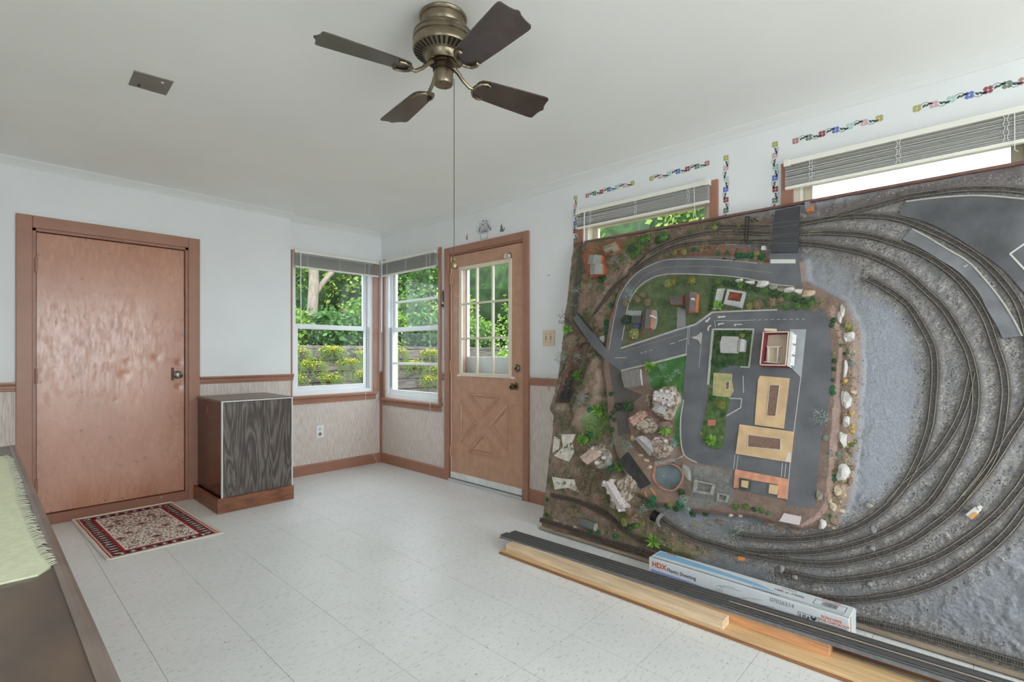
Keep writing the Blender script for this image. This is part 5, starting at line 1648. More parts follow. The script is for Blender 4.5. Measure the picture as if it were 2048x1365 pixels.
# ---- tracks
M_rail2 = mat('weathered_rail', (150, 140, 124), .4, metal=.6, var=.15, scale=60)
M_ties2 = mat('weathered_ties', (84, 80, 78), .8, var=.3, scale=90)
M_railr = mat('rusty_rail', (128, 96, 74), .5, metal=.4)
for key, c in tracks.items():
    n = len(c)
    tan = np.gradient(c, axis=0); tan /= np.linalg.norm(tan, axis=1)[:, None]
    nor = np.stack([-tan[:, 1], tan[:, 0]], 1)
    hh = np.array([max(height_at(u, v), .005) for u, v in c]) + .0015
    if key == 'trestle': hh = np.maximum(hh, .018)
    ker = np.ones(9) / 9
    hh = np.convolve(np.pad(hh, 4, mode='edge'), ker, mode='valid')
    ties = MB()
    hl, hw = .0150, .0019
    for i in range(n):
        u, v = c[i]; t = tan[i]; m = nor[i]
        q = [(-hl, -hw), (hl, -hw), (hl, hw), (-hl, hw)]
        b = []; tp = []
        for a, d in q:
            p = (u + m[0] * a + t[0] * d, v + m[1] * a + t[1] * d)
            b.append(W(*p, hh[i] - .002)); tp.append(W(*p, hh[i] + .0028))
        ties.hexa(b, tp)
    part = ties.build('track', M_ties2, lay)
    tag(part, TRL[key], kind='stuff')
    for s in (-.0092, .0092):
        r = MB(); sec = [(-.0011, .002), (.0011, .002), (.0011, .0062), (-.0011, .0062)]
        vs = []
        for i in range(n):
            for a, d in sec:
                vs.append(W(c[i][0] + nor[i][0] * (s + a), c[i][1] + nor[i][1] * (s + a), hh[i] + d))
        fs = [(4 * i + k, 4 * i + (k + 1) % 4, 4 * i + 4 + (k + 1) % 4, 4 * i + 4 + k) for i in range(n - 1) for k in range(4)] + [(0, 1, 2, 3), (4 * n - 4, 4 * n - 3, 4 * n - 2, 4 * n - 1)]
        r.add(vs, fs).build('rail', M_railr if key in ('trestle', 'spur') else M_rail2, part)

# ---- roads, kerbs, slabs, pads
def bt(px, py, dh=0.0):
    """board coordinates and height of a spot lying on the scenery"""
    h_ = .02
    for _ in range(5):
        u, v = uv(px, py, h_ + dh)
        h_ = height_at(u, v)
    return u, v, h_ + dh
def slab(name, pts, h0, h1, material, label=None, parent=lay, bevel=0.0):
    q = [uv(x, y, h1) for x, y in pts]
    o = MB().prism([W(u, v, h0) for u, v in q], [W(u, v, h1) for u, v in q]).build(name, material, parent, bevel=bevel)
    if label: o['label'] = label
    return o
def smooth_px(pts, step=6): return [tuple(p) for p in catmull(pts, step)]
def ribbon(name, path, w, h0, h1, material, label=None, parent=lay, step=5, px=True):
    c = np.array([uv(x, y, h1) for x, y in path]) if px else np.array(path)
    t = np.gradient(c, axis=0); t /= np.linalg.norm(t, axis=1)[:, None]
    m = np.stack([-t[:, 1], t[:, 0]], 1) * w / 2
    vs = []
    for i in range(len(c)):
        a, b = c[i] - m[i], c[i] + m[i]
        vs += [W(*a, h0), W(*b, h0), W(*b, h1), W(*a, h1)]
    n = len(c)
    fs = [(4 * i + k, 4 * i + (k + 1) % 4, 4 * i + 4 + (k + 1) % 4, 4 * i + 4 + k) for i in range(n - 1) for k in range(4)] + [(0, 1, 2, 3), (4 * n - 4, 4 * n - 3, 4 * n - 2, 4 * n - 1)]
    o = MB().add(vs, fs).build(name, material, parent)
    if label: o['label'] = label
    return o
M_asph = mat('model_asphalt', (100, 101, 105), .5, var=.16, scale=9, bump=.15, bscale=120, roughvar=.12)
M_asph2 = mat('model_asphalt_dark', (66, 67, 71), .7, var=.15, scale=9)
M_kerb = mat('pale_kerb', (176, 174, 166), .7, var=.1, scale=40)
M_line = mat('road_marking', (206, 204, 198), .7)
M_liney = mat('faded_yellow_line', (160, 148, 110), .7)
M_conc = mat('grey_platform', (116, 117, 121), .5, var=.25, scale=9, roughvar=.15, bump=.2, bscale=60)
M_walk = mat('sidewalk_grey', (164, 167, 172), .6, var=.06, scale=20)
HT = HP + .004
ro = smooth_px([(1216, 724), (1219, 690), (1228, 639), (1238, 597), (1254, 568), (1280, 542), (1312, 526), (1346, 519), (1440, 520), (1538, 529)], 8)
ri = smooth_px([(1604, 574), (1549, 569), (1485, 556), (1420, 550), (1344, 548), (1307, 555), (1275, 576), (1257, 608), (1249, 650), (1241, 697)], 8)
slab('road', ro + [(1540, 507), (1596, 507), (1600, 540)] + ri, HP - .01, HT, M_asph, 'curving two-lane road around the lawn')
slab('road', [(1241, 697), (1354, 660), (1391, 649), (1424, 625), (1554, 620), (1650, 619), (1660, 650), (1664, 760), (1660, 800), (1644, 868), (1634, 957), (1628, 1016), (1570, 1013), (1575, 1001), (1455, 975), (1470, 938), (1394, 926), (1372, 913), (1363, 887), (1361, 839), (1373, 708), (1241, 742), (1217, 724)], HP - .01, HT - .0005, M_asph, 'main street and dark parking lot of the model town')
slab('side_road', [(1217, 726), (1245, 744), (1250, 776), (1284, 790), (1256, 814), (1260, 867), (1236, 873), (1231, 814), (1224, 770)], HP - .006, HT - .001, mat('dusty_side_road', (92, 86, 82), .85, var=.15, scale=12))
slab('side_road', [(1175, 681), (1187, 667), (1198, 682), (1213, 699), (1217, 724), (1198, 708)], HP - .03, HT - .0006, M_asph, 'short road between bridge and main street')
slab('parking_patch', [(1255, 904), (1301, 968), (1281, 979), (1236, 922)], HP - .01, HP + .008, mat('black_parking_patch', (58, 57, 56), .8, var=.3, scale=20))
slab('overpass', [(1550, 422), (1600, 412), (1596, 507), (1541, 506)], .040, .047, M_asph2, 'dark road overpass above the tracks')
slab('overpass_kerb', [(1541, 519), (1591, 519), (1591, 527), (1541, 527)], HT, HT + .001, M_line, 'white stop band below the overpass')
def kerb(path, w=.007, hh=.004, m=M_kerb, name='kerb'): return ribbon(name, path, w, HP - .004, HT + hh, m)
kerb([(1241, 697), (1300, 678), (1354, 660), (1391, 649), (1424, 625)], .010)
kerb([(1424, 625), (1490, 622), (1554, 620)], .008)
kerb([(1242, 742), (1300, 728), (1373, 709)], .011)
kerb(smooth_px([(1367, 800), (1361, 839), (1362, 887), (1370, 913), (1394, 926)], 8), .006, .003)
kerb([(1426, 658), (1421, 710), (1416, 770)], .012)
kerb([(1426, 659), (1507, 659)], .010)
kerb([(1507, 659), (1502, 700), (1498, 735)], .008)
kerb([(1498, 735), (1481, 734)], .007)
kerb([(1458, 797), (1483, 798), (1481, 816), (1453, 832)], .006)
kerb([(1447, 747), (1447, 748)], .004)
kerb(ri[::-1][2:-2], .005, .002)
kerb(ro[3:-3], .004, .002)
slab('traffic_island', [(1382, 675), (1394, 672), (1402, 664), (1404, 668), (1402, 691), (1396, 680), (1388, 678)], HT, HT + .003, M_kerb)
def marking(path, w=.0022, m=M_line): return ribbon('road_line', path, w, HT, HT + .0006, m)
marking([(1244, 704), (1300, 687), (1366, 668)], .0018, M_liney)
for a, b in (((1281, 707), (1285, 706)), ((1289, 705), (1293, 703.5)), ((1299, 701.5), (1304, 700)), ((1340, 688.5), (1350, 686)), ((1356, 683), (1374, 677)), ((1230, 716.5), (1252, 715.5))):
    marking([a, b], .003)
marking([(1376, 656), (1372, 708)], .0022); marking([(1379, 655), (1377, 690)], .0018)
marking([(1402, 692), (1398, 735)], .0016)
marking([(1432, 641), (1470, 642), (1512, 640)], .0018)
for k in range(8): marking([(1516 + k * 12.5, 640.2 - k * .2), (1523 + k * 12.5, 640 - k * .2)], .0018)
marking([(1429, 641), (1431, 655)], .002)
marking([(1604, 720), (1601, 760), (1588, 860), (1580, 930), (1574, 1000)], .0026)
marking([(1486, 752), (1487, 786)], .003)
for x in (1477, 1471, 1566, 1573): marking([(x - 1, 910 + (x - 1471) * .17), (x - 4, 938 + (x - 1471) * .17)], .002)
marking(smooth_px([(1250, 640), (1257, 600), (1272, 570), (1300, 546), (1345, 534), (1440, 534), (1500, 541), (1545, 546)], 8), .0020, M_liney)
def arrow(pts): slab('road_arrow', pts, HT, HT + .0007, M_line)
arrow([(1434.5, 634.5), (1439, 631.5), (1439, 633), (1450.5, 632), (1450.5, 635), (1439, 636), (1439, 637.5)])
arrow([(1410, 645), (1412, 640), (1413.5, 641), (1419, 635), (1421, 637), (1415.5, 643), (1417, 644)])
arrow([(1436, 651), (1436, 647.5), (1447.5, 646), (1447.5, 648.5), (1438.5, 649.5), (1437.5, 652.5)])
arrow([(1469, 652), (1468, 648.5), (1484, 648.3), (1484, 650), (1472, 650), (1470, 653.5)])
arrow([(1415, 663), (1414.5, 657), (1417, 652.5), (1422, 650), (1422.5, 652.5), (1418.5, 655), (1417.5, 658), (1418.5, 660)])
# grass plots lying on the asphalt
M_turf = mat('static_grass_turf', (82, 106, 62), .95, var=.3, scale=45, bump=.6, bscale=300)
M_turf2 = mat('static_grass_dark', (68, 90, 54), .95, var=.35, scale=45, bump=.6, bscale=300)
slab('grass_plot', [(1427, 660), (1506, 660), (1497, 733), (1481, 732), (1462, 731), (1441, 733), (1436, 746), (1427, 746), (1425, 770), (1417, 770)], HT - .002, HT + .002, M_turf2, 'green plot around the light grey house')
slab('grass_plot', smooth_px([(1417, 773), (1440, 790), (1459, 797), (1456, 815), (1452, 831), (1450, 860), (1448, 878), (1443, 897), (1428, 899), (1412, 892), (1402, 870), (1407, 845), (1412, 820), (1416, 795)], 8), HT - .002, HT + .002, M_turf, 'green garden strip below the mossy pad')
# sidewalks and drives
slab('driveway', [(1355, 614), (1371, 620), (1371, 655), (1353, 660)], HP - .004, HT, mat('light_drive', (134, 133, 136), .7))
slab('driveway', [(1255, 621), (1283, 622), (1282, 632), (1254, 631)], HP - .004, HT, M_walk)
slab('patio', [(1306, 620), (1313, 621), (1315, 640), (1311, 658), (1304, 660)], HP - .004, HT, mat('pale_patio', (156, 160, 158), .7))
slab('patio', [(1434, 578), (1450, 577), (1440, 617), (1426, 620)], HP - .004, HT + .001, mat('white_marble_patio', (190, 192, 188), .6, var=.1, scale=40))
slab('sidewalk', [(1579, 659), (1612, 659), (1602, 756), (1585, 739)], HP, HT + .003, M_walk, 'pale sidewalk right of the maroon building')
# platforms of the yard
po = smooth_px([(1824, 458), (1853, 473), (1891, 496), (1937, 524), (1975, 565), (2006, 605), (2031, 646), (2044, 672)], 8)
pi_ = smooth_px([(2005, 676), (1993, 651), (1975, 621), (1955, 583), (1917, 544), (1878, 519), (1840, 496), (1804, 479)], 8)
slab('platform', po + pi_, 0, .018, M_conc, 'long curved grey platform between the tracks')
ribbon('platform_edge', po, .006, .010, .021, M_kerb)
slab('platform', smooth_px([(1798, 430), (1810, 404)], 20) + smooth_px([(1814, 403), (1878, 395), (1955, 391), (2048, 398), (2170, 412)], 8) + [(2180, 690)] + smooth_px([(2095, 640), (2048, 586), (2006, 539), (1955, 503), (1904, 470), (1853, 445), (1800, 431)], 8), 0, .014, mat('dark_yard_slab', (92, 92, 96), .5, var=.35, scale=6, roughvar=.15, bump=.2, bscale=60), 'large dark grey yard slab at the upper right')
ribbon('platform_edge', smooth_px([(1812, 403), (1878, 395), (1955, 391), (2048, 398), (2170, 412)], 8), .006, .008, .017, M_kerb)
ribbon('platform_line', [(2020, 508), (2060, 480)], .006, .013, .0165, M_line); ribbon('platform_line', [(2020, 508), (2050, 540), (2070, 566)], .006, .013, .0165, M_line)
ribbon('platform_line', [(1936, 530), (1927, 534)], .006, .017, .024, M_kerb)
# tan pads with wooden wells
M_tan = mat('tan_hardboard_pad', (206, 174, 134), .7, var=.12, scale=14)
M_well = mat('brown_well_slats', (128, 100, 86), .8, var=.3, scale=60, stretch=(1, 8, 1))
M_orp = mat('terracotta_pad', (206, 146, 118), .75, var=.15, scale=30)
def pad(pts, holes, m, h1=HT + .005, label=None, well=M_well):
    o = slab('building_pad', pts, HP, h1, m, label)
    for hp in holes:
        slab('well', hp, h1 - .001, h1 + .0006, well, parent=o)
        q = hp + [hp[0]]
        for a, b in zip(q[:-1], q[1:]):
            ribbon('well_rim', [a, b], .0022, h1, h1 + .0026, M_line, parent=o)
    return o
pad([(1427, 746), (1464, 748), (1463, 762), (1467, 783), (1459, 795), (1425, 792)], [[(1452, 763), (1459, 764), (1458, 779), (1450, 779)]], mat('mossy_tan_pad', (190, 168, 126), .8, var=.2, scale=25, col2=(150, 156, 104)), label='small mossy tan pad beside the garden strip')
pad([(1520, 752), (1579, 757), (1567, 858), (1509, 850), (1516, 760)], [[(1539, 770), (1559, 771), (1551, 833), (1533, 832)]], M_tan, label='upright tan pad below the maroon building')
pad([(1479, 849), (1587, 864), (1581, 926), (1471, 908)], [[(1496, 870), (1561, 878), (1561, 900), (1495, 894)]], M_tan, HT + .008, label='wide tan pad with a long brown well')
pad([(1470, 939), (1577, 959), (1574, 999), (1555, 996), (1556, 970), (1500, 960), (1499, 978), (1467, 976)], [], M_orp, label='terracotta U-shaped pad')
slab('scrap', [(1576, 905), (1581, 906), (1580, 925), (1570, 924)], HT + .008, HT + .009, M_line)
def ring(name, outer, inner, h0, h1, m, mi, label=None, hin=None):
    q = [uv(x, y, h1) for x, y in outer]; r = [uv(x, y, h1) for x, y in inner]
    n = len(q)
    vs = [W(*p, h0) for p in q] + [W(*p, h1) for p in q] + [W(*p, h1) for p in r] + [W(*p, h0) for p in r]
    fs = []
    for i in range(n):
        j = (i + 1) % n
        fs += [(i, j, n + j, n + i), (n + i, n + j, 2 * n + j, 2 * n + i), (2 * n + i, 2 * n + j, 3 * n + j, 3 * n + i)]
    o = MB().add(vs, fs).build(name, m, lay)
    if label: o['label'] = label
    hin = hin if hin is not None else h0 + .002
    MB().prism([W(*p, h0) for p in r], [W(*p, hin) for p in r]).build('floor_plate', mi, o)
    return o
M_gstone = mat('grey_model_stone', (150, 147, 142), .85, var=.2, scale=60)
slab('stone_apron', [(1385, 950), (1440, 958), (1459, 972), (1457, 1006), (1430, 1004), (1384, 990)], HP - .005, HT + .001, mat('dark_gravel_stone', (118, 116, 113), .9, var=.2, scale=70))
ring('foundation', [(1389, 960), (1429, 969), (1425, 992), (1385, 985)], [(1395, 965), (1424, 971), (1420, 986), (1391, 981)], HP, HT + .012, M_gstone, M_well, 'grey stone foundation at the lower left of the lot')
ring('foundation', [(1434, 986), (1457, 991), (1454, 1006), (1433, 1003)], [(1438, 989), (1453, 993), (1451, 1002), (1437, 999)], HP, HT + .010, M_gstone, M_walk, 'small square stone foundation')
ring('foundation', [(1455, 578), (1490, 584), (1482, 616), (1447, 608)], [(1458, 583), (1485, 587), (1480, 604), (1453, 600)], HP, HP + .024, mat('grey_foundation', (176, 176, 174), .7), mat('rust_brown_interior', (126, 66, 46), .8, var=.4, scale=50), 'grey open foundation with rusty brown inside', HP + .012)
slab('loading_step', [(1463, 605), (1480, 608), (1479, 614), (1461, 611)], HP + .024, HP + .028, M_walk)
slab('picnic_pad', [(1568, 1027), (1602, 1034), (1598, 1051), (1558, 1043)], HP - .03, HT + .004, mat('pale_pink_pad', (206, 194, 194), .7), 'pale pink pad at the plateau edge')
slab('kiosk', [(1479, 956), (1500, 960), (1498, 982), (1478, 977)], HT, HT + .014, mat('dark_green_kiosk', (66, 74, 62), .7), 'small dark green kiosk')
slab('kiosk_roof', [(1483, 961), (1497, 963), (1495, 977), (1482, 974)], HT + .014, HT + .018, M_tan)
slab('kiosk', [(1539, 969), (1556, 972), (1553, 990), (1537, 987)], HT, HT + .012, M_tan, 'small tan kiosk')
slab('bench', [(1416, 840), (1431, 840), (1430, 852), (1415, 852)], HP, HP + .012, mat('brick_bench', (178, 112, 90), .7))

# ---- houses
def gable(name, quad, h0, he, hr, wall_m, roof_m, label=None, chimney=None, flat=False, over=.002, wall_name=None):
    """quad: eave corners a,b,c,d; the ridge runs from the middle of a-d to the middle of b-c"""
    e = [np.array(uv(x, y, he)) for x, y in quad]
    c = sum(e) / 4
    w = [c + (p - c) * .93 for p in e]
    o = MB().prism([W(*p, h0) for p in w], [W(*p, he) for p in w])
    if not flat:
        for i, j in ((0, 3), (1, 2)):
            m = (w[i] + w[j]) / 2
            o.add([W(*w[i], he), W(*w[j], he), W(*m, hr - .001)], [(0, 1, 2)])
    o = o.build(name, wall_m, lay)
    if label: o['label'] = label
    t = .0022
    if flat:
        MB().prism([W(*p, he) for p in e], [W(*p, he + t) for p in e]).build('roof', roof_m, o)
    else:
        r0, r1 = (e[0] + e[3]) / 2, (e[1] + e[2]) / 2
        for s in ((e[0], e[1], r1, r0), (r0, r1, e[2], e[3])):
            hs = [he, he, hr, hr] if s[0] is e[0] else [hr, hr, he, he]
            MB().hexa([W(*p, k - .0005) for p, k in zip(s, hs)], [W(*p, k + t) for p, k in zip(s, hs)]).build('roof', roof_m, o)
    if chimney:
        x, y, hc, m = chimney
        u, v = uv(x, y, hc)
        MB().hexa([W(u - .007, v - .005, h0), W(u + .007, v - .005, h0), W(u + .007, v + .005, h0), W(u - .007, v + .005, h0)],
                  [W(u - .007, v - .005, hc), W(u + .007, v - .005, hc), W(u + .007, v + .005, hc), W(u - .007, v + .005, hc)]).build('chimney', m, o)
    return o
M_ow = mat('orange_brick_wall', (206, 116, 74), .8, var=.15, scale=80)
M_br = mat('brown_shingle', (104, 92, 88), .8, var=.12, scale=90, stretch=(1, 1, 1))
M_gr = mat('grey_shingle', (92, 89, 88), .8, var=.15, scale=90)
M_lg = mat('light_grey_roof', (176, 174, 172), .7, var=.06, scale=60)
M_gg = mat('greenish_grey_roof', (150, 152, 146), .8, var=.08, scale=60)
M_cast = mat('castle_stone', (196, 186, 184), .85, var=.16, scale=90, bump=.4)
M_cast2 = mat('pink_castle_stone', (178, 142, 128), .85, var=.2, scale=90, bump=.4)
M_slate = mat('grey_slate_roof', (168, 164, 164), .75, var=.1, scale=60)
M_ww = mat('white_model_wall', (216, 215, 212), .6, var=.05, scale=50)
h0 = HP - .004
gable('model_house', [(1371, 586), (1371, 586 + 39), (1391, 624), (1394, 585)], h0, HP + .040, HP + .056, M_ow, M_br, 'orange model house with brown roof and white chimney', (1384, 598, HP + .066, M_line))
gable('model_garage', [(1341, 593), (1367, 590), (1366, 609), (1342, 610)], h0, HP + .026, HP + .038, M_ow, M_br, 'brown-roofed garage attached to the orange house')
gable('model_house', [(1287, 621), (1283, 658), (1301, 657), (1303, 619)], h0, HP + .036, HP + .050, M_ow, M_gr, 'orange model house with grey roof on the left lawn', (1302, 632, HP + .058, M_line))
gable('model_garage', [(1264, 632), (1283, 632), (1282, 647), (1263, 646)], h0, HP + .020, 0, M_ow, M_gr, 'flat grey annex of the left lawn house', flat=True)
slab('paddling_pool', ell(1273, 652, 7, 5), HP, HP + .007, mat('pool_blue', (74, 90, 130), .3), 'tiny round blue pool')
hf = gable('model_house', [(1444, 673), (1477, 674), (1474, 707), (1441, 706)], h0, HP + .034, HP + .052, M_ww, M_lg, 'white model house with light grey gable roof in the block')
gable('model_house', [(1478, 678), (1474, 704), (1488, 704), (1491, 680)], h0, HP + .032, HP + .042, M_ww, M_lg, 'small white side wing of the light grey house')
slab('pink_porch', [(1434, 681), (1446, 688), (1447, 690), (1437, 684)], HP + .014, HP + .03, mat('pink_porch', (204, 150, 156), .7))
slab('brick_walk', [(1428, 688), (1440, 688), (1440, 697), (1427, 697)], HP, HT, mat('brick_walk', (150, 104, 92), .8))
# maroon building without its roof
mb_o = ring('maroon_building', [(1526, 663), (1579, 662), (1573, 733), (1518, 731)], [(1531, 667), (1576, 665), (1570, 729), (1524, 727)], HP, HP + .062, mat('maroon_wall', (126, 44, 58), .7, var=.1, scale=30), mat('tan_interior', (204, 186, 166), .8), 'roofless maroon store building with cream interior', HP + .018)
for a, b in (((1527, 664), (1520, 729)), ((1530, 665), (1578, 664)), ((1577, 664), (1571, 731)), ((1521, 730), (1570, 731))):
    ribbon('parapet', [a, b], .005, HP + .060, HP + .065, mat('cream_parapet', (214, 200, 178), .7), parent=mb_o)
for a, b in (((1533, 694), (1562, 694)), ((1536, 694), (1535, 726)), ((1556, 695), (1554, 727)), ((1526, 724), (1560, 727))):
    ribbon('inner_partition', [a, b], .004, HP + .018, HP + .044, mat('cream_partition', (222, 214, 202), .7), parent=mb_o)
ribbon('window_strip', [(1529, 672), (1526, 690), (1525, 712)], .004, HP + .03, HP + .058, M_ww, parent=mb_o)
slab('roof_sign', [(1529, 657), (1552, 658), (1552, 663), (1528, 662)], HP + .05, HP + .068, mat('cream_parapet', (214, 200, 178), .7), parent=mb_o)
# white arcade with arches in front of it
fa0, fa1 = uv(1580, 664, HP + .058), uv(1574, 733, HP + .058)
ar = MB()
fu = np.array(fa0); fv = np.array(fa1); d_ = fv - fu; L_ = np.linalg.norm(d_); d_ /= L_
nrm = np.array([-d_[1], d_[0]]); 
if nrm[0] < 0: nrm = -nrm
prof_ = [(0, .0)]
xs_ = []
for k in range(3):
    a0 = .04 + k * .32; 
    prof_ += [(a0, 0), (a0, .022)] + [(a0 + .14 - .14 * math.cos(t), .022 + .018 * math.sin(t)) for t in np.linspace(0, math.pi, 7)][1:-1] + [(a0 + .28, .022), (a0 + .28, 0)]
prof_ += [(1, 0), (1, .056), (0, .056)]
def AP(s, hh, o): 
    p = fu + d_ * L_ * s + nrm * o
    return W(p[0], p[1], HP + hh)
ar.prism([AP(s, hh, .004) for s, hh in prof_], [AP(s, hh, .008) for s, hh in prof_])
ar.prism([AP(0, .056, 0), AP(1, .056, 0), AP(1, .056, .012), AP(0, .056, .012)], [AP(0, .060, 0), AP(1, .060, 0), AP(1, .060, .012), AP(0, .060, .012)])
ar.build('white_arcade', M_ww, mb_o)
aw = MB()
for k in range(3):
    a0 = .05 + k * .32
    aw.hexa([AP(a0, .034, .008), AP(a0 + .26, .034, .008), AP(a0 + .26, .026, .022), AP(a0, .026, .022)], [AP(a0, .036, .008), AP(a0 + .26, .036, .008), AP(a0 + .26, .028, .022), AP(a0, .028, .022)])
aw.build('awnings', M_ww, mb_o)
# shed roof by the side road
gable('model_shed', [(1242, 744), (1280, 737), (1283, 771), (1249, 776)], h0, HP + .026, HP + .032, M_ww, mat('corrugated_grey_roof', (128, 122, 120), .7, var=.12, scale=14, stretch=(1, 8, 1)), 'long grey-roofed shed below the main street')
# corner ruins
slab('brick_base', [(1170, 511), (1207, 510), (1213, 548), (1176, 557)], .0, .034, mat('orange_brick_base', (164, 98, 78), .85, var=.25, scale=60), 'orange brick base of the grey corner house')
gable('model_house', [(1175, 529), (1180, 511), (1205, 510), (1199, 530)][:1] + [(1179, 511), (1205, 511), (1200, 530)], .02, .060, .074, M_ow, M_gg, 'grey-green roofed corner house')
gable('model_house', [(1180, 529), (1181, 551), (1204, 549), (1206, 528)], .02, .058, .074, M_ow, M_gg, 'long wing of the grey-green corner house')
hb_ = gable('model_house', [(1208, 494), (1231, 484), (1240, 500), (1214, 510)], .015, .052, .066, mat('raw_orange_wall', (208, 118, 90), .8), mat('unfinished_roof', (158, 150, 128), .8), 'half-finished orange house with striped open roof')
for k in range(4):
    a = np.array([1210, 497.]) + np.array([5, 12.]) * 0 + np.array([6.2, -2.6]) * k * .55
    ribbon('rafter', [(a[0], a[1] - 2), (a[0] + 5, a[1] + 12)], .0025, .050, .0645, mat('dark_rafter_gap', (88, 74, 66), .8), parent=hb_)
# castles on rock mounds
def rock_mesh(seed, sub=3):
    rng = random.Random(seed)
    bm = bmesh.new(); bmesh.ops.create_icosphere(bm, subdivisions=sub, radius=1)
    ax = [Vector((rng.gauss(0, 1), rng.gauss(0, 1), rng.gauss(0, 1))).normalized() for _ in range(13)]
    lim = [rng.uniform(.45, .88) for _ in ax]
    for v in bm.verts:
        for a, l in zip(ax, lim):
            d = v.co.dot(a)
            if d > l: v.co -= a * (d - l)
        v.co *= 1 + .10 * noise.noise(v.co * 2.3 + Vector((seed, 0, 0))) + rng.uniform(-.02, .02)
    me = bpy.data.meshes.new('rock'); bm.to_mesh(me); bm.free()
    return me
ROCKS = [rock_mesh(s) for s in range(5)]
def mound_mesh(seed):
    bm = bmesh.new(); bmesh.ops.create_icosphere(bm, subdivisions=4, radius=1)
    o_ = Vector((seed * 3.1, 1.7, seed))
    for v in bm.verts:
        p = v.co.copy()
        v.co = p * (.92 + .34 * noise.noise(p * 1.5 + o_) + .16 * abs(noise.noise(p * 2.6 + o_)) + .05 * noise.noise(p * 7 + o_))
    me = bpy.data.meshes.new('rock_mound'); bm.to_mesh(me); bm.free()
    return me
MOUNDS = [mound_mesh(s) for s in range(5)]
ROT = Matrix((tuple(UU), tuple(VV), tuple(NN))).transposed()   # columns: board axes
def place(me, name, u, v, h, scl, material, parent=lay, spin=0.0, tilt=(0, 0)):
    o = bpy.data.objects.new(name, me); COL.objects.link(o)
    o.parent = parent
    o.location = Vector(W(u, v, h)) - wloc(parent)
    R_ = ROT.to_4x4() @ Matrix.Rotation(spin, 4, 'Z') @ Euler((tilt[0], tilt[1], 0)).to_matrix().to_4x4()
    o.rotation_euler = R_.to_euler()
    o.scale = scl
    if material is not None and o.data.materials:
        o.material_slots[0].link = 'OBJECT'; o.material_slots[0].material = material
    return o
for me in ROCKS + MOUNDS: me.materials.append(M_gstone)
M_wrock = mat('white_plaster_rock', (206, 202, 196), .8, var=.14, scale=4, bump=.5, bscale=9)
M_trock = mat('tan_boulder', (196, 178, 152), .75, var=.15, scale=30, bump=.3)
M_orock = mat('ochre_lichen_rock', (190, 156, 96), .85, var=.25, scale=40, bump=.4)
M_grock = mat('grey_mossy_rock', (150, 146, 134), .85, var=.25, scale=40, bump=.5)
M_mound = mat('mossy_mound_stone', (178, 160, 150), .9, scale=3.5, col2=(112, 104, 82), ramp=(.40, .56), bump=.5, bscale=16)
M_drock = mat('brown_rock', (140, 118, 104), .85, var=.25, scale=40, bump=.5)
def rock(px, py, rx, ry, rh, m, seed=0, spin=0.0, name='rock', dh=0.0, meshes=None):
    u, v, h_ = bt(px, py, rh * .3)
    u2, v2 = uv(px + 10, py, h_); u3, v3 = uv(px, py + 10, h_)
    sx, sy = abs(u2 - u) / 10, abs(v3 - v) / 10
    return place((meshes or ROCKS)[seed % 5], name, u, v, h_ - rh * .3 + dh, (rx * sx, ry * sy, rh), m, spin=spin)
for k, (x, y, rx, ry, rh, s) in enumerate([(1331, 804, 27, 34, .05, 0), (1290, 850, 26, 17, .03, 1), (1320, 896, 22, 22, .05, 2), (1196, 912, 25, 24, .045, 3), (1243, 985, 19, 40, .045, 4), (1330, 850, 16, 10, .03, 1), (1298, 800, 7, 14, .03, 2)]):
    rock(x, y, rx, ry, rh, (M_mound if k != 5 else M_drock), s, spin=(-.5 if k == 4 else 0), name='rock_mound', meshes=MOUNDS)
HC = HP + .05
gable('castle', [(1309, 783), (1346, 785), (1341, 811), (1306, 800)], HP, HC + .034, HC + .042, M_cast, M_cast, 'pale stone castle on the upper rock mound')
gable('castle', [(1303, 820), (1313, 809), (1333, 814), (1328, 830)], HP, HC + .02, HC + .03, M_cast, M_slate, 'small lower wing of the upper castle')
slab('castle_tower', ell(1313, 790, 5, 5), HP, HC + .045, M_cast); slab('castle_tower', ell(1339, 806, 4, 4), HP, HC + .045, M_cast)
gable('castle', [(1256, 838), (1283, 821), (1296, 831), (1269, 852)], HP, HP + .040, HP + .052, M_cast2, M_cast2, 'pink stone castle house left of the upper castle')
gable('castle_house', [(1270, 878), (1288, 870), (1318, 892), (1300, 916)][:1] + [(1300, 913), (1318, 896), (1286, 872)], HP, HC + .012, HC + .028, M_cast, M_slate, 'grey-roofed castle house above the pond')
gable('castle_house', [(1160, 914), (1189, 893), (1203, 911), (1175, 930)], .03, HP + .052, HP + .066, M_cast2, mat('tan_timber_roof', (186, 164, 150), .8, var=.15, scale=40), 'tan-roofed castle house on the left rock mound')
c5 = gable('castle', [(1206, 968), (1240, 1024), (1254, 1012), (1224, 960)], .03, HP + .058, HP + .070, M_cast, M_cast, 'long pale castle ruin on the lower left mound')
for k in range(4):
    t = k / 3.4
    slab('buttress', ell(1207 + 33 * t, 970 + 52 * t, 4, 4), .03, HP + .064, M_cast, parent=c5)
    slab('arrow_slit', ell(1228 + 24 * t, 968 + 44 * t, 1.6, 1.8), HP + .052, HP + .0595, M_black, parent=c5)
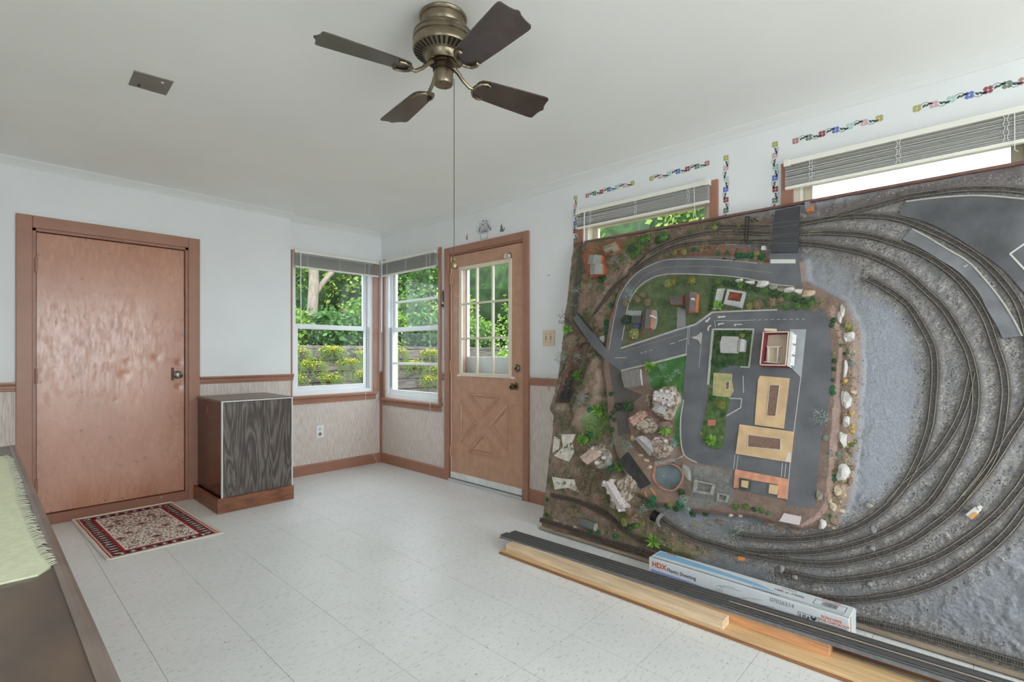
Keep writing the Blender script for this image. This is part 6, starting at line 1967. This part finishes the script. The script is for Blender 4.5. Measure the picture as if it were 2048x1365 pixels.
# small blocks, turrets and dark windows that break up the castles
def turret(px, py, r, h0, h1, m, parent=lay, cap=None):
    o = slab('turret', ell(px, py, r, r, 0, n=8), h0, h1, m, parent=parent)
    u, v = uv(px, py, h1)
    s_ = r * abs(uv(px + 10, py, h1)[0] - u) / 10
    MB().add([W(u + s_ * 1.1 * math.cos(a), v + s_ * 1.1 * math.sin(a), h1) for a in np.linspace(0, 2 * math.pi, 9)[:-1]] + [W(u, v, h1 + s_ * 1.3)], [(k, (k + 1) % 8, 8) for k in range(8)]).build('turret_cap', cap or m, o)
    return o
for x, y, r in ((1311, 786, 4), (1322, 782, 3.5), (1333, 784, 4), (1344, 787, 3.5), (1309, 798, 3.5), (1326, 807, 4), (1337, 810, 3.5)):
    turret(x, y, r, HP, HC + .036 + .004 * (int(x) % 3), M_cast)
for x, y in ((1318, 794), (1326, 797), (1334, 800)): slab('castle_window', ell(x, y, 1.4, 1.8, n=6), HC + .038, HC + .0435, M_black)
for x, y, r in ((1262, 838, 3.5), (1274, 829, 3), (1287, 826, 3.5), (1283, 838, 3)): turret(x, y, r, HP, HP + .050, M_cast2)
for x, y, r in ((1312, 880, 5), (1322, 886, 4), (1328, 897, 5), (1318, 905, 4), (1330, 883, 4)): turret(x, y, r, HP, HC - .004 + .004 * (int(x) % 3), M_cast2, cap=M_cast)
for x, y, r in ((1186, 898, 4), (1197, 905, 4), (1206, 916, 3.5), (1192, 926, 3.5)): turret(x, y, r, .03, HP + .050, M_cast)
slab('castle_wall', [(1206, 902), (1215, 912), (1213, 930), (1196, 938), (1194, 934), (1209, 927), (1210, 914), (1203, 905)], .03, HP + .034, M_gstone)
for x, y, r in ((1208, 966, 4), (1222, 962, 3.5), (1247, 1013, 4), (1238, 1021, 3.5)): turret(x, y, r, .03, HP + .066, M_cast)
# pond
slab('pond_water', POND, HP - .022, HP - .008, mat('pond_water', (104, 116, 120), .08, var=.2, scale=14, coat=.5), 'small glossy pond with pink rim')
q = POND + [POND[0]]
ribbon('pond_rim', smooth_px(q, 4), .010, HP - .02, HP + .006, mat('pink_pond_rim', (168, 122, 104), .8, var=.2, scale=30))
rock(1328, 953, 7, 6, .012, M_trock, 2); rock(1334, 960, 3, 3, .008, M_wrock, 1, dh=.0)
slab('footbridge', [(1308, 924), (1349, 916), (1351, 923), (1309, 932)], HP + .004, HP + .010, M_gstone)
rock(1374, 945, 9, 20, .02, M_gstone, 4, spin=.4)
for k, (x, y) in enumerate(((1282, 912), (1293, 921), (1299, 935))): rock(x, y, 7, 5, .016, M_trock, k)
rock(1266, 877, 6, 7, .02, M_trock, 3)
ribbon('bench', [(1300, 976), (1310, 990)], .005, HP, HP + .012, mat('orange_bench', (190, 140, 90), .7)); ribbon('bench', [(1288, 984), (1293, 994)], .004, HP, HP + .010, mat('orange_bench', (190, 140, 90), .7))
# white plaster scars
M_scar = mat('chipped_plaster', (214, 206, 196), .85, var=.15, scale=25, bump=.3)
def scar(pts, dh=.004):
    q = [bt(x, y, dh) for x, y in pts]
    MB().prism([W(u, v, hh - .02) for u, v, hh in q], [W(u, v, hh) for u, v, hh in q]).build('plaster_scar', M_scar, lay)
scar([(1108, 872), (1120, 880), (1118, 898), (1105, 906)]); scar([(1122, 869), (1151, 869), (1144, 885), (1148, 905), (1138, 924), (1120, 918), (1108, 912), (1126, 895)])
scar([(1104, 954), (1126, 958), (1149, 960), (1151, 972), (1159, 986), (1135, 976), (1109, 980)])
# rocks along the plateau rim
RK = [(1479, 562, 10, 5, 'w'), (1500, 565, 12, 6, 'w'), (1523, 569, 18, 8, 'w'), (1547, 574, 12, 6, 'g'), (1562, 579, 9, 5, 'g'), (1579, 581, 14, 7, 'w'), (1596, 583, 11, 8, 'w'), (1615, 588, 18, 8, 't'), (1685, 622, 6, 16, 'w'), (1680, 634, 6, 14, 'w'), (1700, 676, 14, 14, 'w'), (1691, 675, 5, 14, 'w'), (1690, 740, 6, 20, 'w'), (1695, 800, 12, 20, 'w'), (1687, 797, 6, 18, 'w'), (1693, 846, 9, 16, 'w'), (1706, 785, 8, 6, 't'), (1689, 763, 8, 6, 'o'), (1703, 826, 7, 6, 'o'), (1705, 852, 8, 7, 'o'), (1704, 866, 9, 8, 'o'), (1686, 880, 10, 22, 'w'), (1684, 947, 17, 20, 'w'), (1676, 982, 11, 12, 't'), (1667, 1014, 9, 10, 't'), (1683, 1025, 10, 8, 't'), (1667, 1042, 12, 14, 'd'), (1644, 1050, 10, 12, 'w'), (1639, 991, 9, 12, 'g'), (1688, 835, 6, 8, 'd'), (1700, 905, 8, 10, 'd'), (1702, 935, 9, 8, 'd'), (1698, 965, 8, 9, 'd'), (1660, 1000, 6, 8, 't'), (1700, 700, 6, 9, 'g'), (1697, 715, 6, 8, 'g'), (1448, 1072, 0, 0, '')]
MR = dict(w=M_wrock, t=M_trock, o=M_orock, g=M_grock, d=M_drock)
for k, (x, y, rx, ry, c) in enumerate(RK):
    if c: rock(x, y, rx, ry, .012 + .0008 * min(rx, ry), MR[c], k)
for k, (x, y, rx, ry, c) in enumerate([(1460, 1031, 7, 5, 't'), (1481, 1032, 6, 4, 't'), (1398, 1050, 14, 8, 'g'), (1420, 1048, 12, 9, 'g'), (1440, 1045, 10, 7, 'd'), (1537, 1048, 18, 6, 'd'), (1560, 1056, 14, 6, 'd'), (1590, 1062, 14, 7, 'd'), (1204, 682, 8, 12, 'w'), (1112, 1042, 7, 5, 'g'), (1128, 1050, 6, 4, 'g'), (1150, 1056, 5, 4, 'w'), (1742, 1012, 6, 4, 't'), (1570, 498, 0, 0, '')]):
    if c: rock(x, y, rx, ry, .014, MR[c], k + 2)
slab('white_block', [(1523, 492), (1531, 492), (1531, 500), (1522, 500)], .0, .03, M_ww)

# bridge, tunnel portal, trestle piers, tank, catenary tower, vehicles
M_blk = mat('black_model_steel', (46, 44, 44), .6)
slab('bridge', [(1145, 637), (1156, 628), (1187, 667), (1175, 680)], .050, .056, M_asph, 'truss road bridge over the ditch')
for a, b in (((1145, 638), (1175, 681)), ((1157, 627), (1188, 667))):
    tr_ = MB()
    ua, ub = np.array(uv(*a, .056)), np.array(uv(*b, .056))
    n = 7
    for k in range(n):
        p, q_ = ua + (ub - ua) * k / n, ua + (ub - ua) * (k + 1) / n
        m = (p + q_) / 2
        tr_.tube([W(*p, .055), W(*m, .078), W(*q_, .055)], .0013, 4)
    tr_.tube([W(*ua, .055), W(*ub, .055)], .0016, 4); tr_.tube([W(*(ua + (ub - ua) * .07), .078), W(*(ua + (ub - ua) * .93), .078)], .0016, 4)
    tr_.build('bridge_truss', M_blk, lay)
# portal ring round the tunnel mouth
pc = np.array(uv(1318, 1040, .03)); pdir = np.array(uv(1340, 1052, .03)) - pc; pdir /= np.linalg.norm(pdir)
pn = np.array([-pdir[1], pdir[0]])
pr = MB()
for r0, r1, d0, d1 in ((.030, .040, -.004, .012),):
    vs = []
    ts = np.linspace(0, math.pi, 13)
    for t in ts:
        for r_, dd in ((r0, d0), (r1, d0), (r1, d1), (r0, d1)):
            p = pc + pn * r_ * math.cos(t) + pdir * dd
            vs.append(W(p[0], p[1], .004 + r_ * 1.35 * math.sin(t)))
    fs = [(4 * i + k, 4 * i + (k + 1) % 4, 4 * i + 4 + (k + 1) % 4, 4 * i + 4 + k) for i in range(12) for k in range(4)]
    pr.add(vs, fs)
pr.build('tunnel_portal', mat('grey_portal', (142, 138, 138), .8, var=.2, scale=30), lay)['label'] = 'arched grey tunnel portal'
tb_ = MB()
for t in [None]:
    vs = []
    for k in range(13):
        tt = math.pi * k / 12
        p = pc + pn * .030 * math.cos(tt); vs.append(W(p[0], p[1], .004 + .030 * 1.35 * math.sin(tt)))
    for k in range(13):
        tt = math.pi * k / 12
        p = pc - pdir * .05 + pn * .030 * math.cos(tt); vs.append(W(p[0], p[1], .004 + .030 * 1.35 * math.sin(tt)))
    tb_.add(vs, [(i, i + 1, 14 + i, 13 + i) for i in range(12)] + [tuple(range(13, 26))])
tb_.build('tunnel_bore', M_black, lay)
tp = MB()
for k in range(12):
    c = tracks['trestle'][int(k * (len(tracks['trestle']) - 1) / 26)]
    tp.tube([W(c[0] - .012, max(.004, c[1] - .012), -.002), W(c[0] - .008, c[1] - .008, .018)], .0016, 4); tp.tube([W(c[0] + .012, max(.004, c[1] - .016), -.002), W(c[0] + .006, c[1] - .006, .018)], .0016, 4)
tp.build('trestle_bents', mat('trestle_brown', (120, 82, 66), .85), lay)
ta, tbq = np.array(uv(1159, 1044, .03)), np.array(uv(1191, 1055, .03))
tk_ = MB()
dn = (tbq - ta) / np.linalg.norm(tbq - ta); nn_ = np.array([-dn[1], dn[0]])
secs = []
for k in range(8):
    a = 2 * math.pi * (k + .5) / 8
    secs.append((.026 * math.cos(a), .030 + .024 * math.sin(a)))
tk_.prism([W(ta[0] + nn_[0] * a, ta[1] + nn_[1] * a, b) for a, b in secs], [W(tbq[0] + nn_[0] * a, tbq[1] + nn_[1] * a, b) for a, b in secs])
tko = tk_.build('grey_tank', mat('grey_tank', (104, 106, 102), .6, var=.12, scale=30), lay); tko['label'] = 'eight-sided dark grey tank by the trestle'
MB().prism([W(tbq[0] + nn_[0] * a * .98 , tbq[1] + nn_[1] * a * .98, b) for a, b in secs], [W(tbq[0] + dn[0] * .003 + nn_[0] * a * .98, tbq[1] + dn[1] * .003 + nn_[1] * a * .98, b) for a, b in secs]).build('tank_end', mat('pale_tank_end', (168, 158, 148), .7), tko)
# catenary gantry and wires
gt = MB()
g0, g1 = np.array(uv(1494, 433, .075)), np.array(uv(1491, 481, .075))
for s in (-.008, .008):
    gt.tube([W(g0[0] + s, g0[1], .075), W(g1[0] + s, g1[1], .075)], .0022, 5); gt.tube([W(g0[0] + s, g0[1], .062), W(g1[0] + s, g1[1], .062)], .0018, 5)
for k in range(10):
    p, q_ = g0 + (g1 - g0) * k / 10, g0 + (g1 - g0) * (k + 1) / 10
    gt.tube([W(p[0] - .008, p[1], .075), W(q_[0] + .008, q_[1], .075)], .0012, 4); gt.tube([W(p[0] + .008, p[1], .062), W(q_[0] + .008, q_[1], .075)], .0012, 4)
for g in (g0, g1):
    for s in (-.010, .010): gt.tube([W(g[0] + s * .4, g[1], .076), W(g[0] + s * 1.5 + .02, g[1] - .004, .0)], .0022, 5)
gt.build('catenary_gantry', M_blk, lay)['label'] = 'black lattice gantry spanning the tracks'
wr = MB()
for pth in ([(1420, 466), (1492, 455), (1560, 446), (1610, 440)], [(1420, 470), (1492, 462), (1600, 449)], [(1420, 483), (1492, 480), (1560, 470), (1640, 461)], [(1492, 481), (1560, 474), (1645, 467)], [(1450, 484), (1520, 486), (1600, 487)]):
    wr.tube([W(*uv(x, y, .066), .066) for x, y in pth], .0006, 4)
tag(wr.build('overhead_wires', mat('wire_tan', (140, 130, 112), .5), lay), kind='stuff')
for fx_, fy_ in ((1439, 463), (1452, 485), (1618, 464)):
    q = [(fx_, fy_), (fx_ + 25, fy_ - 1), (fx_ + 25, fy_ + 4), (fx_, fy_ + 4), (fx_, fy_)]
    MB().tube([W(*uv(x, y, .055), .055) for x, y in q], .0010, 4).build('wire_spreader', mat('cream_spreader', (190, 176, 148), .6), lay)
slab('signal_hut', [(1610, 407), (1620, 405), (1625, 411), (1624, 421), (1612, 423)], 0, .030, mat('orange_hut', (190, 122, 76), .7), 'small orange hut at the top edge')
slab('hut_roof', [(1609, 404), (1620, 402), (1620, 416), (1610, 418)], .030, .034, mat('grey_hut_roof', (128, 132, 138), .6))
tv = slab('model_truck', [(1930, 1030), (1950, 1014), (1964, 1020), (1944, 1040)], .012, .030, mat('white_truck', (216, 214, 208), .5), 'small white model truck among the tracks', bevel=.002)
slab('truck_load', [(1938, 1035), (1950, 1025), (1957, 1029), (1944, 1039)], .026, .037, mat('orange_load', (222, 150, 72), .6), parent=tv)
slab('truck_cab', [(1954, 1014), (1961, 1011), (1966, 1016), (1959, 1021)], .014, .038, mat('white_truck', (216, 214, 208), .5), parent=tv)
tw_ = slab('model_car', [(1466, 1115), (1478, 1113), (1492, 1118), (1488, 1124), (1474, 1123)], .004, .018, mat('tan_wreck', (150, 130, 112), .7), 'tiny orange and grey vehicle behind the carton')
slab('car_body', [(1477, 1114), (1489, 1116), (1488, 1122), (1476, 1121)], .018, .024, mat('orange_car', (222, 138, 62), .6), parent=tw_)
for x, y in ((1735, 1014), (1562, 1140), (1590, 1158), (1740, 1172), (1748, 1060), (1745, 1100)):
    rock(x, y, 8, 9, .014, mat('grey_plaster_lump', (140, 140, 142), .8, var=.2, scale=40), int(x) % 5, name='plaster_lump')

# ---- bushes and trees of the layout
def bush_mesh(seed, n=90, L=.34, core=.62, frond=False):
    rng = random.Random(seed)
    mb = MB()
    if core: blob(mb, (0, 0, .35), (core, core, core * .8), rng, 2)
    for _ in range(n):
        th = rng.uniform(0, 6.28); cz = rng.uniform(-.15, 1)
        s = math.sqrt(max(0, 1 - cz * cz))
        d = Vector((s * math.cos(th), s * math.sin(th), cz))
        p = d * (core * .85 if not frond else .1) + Vector((0, 0, .35))
        w = d.orthogonal().normalized(); w = Matrix.Rotation(rng.uniform(0, 6.28), 3, d) @ w
        dd = (d + w * rng.uniform(-.7, .7)).normalized()
        l = L * rng.uniform(.7, 1.3) * (2.4 if frond else 1)
        k = .3 if not frond else .14
        mb.add([p, p + dd * l * .5 + w * l * k, p + dd * l, p + dd * l * .5 - w * l * k], [(0, 1, 2, 3)])
    me = bpy.data.meshes.new('bush')
    me.from_pydata([tuple(v) for v in mb.v], [], mb.f)
    return me
def tree_mesh(seed, n=170):
    rng = random.Random(seed)
    mb = MB()
    mb.tube([(0, 0, -.1), (.03, .02, .7), (0, 0, 1.5)], [.06, .045, .02], 5)
    for k in range(7):
        a = rng.uniform(0, 6.28); z = rng.uniform(.6, 1.3)
        tip = Vector((.6 * math.cos(a), .6 * math.sin(a), z + .5))
        mb.tube([(0, 0, z), tuple(tip)], [.03, .012], 4)
        for _ in range(n // 7):
            p = tip + Vector((rng.gauss(0, .24), rng.gauss(0, .24), rng.gauss(0, .2)))
            d = Vector((rng.gauss(0, 1), rng.gauss(0, 1), rng.gauss(0, 1))).normalized(); w = d.orthogonal().normalized()
            l = rng.uniform(.10, .20)
            mb.add([p, p + d * l * .5 + w * l * .35, p + d * l, p + d * l * .5 - w * l * .35], [(0, 1, 2, 3)])
    me = bpy.data.meshes.new('tree')
    me.from_pydata([tuple(v) for v in mb.v], [], mb.f)
    return me
BUSH = [bush_mesh(s) for s in range(4)]
FROND = [bush_mesh(s + 10, 60, .42, 0, True) for s in range(2)]
TREE = [tree_mesh(s) for s in range(4)]
MB_ = dict(d=mat('bush_dark_green', (62, 92, 58), .8, var=.4, scale=5), g=mat('bush_green', (92, 126, 66), .8, var=.4, scale=5), b=mat('bush_bright_green', (132, 176, 76), .7, var=.3, scale=5), s=mat('sage_foliage', (136, 152, 142), .8, var=.4, scale=5),
           o=mat('olive_bush', (146, 148, 92), .85, var=.4, scale=5), n=mat('dry_brown_bush', (138, 122, 98), .85, var=.45, scale=5), r=mat('orange_berry_bush', (196, 110, 60), .8, scale=7, col2=(112, 128, 62), ramp=(.55, .62)), e=mat('emerald_bush', (56, 118, 78), .75, var=.4, scale=5), k=mat('charcoal_bush', (70, 78, 64), .85, var=.4, scale=5))
for me in BUSH + FROND + TREE: me.materials.append(MB_['g'])
cnt = 0
def bush(px, py, r, kind, flat=.8, form='bush'):
    global cnt
    cnt += 1
    u, v, h_ = bt(px, py, .008)
    s = r * abs(uv(px + 10, py, h_)[0] - u) / 10
    me = (FROND if form == 'frond' else BUSH)[cnt % (2 if form == 'frond' else 4)]
    return place(me, 'bush', u, v, h_ - .010, (s, s, s * flat), MB_[kind], spin=cnt * 1.7)
def ttree(px, py, hgt, kind, r=None):
    """small tree whose crown (not its foot) is seen at px, py"""
    global cnt
    cnt += 1
    u, v, h_ = bt(px, py, hgt)
    h_ = height_at(u, v)
    s = hgt / 1.5
    return place(TREE[cnt % 4], 'model_tree', u, v, h_, (s * (r or .8), s * (r or .8), s), MB_[kind], spin=cnt * 2.1, tilt=(.15 * math.sin(cnt), .15 * math.cos(cnt * 2)))
for t in range(13):
    f = t / 12; bush(np.interp(f, [0, .25, .5, .75, 1], [1436, 1480, 1530, 1575, 1622]), np.interp(f, [0, .25, .5, .75, 1], [563, 571, 583, 594, 606]), 9, 'd' if t % 3 else 'g')
for t in range(7): bush(1427 - t * 1.5, 574 + t * 7.5, 5, 'd')
for x, y, r, k in [(1573, 615, 9, 'g'), (1594, 613, 11, 'g'), (1611, 615, 8, 'g'), (1337, 567, 11, 'o'), (1347, 564, 10, 'r'), (1383, 562, 12, 'r'), (1253, 641, 12, 'k'), (1269, 668, 13, 'o'), (1252, 606, 9, 'n'),
    (1275, 600, 9, 'n'), (1296, 605, 9, 'n'), (1285, 590, 8, 'n'), (1515, 610, 14, 'n'), (1545, 606, 14, 'n'), (1500, 612, 10, 'o'), (1560, 600, 10, 'n'),
    (1434, 664, 6, 'd'), (1445, 665, 6, 'd'), (1457, 665, 7, 'd'), (1469, 665, 7, 'd'), (1490, 664, 7, 'd'), (1484, 672, 8, 'o'), (1432, 727, 9, 'd'), (1440, 732, 10, 'd'), (1452, 728, 9, 'd'), (1464, 724, 8, 'd'), (1426, 723, 7, 'd'),
    (1425, 798, 9, 'd'), (1443, 811, 12, 'r'), (1430, 808, 8, 'g'), (1422, 880, 13, 'b'), (1445, 845, 6, 'g'), (1446, 860, 6, 'g'), (1444, 875, 6, 'o'), (1402, 868, 6, 'o'), (1440, 893, 6, 'g'), (1425, 893, 6, 'g'), (1445, 830, 7, 'd'), (1420, 790, 6, 'g'),
    (1667, 640, 8, 'd'), (1663, 650, 8, 'd'), (1668, 706, 6, 'o'), (1668, 722, 8, 'd'), (1667, 738, 7, 'd'), (1664, 760, 6, 'd'), (1665, 776, 8, 'e'), (1665, 786, 8, 'e'), (1682, 690, 6, 'g'), (1697, 654, 13, 'o'), (1678, 634, 6, 'o'), (1704, 727, 8, 's'), (1688, 707, 5, 'd'),
    (1624, 596, 6, 'e'), (1643, 600, 6, 'o'), (1709, 884, 8, 'o'), (1702, 890, 8, 'g'), (1668, 952, 6, 'e'), (1668, 960, 6, 'e'), (1667, 943, 5, 'r'), (1660, 1033, 6, 'e'), (1646, 1041, 5, 'e'), (1660, 1010, 4, 'e'), (1637, 988, 7, 'e'),
    (1436, 507, 6, 'e'), (1453, 506, 6, 'e'), (1476, 510, 8, 'e'), (1486, 511, 8, 'e'), (1500, 511, 9, 'e'), (1513, 507, 8, 'o'), (1524, 514, 9, 'e'), (1510, 517, 7, 'o'), (1530, 520, 7, 'o'), (1492, 523, 6, 'o'), (1468, 521, 5, 'd'), (1448, 518, 5, 'd'), (1386, 500, 7, 'e'), (1368, 505, 8, 'o'), (1350, 506, 7, 'o'), (1402, 500, 5, 'o'), (1522, 526, 5, 'o'),
    (1430, 455, 7, 'o'), (1437, 450, 6, 'e'), (1478, 450, 6, 'r'), (1328, 475, 14, 'g'), (1318, 480, 10, 'd'), (1275, 505, 9, 'g'), (1268, 512, 8, 'g'), (1285, 480, 11, 'g'), (1296, 476, 10, 'g'), (1263, 497, 9, 'd'), (1207, 556, 7, 'd'), (1202, 560, 7, 'd'), (1180, 552, 6, 'g'),
    (1228, 598, 5, 'o'), (1233, 590, 5, 'e'), (1222, 610, 6, 'e'), (1215, 627, 5, 'o'), (1214, 635, 5, 'o'), (1212, 645, 6, 'e'), (1212, 655, 6, 'e'), (1211, 665, 5, 'e'), (1180, 870, 7, 'e'), (1179, 820, 6, 'e'), (1222, 788, 6, 'd'), (1225, 825, 6, 'd'), (1220, 835, 5, 'd'), (1228, 840, 5, 'd'), (1224, 860, 6, 'd'), (1236, 814, 10, 'k'), (1258, 814, 13, 'd'),
    (1240, 938, 9, 'e'), (1222, 936, 8, 'e'), (1170, 882, 9, 'b'), (1334, 862, 12, 'b'), (1345, 890, 9, 's'), (1303, 1006, 11, 'e'), (1306, 1000, 9, 'e'), (1335, 1012, 9, 'd'), (1340, 1010, 7, 'o'), (1360, 1010, 11, 'e'), (1374, 1018, 10, 's'), (1352, 1017, 9, 'd'), (1362, 985, 9, 'd'), (1366, 1000, 12, 's'), (1385, 1028, 9, 'd'), (1410, 1028, 8, 'd'), (1471, 1015, 9, 'g'), (1492, 1014, 8, 'g'), (1508, 1020, 7, 'd'), (1522, 1022, 8, 'g'), (1535, 1027, 6, 'g'),
    (1262, 1040, 10, 'n'), (1270, 1030, 10, 'n'), (1250, 1045, 10, 'o'), (1280, 1035, 9, 'n'), (1258, 1055, 8, 'd'), (1272, 1052, 9, 'g'), (1285, 1048, 8, 'o'), (1258, 880, 8, 'n'), (1275, 862, 8, 'n'), (1165, 968, 9, 'n'), (1175, 985, 9, 'n'), (1172, 950, 8, 'n'), (1186, 940, 9, 'n'), (1180, 965, 8, 'n'), (1196, 955, 8, 'n'), (1268, 1004, 9, 'n'), (1262, 985, 8, 'n'), (1280, 1010, 8, 'n'),
    (1181, 1063, 6, 'e'), (1196, 1066, 6, 'e'), (1230, 1073, 7, 'e'), (1092, 1030, 5, 'd'), (1094, 1000, 4, 'd'), (1652, 876, 8, 's'), (1660, 905, 7, 's'), (1678, 908, 8, 's'), (1700, 910, 8, 's')]:
    bush(x, y, r, k)
for x, y, r in [(1156, 752, 10), (1197, 822, 11), (1137, 660, 9), (1199, 820, 9), (1165, 880, 10), (1308, 1084, 13), (1300, 733, 10), (1240, 932, 10), (1437, 611, 11), (1330, 862, 10), (1422, 880, 11)]:
    bush(x, y, r, 'b', 1.0, 'frond')
for x, y, hg, k in [(1148, 582, .07, 's'), (1141, 607, .07, 's'), (1128, 642, .09, 'k'), (1156, 715, .07, 's'), (1150, 730, .07, 's'), (1118, 718, .09, 's'), (1108, 776, .09, 'n'), (1162, 790, .08, 's'), (1160, 805, .07, 's'), (1228, 512, .06, 's'), (1248, 510, .06, 's'), (1256, 590, .07, 's'), (1325, 735, .05, 's'), (1315, 752, .05, 's'), (1335, 760, .05, 's'), (1355, 745, .05, 's'), (1240, 885, .07, 's'), (1255, 895, .07, 's'), (1228, 890, .06, 's'), (1462, 1058, .07, 's'), (1470, 1066, .07, 's'), (1640, 832, .07, 's'), (1650, 845, .06, 's'), (1655, 620, .06, 'n'), (1640, 615, .06, 'n'), (1160, 955, .06, 'n'), (1150, 980, .06, 'n'), (1290, 1020, .06, 's'), (1275, 1018, .06, 'n'), (1300, 760, .04, 's'), (1412, 488, .05, 'n'), (1405, 492, .05, 'n'), (1370, 1000, .05, 's'), (1348, 885, .05, 's')]:
    ttree(x, y, hg, k)
slab('castle_terrace', [(1351, 920), (1353, 918), (1368, 910), (1366, 914)], HP, HP + .006, M_kerb)

# ---- loose stones between the tracks, litter and moss on the hills: too many and too small to count
def scatter(mask, n, seed, smin, smax, flat=False):
    rg = np.random.RandomState(seed)
    mb = MB()
    k = 0
    tries = 0
    while k < n and tries < n * 40:
        tries += 1
        u, v = rg.uniform(.004, BU - .01), rg.uniform(.02, BV - .01)
        if rg.rand() > mask[int(v / DU), int(u / DU)]: continue
        k += 1
        h_ = height_at(u, v)
        s_ = rg.uniform(smin, smax)
        if flat:
            for _ in range(4):
                a = rg.uniform(0, 6.28); du, dv = math.cos(a), math.sin(a); e_ = rg.uniform(.3, 1.0)
                pu, pv = u + rg.uniform(-s_, s_), v + rg.uniform(-s_, s_)
                w_ = s_ * .3
                mb.add([W(pu - dv * w_, pv + du * w_, h_), W(pu + dv * w_, pv - du * w_, h_), W(pu + du * s_ * e_, pv + dv * s_ * e_, h_ + s_ * 1.1)], [(0, 1, 2)])
        else:
            a = rg.uniform(0, 6.28)
            q = [(u + s_ * math.cos(a + t), v + s_ * math.sin(a + t)) for t in (0, 1.7, 3.3, 4.9)]
            mb.add([W(*p, h_ - s_ * .3) for p in q] + [W(u + rg.uniform(-.3, .3) * s_, v, h_ + s_ * rg.uniform(.5, .9))], [(0, 1, 4), (1, 2, 4), (2, 3, 4), (3, 0, 4)])
    return mb
free = (bed < .05) & (plat < .5)
rim = blur(P([(1668, 612), (1722, 660), (1720, 800), (1712, 950), (1692, 1015), (1660, 1062), (1640, 1054), (1680, 900), (1690, 740)], .03), 2)
tag(scatter(ballast * right * free, 3600, 1, .0018, .0042).build('ballast_stones', mat('pale_ballast', (172, 167, 160), .85, var=.3, scale=30), lay), kind='stuff')
tag(scatter(ballast * right * free, 2200, 2, .0018, .0045).build('ballast_stones', mat('dark_ballast', (96, 92, 90), .85, var=.3, scale=30), lay), kind='stuff')
tag(scatter(np.clip(lft * free * .8 + rim, 0, 1), 1100, 3, .002, .006).build('ground_litter', mat('pale_litter', (168, 146, 128), .9, var=.3, scale=30), lay), kind='stuff')
tag(scatter(rim, 260, 7, .003, .008).build('ground_litter', mat('ochre_litter', (190, 158, 104), .9, var=.3, scale=30), lay), kind='stuff')
mossy = np.clip((n2 - .45) * 5, 0, 1)
tag(scatter(np.clip(lft * free * mossy + rim * .4, 0, 1), 1500, 4, .004, .009, True).build('moss_tufts', MB_['g'], lay), kind='stuff')
tag(scatter(np.clip(lft * free * (1 - mossy) * .7 + rim * .5, 0, 1), 1100, 5, .004, .010, True).build('moss_tufts', mat('dry_moss', (132, 120, 84), .9, var=.3, scale=30), lay), kind='stuff')
tag(scatter(np.clip(lft * free * mossy, 0, 1), 700, 6, .004, .009, True).build('moss_tufts', mat('dark_moss', (64, 84, 52), .9, var=.3, scale=30), lay), kind='stuff')
lawnm = P(LAWN1, HP)
tag(scatter(lawnm * np.clip((n1 - .4) * 4, 0, 1), 700, 8, .003, .007, True).build('lawn_tufts', mat('lawn_tuft', (104, 116, 82), .9, var=.3, scale=30), lay), kind='stuff')
